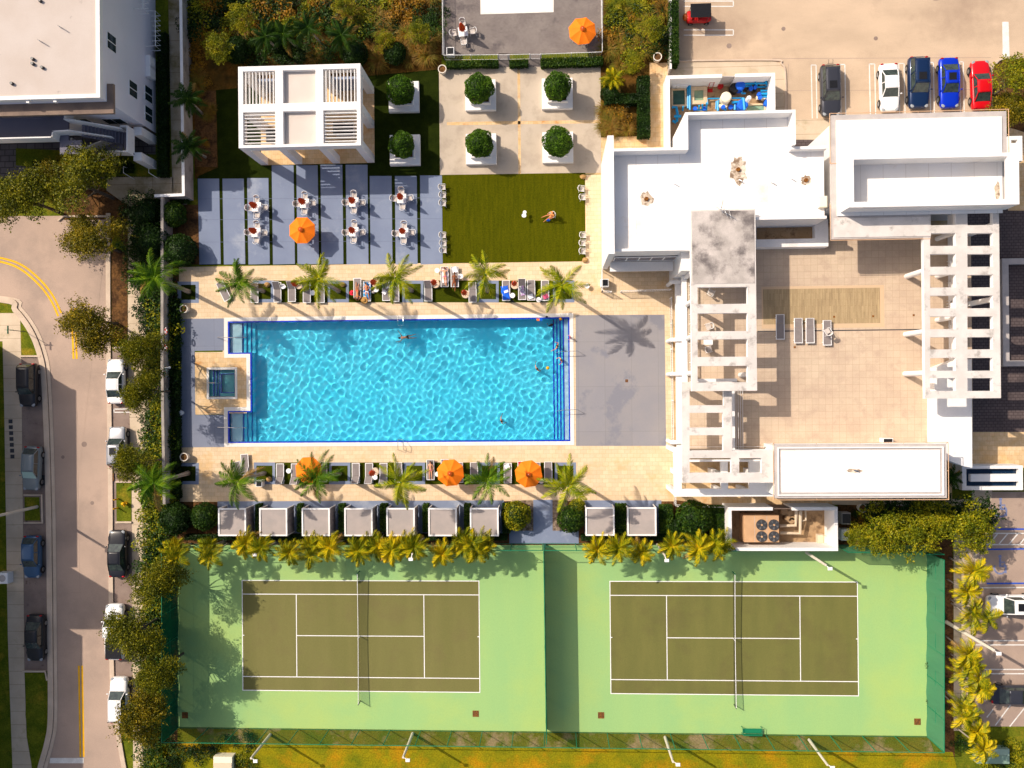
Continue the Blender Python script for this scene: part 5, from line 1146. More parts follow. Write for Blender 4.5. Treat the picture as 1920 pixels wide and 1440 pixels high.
scatter(['greengrass','muhly','dark'], (1132,120,1178,165), 5, .8, 1.1, 'beside the fan palm right of the plaza', NB)
scatter(['muhly','orange','muhly'], (1130,200,1182,250), 10, 1.0, 1.4, 'low in the bed right of the plaza', NB)
scatter(['hedge','dark','yellow'], (286,545,316,1015), 64, 1.4, 2.1, 'on the street side of the grey wall', NB)
scatter(['hedge','yellow','dark'], (282,1015,303,1440), 44, 1.3, 1.9, 'on the street side of the left court fence', NB)
scatter(['dark','hedge'], (250,380,300,540), 14, 1.2, 1.7, 'by the shaded sidewalk corner', NB)
scatter(['yellow','hedge','dark'], (300,1378,470,1440), 12, .8, 1.2, 'below the left court, bottom edge', NB)
scatter(['hedge','yellow'], (1790,1385,1925,1440), 9, .9, 1.3, 'in the bottom right corner', NB)
scatter(['dark','orange'], (1585,950,1640,1020), 6, .6, .9, 'beside the white condenser', NB)
scatter(['dark'], (1748,1060,1762,1370), 14, .6, .8, 'between the east fence and the narrow sidewalk', NB)
# clipped hedges
def hedge(label, px0, py0, px1, py1, h, m='lf_hedge', group='clipped hedges', size=.15, dens=260):
    q = R(px0, py0, px1, py1, h); c = ((q[0]+q[2])/2, (q[1]+q[3])/2, 0); root = thing('hedge', label, 'hedge', c, group); rng = np.random.default_rng(int(px0+py0))
    w, d = q[2]-q[0], q[3]-q[1]; P_ = []
    n = int(dens*w*d*1.3); P_.append(np.stack([rng.uniform(-w/2, w/2, n), rng.uniform(-d/2, d/2, n), h-rng.random(n)**2*.25+.05*np.sin(rng.uniform(0,6,n))], 1))
    for ax in (0, 1):
        for sg in (-1, 1):
            L_ = (d if ax == 0 else w); n = int(dens*L_*h*.8); u = rng.uniform(-L_/2, L_/2, n); z = rng.uniform(.05, h, n); o = sg*((w if ax == 0 else d)/2)-sg*rng.random(n)**2*.2
            P_.append(np.stack([o, u, z] if ax == 0 else [u, o, z], 1))
    P_ = np.concatenate(P_); P_[:, 2] += .06*np.sin(P_[:, 0]*1.7+px0)*np.cos(P_[:, 1]*2.1)
    leaves('foliage', P_, size, M[m], root, rng, .5)
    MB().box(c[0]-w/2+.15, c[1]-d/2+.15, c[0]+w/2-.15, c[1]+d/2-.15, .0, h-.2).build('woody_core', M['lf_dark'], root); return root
hedge('long low hedge at the left foot of the kids deck railing', 836,113,934,124,.9)
hedge('short low hedge between the two white gates', 955,112,990,123,.9)
hedge('long low hedge at the right foot of the kids deck railing', 1014,107,1130,122,.9)
hedge('tall green hedge along the left edge of the car park', 1256,0,1273,117,1.8)
hedge('vertical clipped hedge beside the travertine path north of the clubhouse', 1196,142,1219,255,1.3,'lf_dark'); hedge('clipped hedge corner below the fan palm right of the plaza', 1134,175,1194,193,1.2,'lf_dark')
hedge('dark hedge along the inner face of the grey wall beside the hot tub deck', 321,560,333,935,1.0,'lf_dark'); hedge('long dark hedge behind the cabanas and the yellow palms', 345,1004,950,1013,1.1,'lf_dark')
hedge('dark hedge behind the two right cabanas', 1090,1004,1365,1014,1.1,'lf_dark')
hedge('dark creeper hedge at the foot of the apartment wall', 293,60,312,330,.8,'lf_dark'); hedge('dark hedge in the shaded corner yard of the apartment', 60,300,180,322,1.0,'lf_dark'); hedge('shaded hedge below the apartment stair', 190,305,245,322,.8,'lf_dark')
for i, (a, b_) in enumerate(((478,486),(556,565),(634,644),(712,724),(792,802),(870,881))): hedge(f'slim hedge in the gap right of cabana number {i+1} from the left', a, 946, b_, 998, 1.2)
hedge('dense hedge right of the last cabana of the long row', 942,945,956,1000,1.3,'lf_dark'); hedge('slim hedge between the two right cabanas', 1155,946,1175,1000,1.2); hedge('hedge right of the last cabana on the right', 1238,948,1262,1000,1.2); hedge('hedge against the left wall of the air conditioning yard', 1332,950,1364,1004,1.3)
hedge('green ivy planting along the inner foot of the white corner wall', 288,372,352,380,.7)
# round clipped bushes
def ball_proto(seed, m, r=1.0, size=.13, n=2600):
    def fn():
        rng = np.random.default_rng(seed); root = thing('round_bush', 'bush', 'bush'); d = rng.normal(size=(n, 3)); d /= np.linalg.norm(d, axis=1)[:, None]
        k = 1+.06*np.sin(d[:, 0]*5+seed)*np.cos(d[:, 1]*6)+.04*np.sin(d[:, 2]*9); p = d*(r*k*(1-.13*rng.random(n)**2))[:, None]; p[:, 2] = p[:, 2]*.9+r*.8
        p = p[p[:, 2] > .03]; leaves('foliage', p, size, m, root, rng, .25); MB().cyl(0, 0, 0, r*.9, .08, .04, 8).build('stem', M['bark'], root)
        MB().ball((0, 0, r*.8), (r*.8, r*.8, r*.72), 14, 9).build('inner_twigs', M['lf_dark'], root); return root
    return Proto(fn)
RB = {'g': ball_proto(51, M['lf_hedge']), 'd': ball_proto(52, M['lf_dark']), 'y': ball_proto(53, M['lf_yellow'])}
for k, px, py, s, lab in (('d',330,972,1.55,'large round bush left of the first cabana, beside the grey wall'),('g',384,968,1.35,'round bush immediately left of the first cabana'),('y',968,966,1.4,'yellow-green round bush left of the blue-grey path'),
    ('g',1070,973,1.3,'round bush right of the blue-grey path'),('y',1082,950,.8,'small yellow bush behind the round one right of the path'),('g',1300,972,1.7,'large round bush between the right cabanas and the air conditioning yard'),
    ('d',1272,985,.9,'small dark bush left of the large round one by the right cabanas'),('g',325,402,1.25,'bright green round bush at the corner of the white wall'),('d',338,470,1.6,'dark round bush left of the blue-grey slabs, lower of two'),
    ('d',275,402,1.5,'dark bush over the shaded sidewalk'),('d',283,450,1.8,'large dark bush left of the grey wall, above the leaning palm'),('d',520,70,1.3,'dark bush behind the four palms, top of the pavilion'),('d',740,100,1.1,'dark bush left of the kids deck fence'),
    ('d',1145,175,1.0,'dark round bush under the bare shrub right of the plaza'),('d',445,95,1.3,'dark bush just above the upper left corner of the pavilion'),('d',665,100,1.3,'dark bush just above the upper right corner of the pavilion')):
    p = G(px, py, s*.8); RB[k].put((p.x, p.y, 0), rnd.uniform(0, 6), lab, s, 'round bushes')
# topiary balls in square white planters
def planter_fn():
    root = thing('square_planter', 'planter', 'planter'); b = MB(); b.box(-1.5, -1.5, 1.5, 1.5, LZ(4), .5, bev=.02); b.build('bench_base', M['stucco'], root)
    MB().box(-.98, -.98, .98, -.86, .502, .98).box(-.98, .86, .98, .98, .502, .98).box(-.98, -.858, -.86, .858, .502, .98).box(.86, -.858, .98, .858, .502, .98).build('planter_box', M['stucco'], root)
    MB().box(-.858, -.858, .858, .858, .502, .9).build('soil', M['mulch'], root); return root
def topi_fn():
    root = thing('topiary_ball', 'topiary', 'topiary'); rng = np.random.default_rng(61); n = 5200; d = rng.normal(size=(n, 3)); d /= np.linalg.norm(d, axis=1)[:, None]
    k = 1+.07*np.sin(d[:, 0]*3+1)*np.cos(d[:, 1]*4)+.05*np.sin(d[:, 2]*6+d[:, 0]*7)+.03*np.sin(d[:, 1]*13+2); p = d*(1.38*k*(1-.12*rng.random(n)**2))[:, None]; p[:, 2] += 1.35
    leaves('foliage', p, .14, M['lf_topiary'], root, rng, .2); MB().cyl(0, 0, -.02, .8, .09, .07, 8).build('trunk', M['bark'], root); MB().ball((0, 0, 1.35), 1.18, 16, 10).build('inner_twigs', M['lf_dark'], root); return root
PP, TT = Proto(planter_fn), Proto(topi_fn)
for i, (px, py) in enumerate(((757,181),(759,281),(901,178),(902,279),(1045,175),(1046,276))):
    w = ['upper left, on the dark turf','lower left, on the dark turf','upper middle, on the concrete plaza','lower middle, on the concrete plaza','upper right, on the concrete plaza','lower right, on the concrete plaza'][i]
    p = G(px, py, .5); PP.put((p.x, p.y, 0), 0, f'square white planter, {w}', group='square planters of the plaza'); TT.put((p.x, p.y, .92), i*1.1, f'round clipped tree in the white planter {w}', ((1,1,1), (.92,.88,.95), (1,1.04,.98), (.97,.95,1), (.98,.93,1.03), (1.05,1,.97))[i], 'round clipped trees of the plaza')
# palms
def frond(rng, V, F, base, az, L_, el0, droop, wid, nl=26, tw=.5):
    """one feather leaf: a bent rib with leaflets on both sides"""
    d = np.array([math.cos(az), math.sin(az), 0.]); s = np.array([-math.sin(az), math.cos(az), 0.]); p = np.array(base, float); el = el0; st = L_/nl; cv = rng.normal()*.012; R0 = []
    for k in range(nl+1):
        t = k/nl; R0.append((p.copy(), el, d.copy(), s.copy())); p = p+st*(d*math.cos(el)+np.array([0, 0, 1.])*math.sin(el)); el -= droop/nl*(.4+1.2*t)
        c_, s_ = math.cos(cv), math.sin(cv); d = np.array([d[0]*c_-d[1]*s_, d[0]*s_+d[1]*c_, 0]); s = np.array([-d[1], d[0], 0])
    for k in range(nl):
        p0, e0, d0, s0 = R0[k]; p1 = R0[k+1][0]; w = .022*(1-.7*k/nl); o = len(V); V += [tuple(p0-s0*w), tuple(p0+s0*w), tuple(p1+s0*w*.9), tuple(p1-s0*w*.9)]; F.append((o, o+1, o+2, o+3))
        if k < 2: continue
        t = k/nl; lw = wid*(math.sin(PI*min(1, .18+t*.80))**.6)*rng.uniform(.85, 1.1); f = d0*math.cos(e0)+np.array([0, 0, math.sin(e0)])
        for sg in (-1, 1):
            a = .95-.55*t+rng.normal()*.07; dr = -.35-.35*rng.random()-tw*.3
            v = s0*sg*math.sin(a)+f*math.cos(a)+np.array([0, 0, dr*.7]); v /= np.linalg.norm(v); g = f*.034+np.array([0, 0, .010]); q = p0+(p1-p0)*rng.random(); o = len(V)
            m_ = q+v*lw*.55; e_ = q+v*lw+np.array([0, 0, -.10*lw*3*rng.random()])
            V += [tuple(q-g*.7), tuple(q+g*.7), tuple(m_+g*.8), tuple(m_-g*.8), tuple(e_)]; F += [(o, o+1, o+2, o+3), (o+3, o+2, o+4, o+4)]
def fan_mesh(V, F, m, parent, name='frond'):
    v = np.array(V, np.float32); f = [x[:3] if len(x) == 4 and x[2] == x[3] else x for x in F]
    me = bpy.data.meshes.new(name); me.from_pydata(v.tolist(), [], f); me.materials.append(m); o = bpy.data.objects.new(name, me); COL.objects.link(o); o.parent = parent; return o
def palm_proto(seed, H, L_, nf, m, wid=.52, trunk=(.20, .13), lean=(0, 0), name='palm_tree', el=(.15, 1.0), droop=1.25, frondparts=True, tm='palmbark', stems=1, spread=.5, shaft=True):
    def fn():
        rng = np.random.default_rng(seed); root = thing(name, 'palm', 'palm')
        for s_ in range(stems):
            a = s_*2*PI/stems+rng.uniform(0, 1); bx, by = (spread*.4*math.cos(a), spread*.4*math.sin(a)) if stems > 1 else (0, 0)
            tx, ty = (spread*math.cos(a), spread*math.sin(a)) if stems > 1 else lean; h = H*(1 if s_ == 0 else rng.uniform(.72, .95))
            pts = [(bx+(tx-bx)*(k/6)**1.5, by+(ty-by)*(k/6)**1.5, h*k/6) for k in range(7)]; rr = [trunk[0]*(1.25 if k == 0 else 1)*(1-k/6)+trunk[1]*(k/6) for k in range(7)]
            MB().tube(pts, rr, 10).build('trunk', M[tm], root, smooth=True)
            if shaft: MB().tube([(tx, ty, h), (tx, ty, h+.45)], [trunk[1]*1.1, trunk[1]*.5], 8).build('crown_shaft', M['lf_palm'], root, smooth=True)
            n = nf if stems == 1 else max(5, nf//stems); az0 = rng.uniform(0, 6.28)
            for k in range(n):
                V, F = [], []; t = (k*.618) % 1; e = el[0]+(el[1]-el[0])*(k/n)**1.4
                frond(rng, V, F, (tx, ty, h+.3), az0+k*2*PI*(.382 if n > 9 else 1/n)+rng.normal()*.12, L_*rng.uniform(.88, 1.08)*(1-.25*(k/n)), e+rng.normal()*.08, droop*rng.uniform(.85, 1.2), wid*rng.uniform(.9, 1.1), nl=46 if L_ > 2 else 34)
                fan_mesh(V, F, M['lf_dead'] if (k == 1 and seed % 2 and nf > 10) else m, root)
        return root
    return Proto(fn, .07)
RP = [palm_proto(71, 6.6, 2.9, 13, M['lf_palm'], wid=.66), palm_proto(72, 6.9, 2.95, 12, M['lf_palm2'], wid=.66), palm_proto(73, 6.7, 2.8, 13, M['lf_palm'], lean=(-.25, .1), wid=.64), palm_proto(74, 7.0, 2.9, 11, M['lf_palm2'], lean=(.3, -.1), wid=.66)]
n_ = 0
for px, py, k, rz, s, lab in ((494,546,0,0,.98,'first palm from the left in the row between slabs and pool'),(635,546,1,2.0,1,'second palm from the left in the row between slabs and pool'),(772,545,1,4.1,1,'third palm in the row north of the pool, above the swimmer'),
    (914,546,3,1.0,.95,'fourth palm in the row north of the pool, left of the blue towel'),(1057,546,1,3.0,1.02,'rightmost palm of the row north of the pool, whose shadow falls on the grey paving'),
    (354,547,0,3.9,1.1,'palm in the blue square by the grey wall, upper left of the pool'),(353,887,2,.6,1.1,'palm in the blue square by the grey wall, lower left of the pool'),
    (496,887,2,2.6,1.0,'first palm from the left in the row south of the pool'),(637,888,0,4.6,1.0,'second palm in the row south of the pool, touching the left orange parasol'),(777,888,1,5.5,1.02,'third palm in the row south of the pool'),
    (918,888,0,1.4,.97,'palm between the two right orange parasols south of the pool'),(1058,888,1,.3,1.05,'rightmost palm of the row south of the pool')):
    p = G(px, py); RP[k].put((p.x, p.y, 0), rz, lab, s, 'royal palms round the pool')
DP = palm_proto(75, 3.4, 2.2, 14, M['lf_palmdark'], wid=.56, trunk=(.12, .09))
for px, py, lab in ((500,68,'leftmost of the four dark palms above the pavilion'),(537,62,'second of the four dark palms above the pavilion'),(583,52,'third of the four dark palms above the pavilion'),(642,68,'rightmost of the four dark palms above the pavilion'),
    (350,190,'dark palm on the garden wall by the apartment path, upper of two'),(356,275,'dark palm on the garden wall by the apartment path, lower of two'),(1790,900,'dark palm between the white roof box and the entrance basin')):
    p = G(px, py, 3.6); DP.put((p.x, p.y, 0), rnd.uniform(0, 6), lab, 1.0 if px != 1790 else .7, 'dark palms')
ARE = [palm_proto(81, 4.3, 1.95, 16, M['lf_areca'], wid=.62, trunk=(.08, .06), name='areca_palm', el=(.3, 1.25), droop=1.5, stems=1), palm_proto(82, 4.5, 1.85, 24, M['lf_areca2'], wid=.58, trunk=(.07, .05), name='areca_palm', el=(.4, 1.25), droop=1.4, stems=3, spread=.55),
       palm_proto(83, 4.1, 1.95, 15, M['lf_areca'], wid=.62, trunk=(.08, .05), name='areca_palm', el=(.3, 1.2), droop=1.6, lean=(.2, -.2), stems=1), palm_proto(84, 4.6, 1.85, 15, M['lf_areca2'], wid=.58, trunk=(.08, .05), name='areca_palm', el=(.3, 1.2), droop=1.3, lean=(-.2, .1), stems=1)]
row = [(318,1040,1),(390,1032,1),(462,1020,0),(492,1036,3),(545,1030,3),(577,1030,1),(623,1028,2),(662,1030,3),(698,1018,1),(727,1028,0),(768,1020,0),(785,1022,3),(826,1032,2),(868,1020,1),(902,1022,1),(1120,1026,0),(1168,1022,3),(1207,1028,2),(1262,1030,3),(1310,1030,0),(1355,1028,1)]
for i, (px, py, k) in enumerate(row):
    zc = 4.7; p = G(px, py, zc); w = 'left' if px < 1000 else 'right'; idx = i+1 if px < 1000 else i-14
    ordn = ['first','second','third','fourth','fifth','sixth','seventh','eighth','ninth','tenth','eleventh','twelfth','thirteenth','fourteenth','fifteenth'][idx-1]
    ARE[k].put((p.x, p.y, 0), rnd.uniform(0, 6.28), f'yellow palm above the {w} tennis court, {ordn} from the left', rnd.uniform(.9, 1.05), 'yellow palms along the top of the courts')
for i, (px, py, k) in enumerate(((1825,1065,0),(1822,1108,0),(1832,1152,1),(1820,1222,2),(1828,1262,1),(1835,1292,0),(1818,1335,1),(1835,1368,2),(1838,1402,0))):
    p = G(px, py, 4.6); ARE[k].put((p.x, p.y, 0), rnd.uniform(0, 6.28), f'yellow palm beside the east car park, {["first","second","third","fourth","fifth","sixth","seventh","eighth","ninth"][i]} from the top of its column', rnd.uniform(.9, 1.05), 'yellow palms beside the east car park')
p = G(1148, 150, 1.6); FP = palm_proto(85, 1.3, 1.6, 16, M['lf_areca2'], wid=.45, trunk=(.16, .12), name='areca_palm', el=(.1, 1.2)); FP.put((p.x, p.y, 0), 0, 'short wide palm right of the plaza beside a bare bush', 1, 'palms right of the plaza')
# ------------------------------------------------------------------ pavilions of cloth, furniture and small things
def cabana_fn():
    root = thing('cabana', 'cabana', 'cabana'); w, d, h = 2.75, 2.7, 2.35; b = MB()
    for x in (-w/2, w/2-.08):
        for y in (-d/2, d/2-.08): MB().box(x, y, x+.08, y+.08, LZ(4), h-.121).build('post', M['wframe'], root)
    b.box(-w/2, -d/2, w/2, -d/2+.14, h-.12, h).box(-w/2, d/2-.14, w/2, d/2, h-.12, h).box(-w/2, -d/2+.141, -w/2+.14, d/2-.141, h-.12, h).box(w/2-.14, -d/2+.141, w/2, d/2-.141, h-.12, h).build('roof_frame', M['wframe'], root)
    rf = MB(); n = 10
    for k in range(n):
        y = -d/2+.142+k*(d-.284)/n; y2 = y+(d-.284)/n; z0, z1 = h-.06-.02*math.sin(PI*k/n), h-.06-.02*math.sin(PI*(k+1)/n); rf.quad((-w/2+.141, y, z0), (w/2-.141, y, z0), (w/2-.141, y2, z1), (-w/2+.141, y2, z1))
    rf.build('canopy', mat('canopy_fabric', A(206,192,186,.62), A(192,182,178,.62), 1, grain=.03), root, smooth=True)
    side = mat('side_fabric', A(176,164,162,.8), A(158,148,150,.8), 3, grain=.05)
    for x in (-w/2+.03, w/2-.03):
        s = MB(); n = 16
        for k in range(n): y, y2 = -d/2+.1+k*(d-.2)/n, -d/2+.1+(k+1)*(d-.2)/n; s.quad((x+.03*math.sin(k*2.2), y, .1), (x+.03*math.sin(k*2.2+2.2), y2, .1), (x, y2, h-.13), (x, y, h-.13))
        s.build('side_curtain', side, root)
    s = MB(); s.quad((-w/2+.1, -d/2+.04, .1), (w/2-.1, -d/2+.04, .1), (w/2-.1, -d/2+.04, h-.13), (-w/2+.1, -d/2+.04, h-.13)); s.build('back_curtain', side, root)
    s = MB(); s.box(-w/2+.5, -.9, w/2-.5, .8, LZ(4)+.25, .55, bev=.04).build('daybed', M['cl_white'], root); return root
CB = Proto(cabana_fn); nm_ = ['first','second','third','fourth','fifth','sixth','seventh']
for i, (x0, x1) in enumerate(((408,462),(485.5,539),(565,619),(645,699),(724,778),(802.5,857),(881,935))):
    p = G((x0+x1)/2, 979, 2.35); CB.put((p.x, p.y, 0), 0, f'grey roofed cabana south of the pool, {nm_[i]} from the left', group='cabanas south of the pool')
for i, (x0, x1) in enumerate(((1098,1152),(1176,1231))):
    p = G((x0+x1)/2, 978, 2.35); CB.put((p.x, p.y, 0), 0, f'grey roofed cabana right of the blue-grey path, {["left","right"][i]} of that pair', group='cabanas south of the pool')
def parasol_fn():
    root = thing('open_parasol', 'parasol', 'parasol'); R_, zr, zt = 1.36, 2.05, 2.62; n = 8; b = MB(); V = [(0, 0, zt)]; rings = 5
    for r in range(1, rings+1):
        for k in range(n*4):
            a = 2*PI*k/(n*4)+PI/8; t = r/rings; u = (k % 4)/4; poly = math.cos(PI/8)/math.cos((u-.5)*2*PI/8)
            sag = -.05*math.sin(PI*u)*t; V.append((R_*t*poly*math.cos(a), R_*t*poly*math.sin(a), zt-(zt-zr)*(t**1.15)+sag))
    N = n*4; F = [(0, 1+k, 1+(k+1) % N) for k in range(N)]+[(1+r*N+k, 1+(r+1)*N+k, 1+(r+1)*N+(k+1) % N, 1+r*N+(k+1) % N) for r in range(rings-1) for k in range(N)]
    b.add(V, F); b.build('canopy', M['orange'], root); s = MB()
    for k in range(n): a = 2*PI*k/n+PI/8; s.tube([(.02*math.cos(a), .02*math.sin(a), zt-.015), (R_*.5*math.cos(a), R_*.5*math.sin(a), zt-(zt-zr)*.45-.02), (R_*.99*math.cos(a), R_*.99*math.sin(a), zr-.02)], .014, 4)
    s.build('rib', M['wframe'], root); v = MB(); v.cyl(0, 0, zt+.02, zt+.1, .26, .05, 8); v.build('vent_cap', mat('brown_canvas', A(200,84,10,.8), grain=.05), root)
    MB().tube([(0, 0, .1), (0, 0, zt+.12)], .025, 8).build('pole', M['wframe'], root); MB().cyl(0, 0, .03, .12, .34, .3, 16).build('base', M['border'], root); return root
PR = Proto(parasol_fn)
for px, py, rz, lab in ((565,431,.0,'open orange parasol over a table on the blue-grey slabs'),(1092,56,.1,'open orange parasol on the small grey deck at the top'),(577,882,.05,'open orange parasol south of the pool, left one by a palm'),(844,887,.1,'open orange parasol south of the pool, middle one beside a sunbather'),(991,889,.15,'open orange parasol south of the pool, rightmost with a palm shadow on it')):
    p = G(px, py, 2.3); PR.put((p.x, p.y, 0), rz, lab, group='open orange parasols')
def closed_fn(low):
    def fn():
        root = thing('closed_parasol', 'parasol', 'parasol'); b = MB(); n = 10; prof = [(2.75,.03),(2.55,.12),(2.1,.22),(1.6,.30),(1.25,.36),(1.12,.24)]; V = []
        for z, r in prof:
            for k in range(n*2): a = PI*k/n; q = r*(1 if k % 2 else .55); V.append((q*math.cos(a)+.02*math.sin(z*5), q*math.sin(a), z))
        N = n*2; b.add(V, [(r*N+k, (r+1)*N+k, (r+1)*N+(k+1) % N, r*N+(k+1) % N) for r in range(len(prof)-1) for k in range(N)]); b.build('folded_canopy', M['orange_fold'], root)
        MB().tube([(0, 0, .1), (0, 0, 2.85)], .024, 8).build('pole', M['wframe'], root)
        if low: MB().cyl(0, 0, LZ(6), .34, .42, .40, 20).build('base', mat('planter_base', A(226,200,172,.85), grain=.05), root)
        else: MB().cyl(0, 0, LZ(6), .12, .28, .25, 14).build('base', M['border'], root)
        return root
    return fn
CP, CP2 = Proto(closed_fn(False)), Proto(closed_fn(True))
for px, py, lab in ((562,535,'left of the second north palm'),(706.5,533,'beside the two sunbathers'),(817.5,533,'right of the lone lounger after the third palm'),(873.5,552,'left of the fourth palm'),(965.5,535,'right of the blue towel')):
    p = G(px, py); CP2.put((p.x, p.y, 0), rnd.uniform(0, 6), f'closed orange parasol in a cream base, {lab}', group='closed parasols beside the loungers')
p = G(704, 884); CP2.put((p.x, p.y, 0), 1, 'closed orange parasol in a round cream base south of the pool between two loungers', group='closed parasols beside the loungers')
# dining sets
def table_fn():
    root = thing('dining_table', 'table', 'table'); MB().box(-.46, -.46, .46, .46, .70, .74, bev=.01).build('table_top', M['wframe'], root)
    for x in (-.4, .4):
        for y in (-.4, .4): MB().box(x-.025, y-.025, x+.025, y+.025, LZ(5), .70).build('leg', M['wframe'], root)
    return root
def chair_fn():                              # faces +y
    root = thing('dining_chair', 'chair', 'chair'); MB().box(-.24, -.2, .24, .26, .41, .45, bev=.01).build('seat', M['sling_w'], root); b = MB(); n = 8
    for k in range(n): a0, a1 = PI+PI*k/n, PI+PI*(k+1)/n; b.quad((.25*math.cos(a0), -.2+.13*math.sin(a0), .45), (.25*math.cos(a1), -.2+.13*math.sin(a1), .45), (.27*math.cos(a1), -.24+.16*math.sin(a1), .80), (.27*math.cos(a0), -.24+.16*math.sin(a0), .80))
    b.build('backrest', M['sling_w'], root); f = MB(); f.tube([(.27*math.cos(PI+PI*k/n), -.24+.16*math.sin(PI+PI*k/n), .82) for k in range(n+1)], .025, 6); f.build('back_rail', M['wframe'], root)
    for x in (-.28, .28): MB().tube([(x, -.24, .82), (x, -.1, .66), (x, .26, .64), (x, .27, .02)], .02, 6).build('armrest', M['wframe'], root); MB().tube([(x*.95, -.26, .66), (x, -.3, .02)], .02, 6).build('leg', M['wframe'], root)
    return root
DT, DC = Proto(table_fn), Proto(chair_fn)
sides = {'right': (1, 0, PI/2), 'left': (-1, 0, -PI/2), 'upper': (0, 1, PI), 'lower': (0, -1, 0)}
def dining(px, py, where, umb=True, rot=0, dist=.78, under=False):
    c = G(px, py, .74); DT.put((c.x, c.y, 0), rot, f'square white {where}', group='white dining tables')
    for k, (dx, dy, rz) in sides.items():
        j = rnd.uniform(-.06, .06); x, y = dx*dist+(j if dx == 0 else 0), dy*dist+(j if dy == 0 else 0); ca, sa = math.cos(rot), math.sin(rot)
        DC.put((c.x+x*ca-y*sa, c.y+x*sa+y*ca, 0), rz+rot+rnd.uniform(-.12, .12), f'white chair at the {k} side of the {where}', group='white chairs round the tables')
    if umb: CP.put((c.x, c.y, 0), rnd.uniform(0, 6), f'closed orange parasol through the {where}', group='closed parasols of the dining tables')
col_ = ['first','second','third','fourth']
for i, (px, py) in enumerate(((481,388),(571,381),(663.5,379),(753,372))): dining(px, py, f'{col_[i]} upper-row table on the blue-grey slabs')
for i, (px, py) in enumerate(((480,435.5),(570,432),(663.5,434.5),(757,436))): dining(px, py, 'lower-row table under the open orange parasol' if i == 1 else f'{col_[i]} lower-row table on the blue-grey slabs', umb=i != 1)
dining(868, 59, 'table of the small grey deck', rot=.12, dist=.95); dining(1093, 62, 'shaded table of the small grey deck', umb=False, rot=.2)
def chairs_at(lst, side, rz, grp):
    for px, py, lab in lst: p = G(px, py, .5); DC.put((p.x, p.y, 0), rz+rnd.uniform(-.1, .1), f'white chair on the {side} edge of the lawn, {lab}', group=grp)
chairs_at(((830,351,'upper trio, top one'),(831,366,'upper trio, middle one'),(831,381,'upper trio, bottom one'),(831,441,'lower trio, top one'),(832,456,'lower trio, middle one'),(832,469,'lower trio, bottom one')), 'left', -PI/2, 'white chairs along the lawn')
chairs_at(((1091,354,'upper pair, top one'),(1093,370,'upper pair, bottom one'),(1094,441,'lower trio, top one'),(1093,456,'lower trio, middle one'),(1093,471,'lower trio, bottom one')), 'right', -PI/2, 'white chairs along the lawn')
# loungers: head end towards +y
def lounger_fn(back):
    def fn():
        root = thing('sun_lounger', 'lounger', 'sun lounger'); f = MB(); w, L_ = .36, 1.0; z = .34
        for x in (-w, w): f.box(x-.03, -L_, x+.03, L_, z-.05, z)
        for y in (-L_+.03, L_-.03): f.box(-w+.031, y-.03, w-.031, y+.03, z-.05, z)
        f.build('frame', M['wframe'], root)
        for x in (-w, w):
            for y in (-L_+.25, L_-.25): MB().box(x-.025, y-.03, x+.025, y+.03, LZ(6), z-.051).build('leg', M['wframe'], root)
        MB().box(-w+.035, -L_+.065, w-.035, .28, z-.02, z+.005).build('seat', M['sling'], root); dz = math.tan(back)*.68
        b = MB(); b.quad((-w+.035, .3, z+.004), (w-.035, .3, z+.004), (w-.035, .98, z+.004+dz), (-w+.035, .98, z+.004+dz)); b.quad((-w+.035, .98, z-.01+dz), (w-.035, .98, z-.01+dz), (w-.035, .3, z-.01), (-w+.035, .3, z-.01))
        bo = b.build('backrest', M['sling'], root); g = MB()
        for x in (-w+.02, w-.02): g.tube([(x, .3, z+.02), (x, .98, z+.02+dz)], .022, 5)
        g.tube([(-w+.02, .98, z+.02+dz), (w-.02, .98, z+.02+dz)], .022, 5); g.build('back_frame', M['wframe'], bo)
        if back > .15:
            for x in (-w+.08, w-.08): MB().tube([(x, .85, z+dz*.8), (x, .6, z-.02)], .014, 4).build('strut', M['wframe'], root)
        return root
    return fn
LF, LU = Proto(lounger_fn(.03)), Proto(lounger_fn(.75))
LN = 'loungers north of the pool'; LS = 'loungers south of the pool'; LTER = 'loungers on the roof terrace'
NL = {}
for px, py, up, rz, lab in ((419,546,0,.45,'turned askew, half under the first palm'),(477,549,0,0,'partly under the first palm, right of the askew one'),(520,548,1,0,'right of the first palm square, beside a small round table'),(547,547,1,0,'left of the first closed parasol'),
    (575,549,1,0,'under the left fronds of the second palm'),(601,549,0,0,'right of the second palm, last before its square'),(670,540,0,PI,'pushed forward, with a sunbather in red'),(688,546,0,0,'with a sunbather on a patterned towel'),
    (724,545,1,0,'with white clothes left on it, left of the third palm'),(741,547,0,0,'under the third palm'),(803,546,1,0,'alone between the third palm and a closed parasol'),(833.5,519,0,0,'pulled onto the travertine, with a sunbather on a white towel'),
    (852.5,519,0,0,'on the travertine with a tanned sunbather and a white towel'),(886,548,0,0,'left of the fourth palm trunk'),(949,545,0,0,'with the bright blue towel'),(979,543,1,0,'with a lilac and teal towel'),(996,544,0,0,'empty but for a bag, right of the lilac towel'),(1022,545,0,0,'with a yellow bottle, left of the rightmost palm')):
    p = G(px, py, .34); NL[px] = (LU if up else LF).put((p.x, p.y, 0), rz, f'grey north side lounger, {lab}', group=LN)
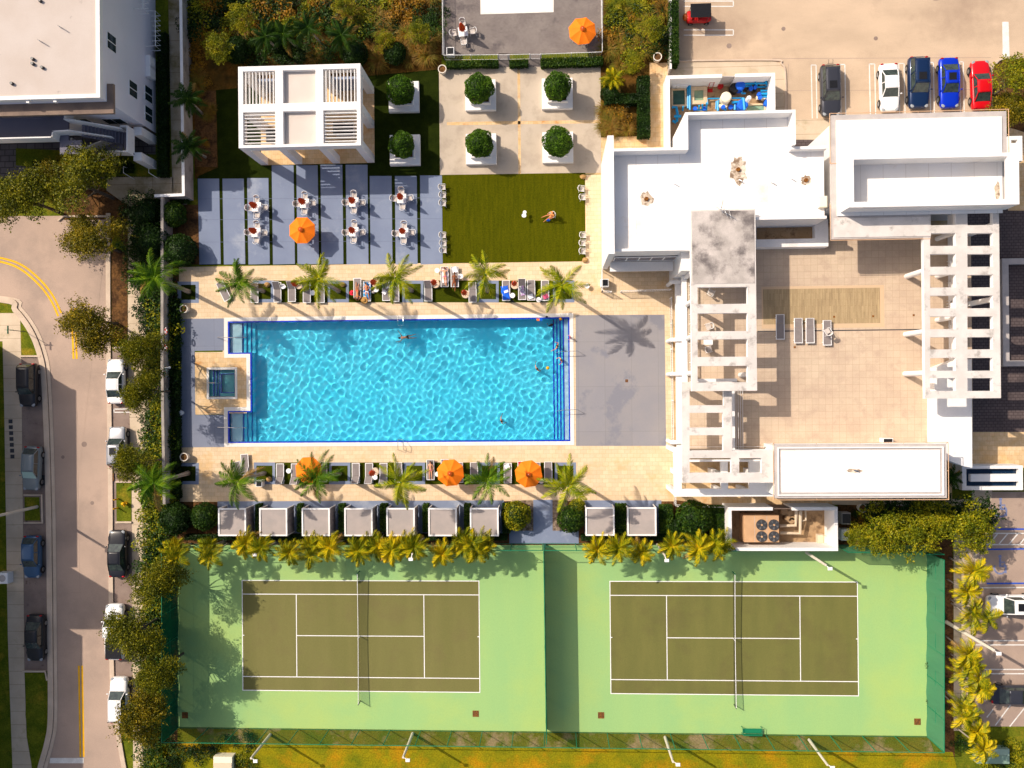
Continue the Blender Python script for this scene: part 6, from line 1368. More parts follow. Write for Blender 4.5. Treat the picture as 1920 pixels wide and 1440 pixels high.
for px, py, up, rz, lab in ((459,870,1,PI+.06,'out on the travertine, left of the first palm square'),(447,884,0,.25,'askew under the first palm'),(525,888,1,PI,'left of the small round white table'),(553,888,1,PI,'under the left orange parasol'),(606,885,0,0,'under the second palm'),
    (667,887,1,PI,'right of the second palm square'),(692,887,1,PI,'beside the closed parasol'),(719,887,1,PI,'left of the third palm'),(747,886,0,0,'behind the third palm'),(807,881,0,0,'with a sunbather in pink'),(834,880,0,0,'half under the middle orange parasol, left of its pole'),(861,886,0,0,'half under the middle orange parasol, right of its pole'),
    (889,886,0,0,'left of the palm between the parasols'),(952,887,0,PI,'with a white towel at its head'),(978,884,0,0,'with a red towel under the right parasol'),(1006,886,0,0,'right part of the right orange parasol'),(1028,885,0,0,'left of the rightmost palm')):
    p = G(px, py, .34); NL[(px, 's')] = (LU if up else LF).put((p.x, p.y, 0), rz, f'grey south side lounger, {lab}', group=LS)
for px, py, lab in ((1463,613,'in the pergola shadow'),(1497,620,'left one of the close pair'),(1519,620,'right one of the close pair'),(1551,624,'with a chair put on it')):
    p = G(px, py, ZT+.34); LF.put((p.x, p.y, ZT), .0, f'grey sun lounger on the roof terrace, {lab}', (1, 1.15, 1), LTER)
p = G(1550, 622, ZT+.6); DC.put((p.x, p.y, ZT+.36), .5, 'white chair standing on the right lounger of the roof terrace', group='white chairs of the roof terrace')
for i, (px, py) in enumerate(((1333,548),(1329,612),(1329,655),(1787,490),(1787,525),(1785,570),(1786,604))):
    p = G(px, py, ZT+.45); DC.put((p.x, p.y, ZT), rnd.uniform(0, 6), ['white chair in the first opening of the west pergola','white chair in the second opening of the west pergola','white chair below the table in the third opening of the west pergola','white chair in the third opening of the east pergola','white chair in the fourth opening of the east pergola','white chair in the fifth opening of the east pergola','white chair in the sixth opening of the east pergola'][i], group='white chairs of the roof terrace')
for i, (px, py) in enumerate(((1328,638),(1333,530),(1790,496),(1790,576))):
    p = G(px, py, ZT+.74); DT.put((p.x, p.y, ZT), 0, ['white table in the third opening of the west pergola','white table at the first opening of the west pergola','white table seen through the third opening of the east pergola','white table seen through the fifth opening of the east pergola'][i], (.9, .9, 1), 'white tables of the roof terrace')
def round_fn():
    root = thing('side_table', 'side table', 'side table'); MB().cyl(0, 0, .44, .48, .25, .25, 20).build('table_top', M['wframe'], root); MB().cyl(0, 0, LZ(6), .44, .04, .04, 8).build('leg', M['wframe'], root); MB().cyl(0, 0, LZ(6), .03, .17, .15, 14).build('base', M['wframe'], root); return root
RT = Proto(round_fn)
for px, py, lab in ((530.5,537,'right of the third lounger north of the pool'),(586,549,'under the second palm north of the pool'),(705,543,'right of the patterned towel'),(819.5,507,'left of the sunbather on the white towel'),(863.5,518,'right of the tanned sunbather, on the travertine'),(961,554,'below the closed parasol beside the blue towel'),(1010,562,'on the travertine below the loungers with towels'),(1101,536,'right of the rightmost north palm'),
    (541,883,'between the first loungers south of the pool'),(703,895,'between two loungers south of the pool, under a closed parasol'),(820,889,'right of the sunbather in pink'),(1015,902,'under the lower right edge of the right parasol'),(339,774,'on the blue-grey paving left of the hot tub')):
    p = G(px, py, .48); RT.put((p.x, p.y, 0), 0, f'small round white side table {lab}', group='round white side tables')
# handrails, ladders and showers
def rail(label, pts, nm='handrail', cat='handrail', r=.028, group='steel handrails of the pool', mats=None):
    P3 = [G(x, y, z) for x, y, z in pts]; root = thing(nm, label, cat, (P3[0].x, P3[0].y, 0), group); MB().tube(P3, r, 6).build('rail', mats or M['steel'], root); return root
for y, w in ((633,'upper left'),(802,'lower left')):
    rail(f'steel handrail over the {w} pool steps', [(408,y,0),(408,y-1,.9),(440,y,.9),(462,y,.5),(462,y+1,-.3)])
for y, w in ((664,'upper'),(774,'lower')): rail(f'steel handrail at the right end of the pool, {w} one', [(1093,y,0),(1083,y-6,.9),(1055,y-5,.9),(1043,y-3,.3),(1043,y-2,-.6)], r=.03)
rail('steel handrail over the hot tub steps', [(382,718,0),(382,718,.8),(404,718,.8),(415,718,.2)])
for y0, y1, w in ((594,610,'north'),(843,824,'south')):
    root = thing('pool_ladder', f'steel ladder at the {w} edge of the pool', 'ladder', (G(752, y0).x, G(752, y0).y, 0), 'pool ladders')
    for dx in (-5, 5): MB().tube([G(751+dx, y0, .06), G(751+dx, y0, .75), G(751+dx, (y0+y1)/2, .8), G(751+dx, y1, .3), G(751+dx, y1, -.9)], .028, 6).build('rail', M['steel'], root)
    for z in (-.3, -.6): MB().tube([G(746, y1, z), G(756, y1, z)], .03, 5).build('rung', M['steel'], root)
# bins and pots
def bin_(label, px, py, s=.32, h=.9):
    p = G(px, py, h); r_ = thing('litter_bin', label, 'bin', (p.x, p.y, 0), 'square white bins'); MB().box(p.x-s, p.y-s, p.x+s, p.y+s, .02, h-.05, bev=.02).build('bin_body', M['wframe'], r_)
    MB().box(p.x-s*.78, p.y-s*.78, p.x+s*.78, p.y+s*.78, h-.049, h, bev=.02).build('bin_lid', M['black'], r_)
bin_('square white bin with a black top, south of the pool beside the first palm square', 485, 907); bin_('square white bin with a black top by the clubhouse porch railing', 1134, 530, .38, 1.0); bin_('square white bin with a black top on the small grey deck', 844, 95, .38, .9)
def pot(label, px, py, r=.42, h=.75, soil=True):
    p = G(px, py, h); r_ = thing('round_pot', label, 'plant pot', (p.x, p.y, 0), 'round white pots'); b = MB(); n = 24; V = []
    for z, q in ((.02, r*.8), (h, r), (h, r*.82), (h-.12, r*.8)):
        V += [(p.x+q*math.cos(2*PI*k/n), p.y+q*math.sin(2*PI*k/n), z) for k in range(n)]
    b.add(V, [(l*n+k, l*n+(k+1) % n, (l+1)*n+(k+1) % n, (l+1)*n+k) for l in range(3) for k in range(n)]); b.build('pot', M['cream'] if False else mat('pot_white', A(238,228,214,.85), grain=.03), r_); MB().cyl(p.x, p.y, h-.14, h-.1, r*.81, r*.81, n).build('soil', M['mulch'], r_)
for lab, px, py in (('round white pot left of the upper left corner of the pool', 344, 579),('round white pot left of the lower left corner of the pool', 344.5, 857),('round white pot at the upper left corner of the concrete plaza', 829, 129),('round white pot in the planting by the car park hedge', 1233, 106),('round white pot in the dark bed north of the right court', 1618, 953)): pot(lab, px, py)
for px, py, lab in ((1093,332,'rock at the upper right corner of the lawn'),(1097,488,'rock at the lower right corner of the lawn'),(502,534,'rock in the first palm square north of the pool'),(643,534,'rock in the second palm square north of the pool'),(505,898,'rock in the first palm square south of the pool')):
    p = G(px, py); r_ = MB().ball((p.x, p.y, .16), (.3, .26, .2), 9, 6, jit=.14).build('landscape_rock', M['rock']); tag(r_, 'tan ' + lab, 'rock', 'tan rocks')
# life rings on the wall, shower posts, sign, hydrant
for py, lab in ((621,'upper'),(651,'lower')):
    p = G(313, py, 1.75); r_ = thing('life_ring', f'red and white life ring hung on the grey wall, {lab} of two', 'life ring', (p.x, p.y, 1.5), 'life rings'); b = MB(); c = MB(); n = 24
    for k in range(n):
        a0, a1 = 2*PI*k/n, 2*PI*(k+1)/n; (b if (k//3) % 2 else c).tube([(p.x+.06, p.y+.3*math.cos(a0), 1.95+.3*math.sin(a0)*.5+.1), (p.x+.06, p.y+.3*math.cos(a1), 1.95+.3*math.sin(a1)*.5+.1)], .07, 6)
    b.build('ring', M['red'], r_); c.build('white_band', M['white'], r_)
p = G(330, 690); r_ = thing('shower_post', 'white shower post beside the grey wall left of the hot tub', 'shower', p); MB().tube([(p.x-.2, p.y, .02), (p.x-.2, p.y, 2.2), (p.x+.35, p.y, 2.25)], .04, 8).build('post', M['wframe'], r_); MB().cyl(p.x+.35, p.y, 2.12, 2.2, .12, .1, 12).build('shower_head', M['wframe'], r_)
p = G(24.5, 620, 2.6); r_ = thing('street_sign', 'green street name sign on a thin post by the curved kerb', 'sign', (G(49,622).x, G(49,622).y, 0)); q = G(49, 622); MB().tube([(q.x, q.y, 0), (q.x, q.y, 2.5)], .035, 6).build('post', M['darkmetal'], r_)
MB().box(q.x-.4, q.y-.015, q.x+.4, q.y+.015, 2.5, 2.7).build('name_plate', M['green_frame'], r_); MB().box(q.x-.015, q.y-.4, q.x+.015, q.y+.4, 2.705, 2.9).build('name_plate', M['green_frame'], r_)
def hydrant(px, py, lab, s=1):
    p = G(px, py); r_ = thing('fire_hydrant' if s > .9 else 'bollard', lab, 'hydrant' if s > .9 else 'bollard', p, None if s > .9 else 'yellow posts on the grass island'); ym = M['yellow']
    if s > .9:
        MB().cyl(p.x, p.y, .03, .62, .16, .14, 14).build('barrel', ym, r_); MB().ball((p.x, p.y, .66), (.17,.17,.14), 12, 6).build('bonnet', ym, r_); MB().tube([(p.x-.3, p.y, .45), (p.x+.3, p.y, .45)], .08, 8).build('nozzle', ym, r_); MB().tube([(p.x, p.y-.28, .4), (p.x, p.y, .4)], .1, 8).build('nozzle', ym, r_)
    else: MB().cyl(p.x, p.y, .03, .9, .07, .07, 10).build('post', ym, r_); MB().ball((p.x, p.y, .9), .08, 8, 5).build('cap', ym, r_)
hydrant(237, 943, 'yellow fire hydrant on the grass island below the silver car'); hydrant(223, 935, 'yellow post above left of the hydrant', .5); hydrant(222, 952, 'yellow post below left of the hydrant', .5)
# light poles
def pole(label, bx, by, h, head, m='cream', grp='light poles', r=.13, arm=.5):
    p = G(bx, by); r_ = thing('light_pole', label, 'light pole', p, grp); MB().tube([(p.x, p.y, 0), (p.x, p.y, h)], [r*1.15, r*.8], 10).build('pole', mat('pole_paint', A(226,216,200,.8), grain=.03) if 'PW' not in M else M['PW'], r_)
    dx, dy = math.cos(head)*arm, math.sin(head)*arm; MB().tube([(p.x, p.y, h-.1), (p.x+dx, p.y+dy, h)], .04, 6).build('arm', M['wframe'], r_); MB().box(p.x+dx-.2, p.y+dy-.14, p.x+dx+.2, p.y+dy+.14, h-.03, h+.1, bev=.02).build('lamp', M['wframe'], r_)
M['PW'] = mat('pole_paint', A(226,216,200,.8), grain=.03)
for bx, by, lab in ((507,1377,'first'),(774,1375,'second'),(1247,1382,'third'),(1517,1387,'fourth')): pole(f'pale light pole below the courts, {lab} from the left', bx, by, 5.3, -.5)
pole('grey light pole at the top edge of the left court among yellow palms', 790, 1018, 5.4, -1.8, r=.1); pole('grey light pole at the top left of the left court', 520, 1016, 5.0, -2.6, r=.1)
pole('pale light pole on the top edge of the right court beside the palms', 1232, 1020, 5.4, -1.2, r=.1); pole('thick pale light pole on the right court below the white yard wall', 1512, 1036, 5.6, -.7)
pole('tall white light pole between the right court fence and the east car park', 1774, 1166, 8.5, -.6, r=.16); pole('tall pale street light on the grass square across the street', 70, 950, 8.5, 3.0, r=.14); pole('tall car park light just above the top edge, casting a shadow on the asphalt', 1585, -95, 8.5, -.6, r=.14, arm=.9)
# tennis nets, bench, grates
def net(x0, y0, w):
    xm = x0+23.77/2; r_ = thing('tennis_net', f'dark tennis net with a white top band across the {w} court', 'net', (xm, y0-5.5, 0), 'tennis nets'); ya, yb = y0+.95, y0-10.97-.95; b = MB(); t_ = MB(); n = 24
    for k in range(n):
        y1_, y2_ = ya+(yb-ya)*k/n, ya+(yb-ya)*(k+1)/n; h1, h2 = 1.07-.16*math.sin(PI*k/n), 1.07-.16*math.sin(PI*(k+1)/n); b.quad((xm, y1_, .03), (xm, y2_, .03), (xm, y2_, h2-.05), (xm, y1_, h1-.05))
        t_.add([(xm-.02,y1_,h1-.06),(xm-.02,y2_,h2-.06),(xm-.02,y2_,h2),(xm-.02,y1_,h1),(xm+.02,y1_,h1-.06),(xm+.02,y2_,h2-.06),(xm+.02,y2_,h2),(xm+.02,y1_,h1)], [(0,1,2,3),(7,6,5,4),(3,2,6,7),(0,4,5,1)])
    b.build('mesh', glassy('net_mesh_'+w, (.01,.01,.01,1), .35, .9), r_); t_.build('top_band', M['white'], r_)
    for y in (ya, yb): MB().cyl(xm, y, LZ(4), 1.1, .05, .045, 10).build('post', M['green_frame'] if y == ya else M['darkmetal'], r_)
    MB().box(xm-.025, y0-10.97/2-.03, xm+.025, y0-10.97/2+.03, LZ(5), .92).build('centre_strap', M['white'], r_)
net(C1[0], C1[1], 'left'); net(C2[0], C2[1], 'right')
p = G(1410, 1370, .45); r_ = thing('bench', 'dark green park bench at the lower edge of the right court', 'bench', (p.x, p.y, 0)); MB().box(p.x-.9, p.y-.25, p.x+.9, p.y+.2, .42, .46).build('seat', M['green_frame'], r_); MB().box(p.x-.9, p.y-.34, p.x+.9, p.y-.29, .5, .88).build('backrest', M['green_frame'], r_)
for x in (-.92, .92): MB().tube([(p.x+x, p.y+.25, .03), (p.x+x, p.y+.28, .62), (p.x+x, p.y-.3, .66), (p.x+x, p.y-.38, .03)], .03, 6).build('leg', M['green_frame'], r_)
def grate(label, px, py, w=.62, d=.62, m='rust', nm='drain_grate', z=LZ(5)):
    p = G(px, py); r_ = thing(nm, label, 'drain grate', (p.x, p.y, 0), 'drain grates'); MB().box(p.x-w/2, p.y-d/2, p.x+w/2, p.y+d/2, z-.002, z+.004).build('frame', M[m], r_); b = MB(); n = max(4, int(w/.12))
    for k in range(n): x = p.x-w/2+(k+.5)*w/n; b.box(x-.012, p.y-d/2+.05, x+.012, p.y+d/2-.05, z+.005, z+.012)
    b.build('bars', M['darkmetal'], r_)
for lab, px, py in (('brown drain grate in the lower right part of the left court',892,1338),('brown drain grate in the lower left part of the right court',1127,1341),('brown drain grate in the lower right corner of the right court',1720,1353),('dark drain grate in the shaded lower left corner of the left court',347,1341)): grate(lab, px, py)
grate('red-brown storm drain in the kerb below the silver car', 210, 894, .5, .85, 'rust', z=.12); grate('small brass drain in the middle of the grey paving right of the pool', 1175, 714, .28, .28)
grate('dark storm drain in the kerb beside the grey hatchback', 84, 900, .55, 1.0, 'darkmetal', z=.12)
for i in range(7): grate(f'dark red square tile set in the left sidewalk, number {i+1} from the top of seven', 20+i*.6, 790+i*11, .42, .40, 'darkmetal', 'tactile_tile', LZ(4))
for px, py, lab in ((418,1432,'tan utility cabinet on the grass below the left court'),(1862,1418,'pale green transformer cabinet under the palms in the lower right corner')):
    p = G(px, py, .9); r_ = thing('utility_cabinet', lab, 'cabinet', (p.x, p.y, 0), 'utility cabinets'); w = .95 if px < 1000 else 1.5; MB().box(p.x-w, p.y-.7, p.x+w, p.y+.7, .02, .95, bev=.03).build('cabinet', M['cream'] if px < 1000 else mat('transformer_green', A(150,176,160,.8), grain=.05), r_); MB().box(p.x-w+.05, p.y-.65, p.x+w-.05, p.y+.1, .951, 1.0).build('lid', M['tanpipe'] if px < 1000 else mat('transformer_lid', A(130,158,142,.8), grain=.05), r_)
p = G(3, 1085, 1); r_ = thing('air_conditioner', 'white air conditioner at the left edge beside the sidewalk', 'air conditioner', (p.x, p.y, 0)); MB().box(p.x-.5, p.y-.55, p.x+.55, p.y+.55, .02, .9, bev=.06).build('cabinet', M['wframe'], r_); MB().cyl(p.x, p.y, .902, .93, .34, .34, 16).build('fan', M['border'], r_)
# towels and bags
def cloth(label, px, py, w, l, m, z, rz=0, nm='towel', cat='towel', amp=.03, n=8, group=None, drop=0):
    p = G(px, py, z); rng = random.Random(int(px*7)); b = MB(); V = []
    for i in range(n+1):
        for j in range(n+1):
            u, v = i/n-.5, j/n-.5; e = 1+.10*math.sin(j*1.7+px)*(abs(u)*2); x, y = u*w*e, v*l*(1+.06*math.sin(i*2.1)); zz = z+amp*(rng.random()+.6*math.sin(i*2.3+j))*.7
            if drop and abs(u)*w > .34: zz -= (abs(u)*w-.34)*drop; x *= .92
            ca, sa = math.cos(rz), math.sin(rz); V.append((p.x+x*ca-y*sa, p.y+x*sa+y*ca, max(zz, z+.004 if not drop else .06)))
    F = [(i*(n+1)+j, (i+1)*(n+1)+j, (i+1)*(n+1)+j+1, i*(n+1)+j+1) for i in range(n) for j in range(n)]; b.add(V, F); o = b.build(nm, M[m], None, smooth=True); return tag(o, label, cat, group)
cloth('bright blue towel spread over a lounger north of the pool', 948, 549, .85, 1.35, 'cl_blue', .36, .15, drop=1.0); cloth('patterned blue and white beach towel under the sunbather beside the red one', 688, 545, .72, 1.6, 'cl_pattern', .36, -.05); cloth('white towel under the sunbather on the pulled-out lounger', 835, 517, .62, 1.4, 'cl_white', .36, 0, amp=.012)
cloth('crumpled white towel at the head of the lounger with the tanned sunbather', 852.5, 506, .5, .6, 'cl_white', .37, .3, amp=.09); cloth('crumpled lilac and teal towel on a lounger north of the pool', 979, 545, .45, .95, 'cl_multi', .37, .2, amp=.1); cloth('bundled pale bag cloth at the foot of the empty lounger', 995, 556, .5, .45, 'cl_white', .37, .3, amp=.12, nm='bundle', cat='bundle')
cloth('crumpled pink and white towel on the lounger with the yellow bottle', 1023, 556, .5, .42, 'cl_pink', .37, .4, amp=.12); cloth('white clothes dropped on the lounger left of the third palm, upper heap', 726, 537, .4, .4, 'cl_white', .37, .4, amp=.12, nm='clothes', cat='clothes'); cloth('pale clothes on the foot of the lounger left of the third palm', 721, 548, .4, .42, 'cl_white', .37, .9, amp=.12, nm='clothes', cat='clothes')
cloth('crumpled white towel at the head of a lounger south of the pool', 951, 875, .5, .5, 'cl_white', .37, .4, amp=.12); cloth('red towel on the lounger under the right orange parasol', 978, 874, .6, .9, 'cl_red', .37, 0, amp=.03)
cloth('white hand towel on the blue towel', 949, 546.5, .42, .24, 'cl_white', .42, .3, amp=.02)
def hat(label, px, py, m, z=LZ(6), r=.26, nm='sun_hat'):
    p = G(px, py, z); r_ = thing(nm, label, 'hat' if nm == 'sun_hat' else 'bag', (p.x, p.y, z)); MB().cyl(p.x, p.y, z+.002, z+.03, r, r*.95, 18).build('brim', M[m], r_); MB().ball((p.x, p.y, z+.05), (r*.5, r*.5, .1), 12, 6).build('crown', M[m], r_)
hat('straw sun hat at the foot of the patterned towel lounger', 683, 563, 'straw', .36, .36); hat('red hat on the turf beside the sunbather in red', 660, 549, 'cl_red')
def bag(label, px, py, m, s=.2, z=LZ(6)):
    p = G(px, py, z); r_ = thing('bag', label, 'bag', (p.x, p.y, z)); MB().ball((p.x, p.y, z+s*.6), (s, s*.7, s*.6), 10, 6, jit=.05).build('bag_body', M[m], r_); MB().tube([(p.x-s*.5, p.y, z+s), (p.x-s*.3, p.y, z+s*1.7), (p.x+s*.3, p.y, z+s*1.7), (p.x+s*.5, p.y, z+s)], .015, 5).build('strap', M[m], r_)
bag('teal bag on the lawn beside the man in the chair', 1028, 413, 'cl_blue'); bag('black bag on the turf below the blue towel', 961, 565, 'black', .16); bag('beige bag beside the round table right of the patterned towel', 700, 548, 'sling_w', .2); bag('dark bag on the pool edge near the upper right corner', 1025, 594, 'black', .13, .05); bag('white bag on the round table by the grassless corner below the loungers', 1012, 563, 'cl_white', .12, .49)
p = G(1015, 547, .42)
def bottle(label, px, py, z, m): p = G(px, py, z); r_ = thing('bottle', label, 'bottle', (p.x, p.y, z)); MB().tube([(p.x-.12, p.y+.06, z+.05), (p.x+.1, p.y-.05, z+.05)], .045, 8).build('body', m, r_); MB().tube([(p.x+.1, p.y-.05, z+.05), (p.x+.15, p.y-.075, z+.05)], .02, 6).build('cap', M['cl_white'], r_)
bottle('yellow bottle lying on the lounger left of the rightmost palm', 1021, 547, .35, M['yellow'])
# low white stand on the lawn
p = G(983, 402, .6); r_ = thing('garden_stand', 'white two-bowl stand on the lawn left of the man in the chair', 'stand', (p.x, p.y, 0)); MB().cyl(p.x, p.y, LZ(4), .05, .2, .18, 14).build('base', M['wframe'], r_); MB().tube([(p.x, p.y, .05), (p.x, p.y, .75)], .03, 6).build('stem', M['wframe'], r_); MB().cyl(p.x-.05, p.y-.14, .7, .8, .08, .2, 14).build('bowl', M['wframe'], r_); MB().cyl(p.x+.04, p.y+.2, .55, .65, .08, .18, 14).build('bowl', M['wframe'], r_)
# ------------------------------------------------------------------ vehicles: nose towards +y
def paint(name, c, metal=.0): return mat('paint_'+name, c, grain=0, rough=.28, metal=metal, coat=.3, spec=.35)
PT = {'black': paint('black', (.012,.012,.016,1)), 'navy': paint('navy', (.006,.022,.075,1), .2), 'blue': paint('blue', (.002,.03,.52,1), .2), 'red': paint('red', (.55,.004,.01,1)), 'white': paint('white', (.8,.79,.78,1)),
      'silver': paint('silver', (.40,.40,.42,1), .4), 'grey': paint('grey', (.20,.23,.24,1), .2), 'steelblue': paint('steelblue', (.04,.10,.20,1), .3), 'charcoal': paint('charcoal', (.045,.047,.06,1), .3), 'orange': paint('orange', (.6,.12,.01,1))}
M['tyre'] = M['dark']; M['rim'] = mat('wheel_rim', (.35,.35,.36,1), grain=0, rough=.35, metal=.8)
M['headlamp'] = mat('headlamp', (.30,.32,.34,1), grain=0, rough=.1); M['taillamp'] = mat('taillamp', (.35,.005,.01,1), grain=0, rough=.15); M['shade'] = mat('sunshade', A(190,220,206,.8), grain=.1)
def loft(b, secs, close=True, mi=0):
    n = len(secs[0]); V = [v for s in secs for v in s]; F = []
    for i in range(len(secs)-1):
        for k in range(n): j = (k+1) % n; F.append((i*n+k, i*n+j, (i+1)*n+j, (i+1)*n+k))
    F += [tuple(range(n))[::-1], tuple(range((len(secs)-1)*n, len(secs)*n))]; b.add(V, F, mi)
def car(label, cat, px, py, rz, kind, paintm, L_=4.7, W_=1.85, sunroof=False, shade=False, rack=False, h=None, group='parked cars'):
    p = G(px, py, .7); H_ = h or {'sedan': 1.43, 'suv': 1.72, 'hatch': 1.5, 'pickup': 1.85}[kind]; root = thing('parked_'+('pickup' if kind == 'pickup' else 'car'), label, cat, (0, 0, 0), group); hl, hw = L_/2, W_/2; P_ = PT[paintm]
    # lower body: rounded in plan, waisted in section
    stn = [(-1, .70, .52), (-.985, .84, .64), (-.93, .95, .72), (-.75, 1, .76), (-.4, 1, .78), (0, .985, .78), (.3, .985, .77), (.62, .985, .74), (.85, .94, .66), (.95, .84, .60), (.992, .66, .50)]; b = MB(); secs = []
    up = {'sedan': 1.0, 'suv': 1.16, 'hatch': 1.06, 'pickup': 1.25}[kind]
    for y, w, z in stn:
        w_ = w*hw; zt = z*up+.14; sec = [(w_*.9, y*hl, .22), (w_*.99, y*hl, .42), (w_, y*hl, zt*.66), (w_*.97, y*hl, zt*.88), (w_*.86, y*hl, zt), (w_*.4, y*hl, zt+.035), (-w_*.4, y*hl, zt+.035), (-w_*.86, y*hl, zt), (-w_*.97, y*hl, zt*.88), (-w_, y*hl, zt*.66), (-w_*.99, y*hl, .42), (-w_*.9, y*hl, .22)]
        secs.append(sec)
    loft(b, secs); bo = b.build('body', P_, root, smooth=True); sm = bo.modifiers.new('round', 'SUBSURF'); sm.levels = 1; sm.render_levels = 1
    zb = .78*up+.15; cab = {'sedan': (-.70, -.40, .12, .42), 'suv': (-.93, -.80, .14, .42), 'hatch': (-.90, -.66, .12, .44), 'pickup': (-.18, -.10, .28, .48)}[kind]   # rear base, rear roof, front roof, front base
    yb0, yr0, yr1, yb1 = [v*hl for v in cab]; wb, wr = hw*.88, hw*.68; zr = H_
    rb = MB(); secs = []
    for t in (0, .12, .5, .88, 1):
        y = yr0+(yr1-yr0)*t; q = 1-.05*(2*t-1)**4; zc = zr-.03*(2*t-1)**2; secs.append([(wr*q, y, zc-.05), (wr*.93*q, y, zc-.012), (wr*.5, y, zc+.01), (-wr*.5, y, zc+.01), (-wr*.93*q, y, zc-.012), (-wr*q, y, zc-.05)])
    loft(rb, secs); rf = rb.build('roof', P_, root, smooth=True)
    e = .02
    MB().quad((-wb*.86, yb1, zb), (wb*.86, yb1, zb), (wr*.93, yr1+.02, zr-.06), (-wr*.93, yr1+.02, zr-.06)).build('windshield', M['shade'] if shade else M['carglass'], root)
    MB().quad((wb*.86, yb0, zb), (-wb*.86, yb0, zb), (-wr*.93, yr0-.02, zr-.06), (wr*.93, yr0-.02, zr-.06)).build('rear_window', M['carglass'], root)
    for s in (-1, 1):
        g = MB(); g.quad((s*wb, yb0+.1, zb-.02), (s*wb, yb1-.12, zb-.02), (s*wr*1.0, yr1, zr-.06), (s*wr*1.0, yr0, zr-.06)); g.build('side_window', M['carglass'], root)
    pl = MB()
    for s in (-1, 1):
        for A_, B_ in (((s*wb*.93, yb1-.02, zb), (s*wr*.98, yr1, zr-.05)), ((s*wb*.93, yb0+.02, zb), (s*wr*.98, yr0, zr-.05)), ((s*wb*1.0, (yb0+yb1)/2, zb), (s*wr*1.01, (yr0+yr1)/2, zr-.05)), ((s*wr*.99, yr0, zr-.045), (s*wr*.99, yr1, zr-.045))): pl.tube([A_, B_], .045, 6)
        pl.tube([(s*wb*.95, yb0, zb), (s*wb*.97, yb1, zb)], .05, 6)
    pl.build('pillar', P_, root); sl_ = MB(); n = 5
    sl_.box(-wb*.9, yb0+.05, wb*.9, yb1-.05, zb-.25, zb-.01); sl_.build('interior', M['black'], root)
    if kind == 'pickup': MB().box(-hw*.80, -hl*.93, hw*.80, yb0-.12, zb-.05, zb+.004+.02).build('truck_bed', M['black'], root)
    if sunroof: MB().box(-wr*.55, yr1-1.0, wr*.55, yr1-.3, zr-.008, zr+.014).build('sunroof', M['black'], rf)
    if rack:
        k = MB(); [k.tube([(x, -hl-.02, .9), (x, -hl-.35, 1.05), (x+.05, -hl-.38, .95)], .02, 5) for x in (-.2, .2)]; k.tube([(-.3, -hl-.05, .9), (.3, -hl-.05, .9)], .02, 5); k.build('bicycle_rack', M['darkmetal'], root)
    for s in (-1, 1):
        for y in (-.60, .62):
            w = MB().tube([(s*(hw-.22), y*hl, .335), (s*(hw+.005), y*hl, .335)], .335, 18).build('wheel', M['tyre'], root); MB().tube([(s*(hw+.004), y*hl, .335), (s*(hw+.012), y*hl, .335)], .21, 12).build('rim', M['rim'], w)
            a = MB(); a.tube([(s*(hw-.30), y*hl, .36), (s*(hw-.012), y*hl, .36)], .39, 16); a.build('wheel_arch', M['black'], root)
        MB().ball((s*hw*.66, hl*.90, .66*up+.08), (.19, .20, .045), 10, 6).build('headlight', M['headlamp'], root); MB().ball((s*hw*.70, -hl*.955, .72*up+.08), (.17, .09, .09), 10, 6).build('taillight', M['taillamp'], root)
        MB().ball((s*(hw+.06), yb1-.25, zb+.06), (.12, .07, .08), 8, 5).build('side_mirror', P_, root)
    root.location = (p.x, p.y, 0.0 if px > 300 else .012); root.rotation_euler = (0, 0, rz); return root
car('black hatchback parked furthest up the left kerb, below the grass corner', 'car', 53, 722, PI, 'suv', 'black', 4.4, 1.85, h=1.65)
car('grey hatchback with a pale green sunshade behind its windscreen, left kerb', 'car', 60, 878, PI-.05, 'hatch', 'grey', 4.45, 1.82, shade=True)
car('steel blue hatchback parked on the left kerb', 'car', 60.5, 1044, PI, 'hatch', 'steelblue', 4.3, 1.8)
car('black sedan parked lowest on the left kerb', 'car', 66, 1196, PI, 'sedan', 'black', 4.7, 1.84)
car('white sedan parked highest on the right kerb of the street', 'car', 217, 715, 0, 'sedan', 'white', 4.5, 1.82)
car('silver crossover with a dark sunroof partly under a tree', 'car', 221, 838, 0, 'suv', 'silver', 4.1, 1.78, sunroof=True)
car('shiny black sedan below the grass island with the hydrant', 'car', 220, 1038, 0, 'sedan', 'black', 4.75, 1.86)
car('white pickup truck half hidden by a street tree', 'pickup truck', 216, 1184, 0, 'pickup', 'white', 5.6, 1.98)
car('white crossover half hidden by the lowest street tree', 'car', 224, 1312, 0, 'suv', 'white', 4.6, 1.86)
car('dark grey estate car with a rear rack and sunroof, leftmost in the top car park', 'car', 1557, 170, PI+.01, 'suv', 'charcoal', 5.0, 1.92, sunroof=True, rack=True, h=1.6)
car('white sedan in the top car park beside an empty bay', 'car', 1667.5, 164, PI+.02, 'sedan', 'white', 4.6, 1.85)
car('dark navy sport utility with a glass roof in the top car park', 'car', 1722, 155, PI, 'suv', 'navy', 4.95, 1.95, sunroof=True)
car('bright blue car in the top car park between the navy and the red one', 'car', 1780, 155, PI+.01, 'sedan', 'blue', 4.8, 1.88, sunroof=True)
car('red sedan in the top car park, rightmost of the row', 'car', 1839, 159, .03, 'sedan', 'red', 4.7, 1.85)
car('white sport utility with a dark sunroof at the right edge', 'car', 1899, 1134, PI/2, 'suv', 'white', 4.8, 1.92, sunroof=True)
car('dark sedan in the east car park under the yellow palms', 'car', 1905, 1303, -PI/2, 'sedan', 'charcoal', 4.7, 1.84)
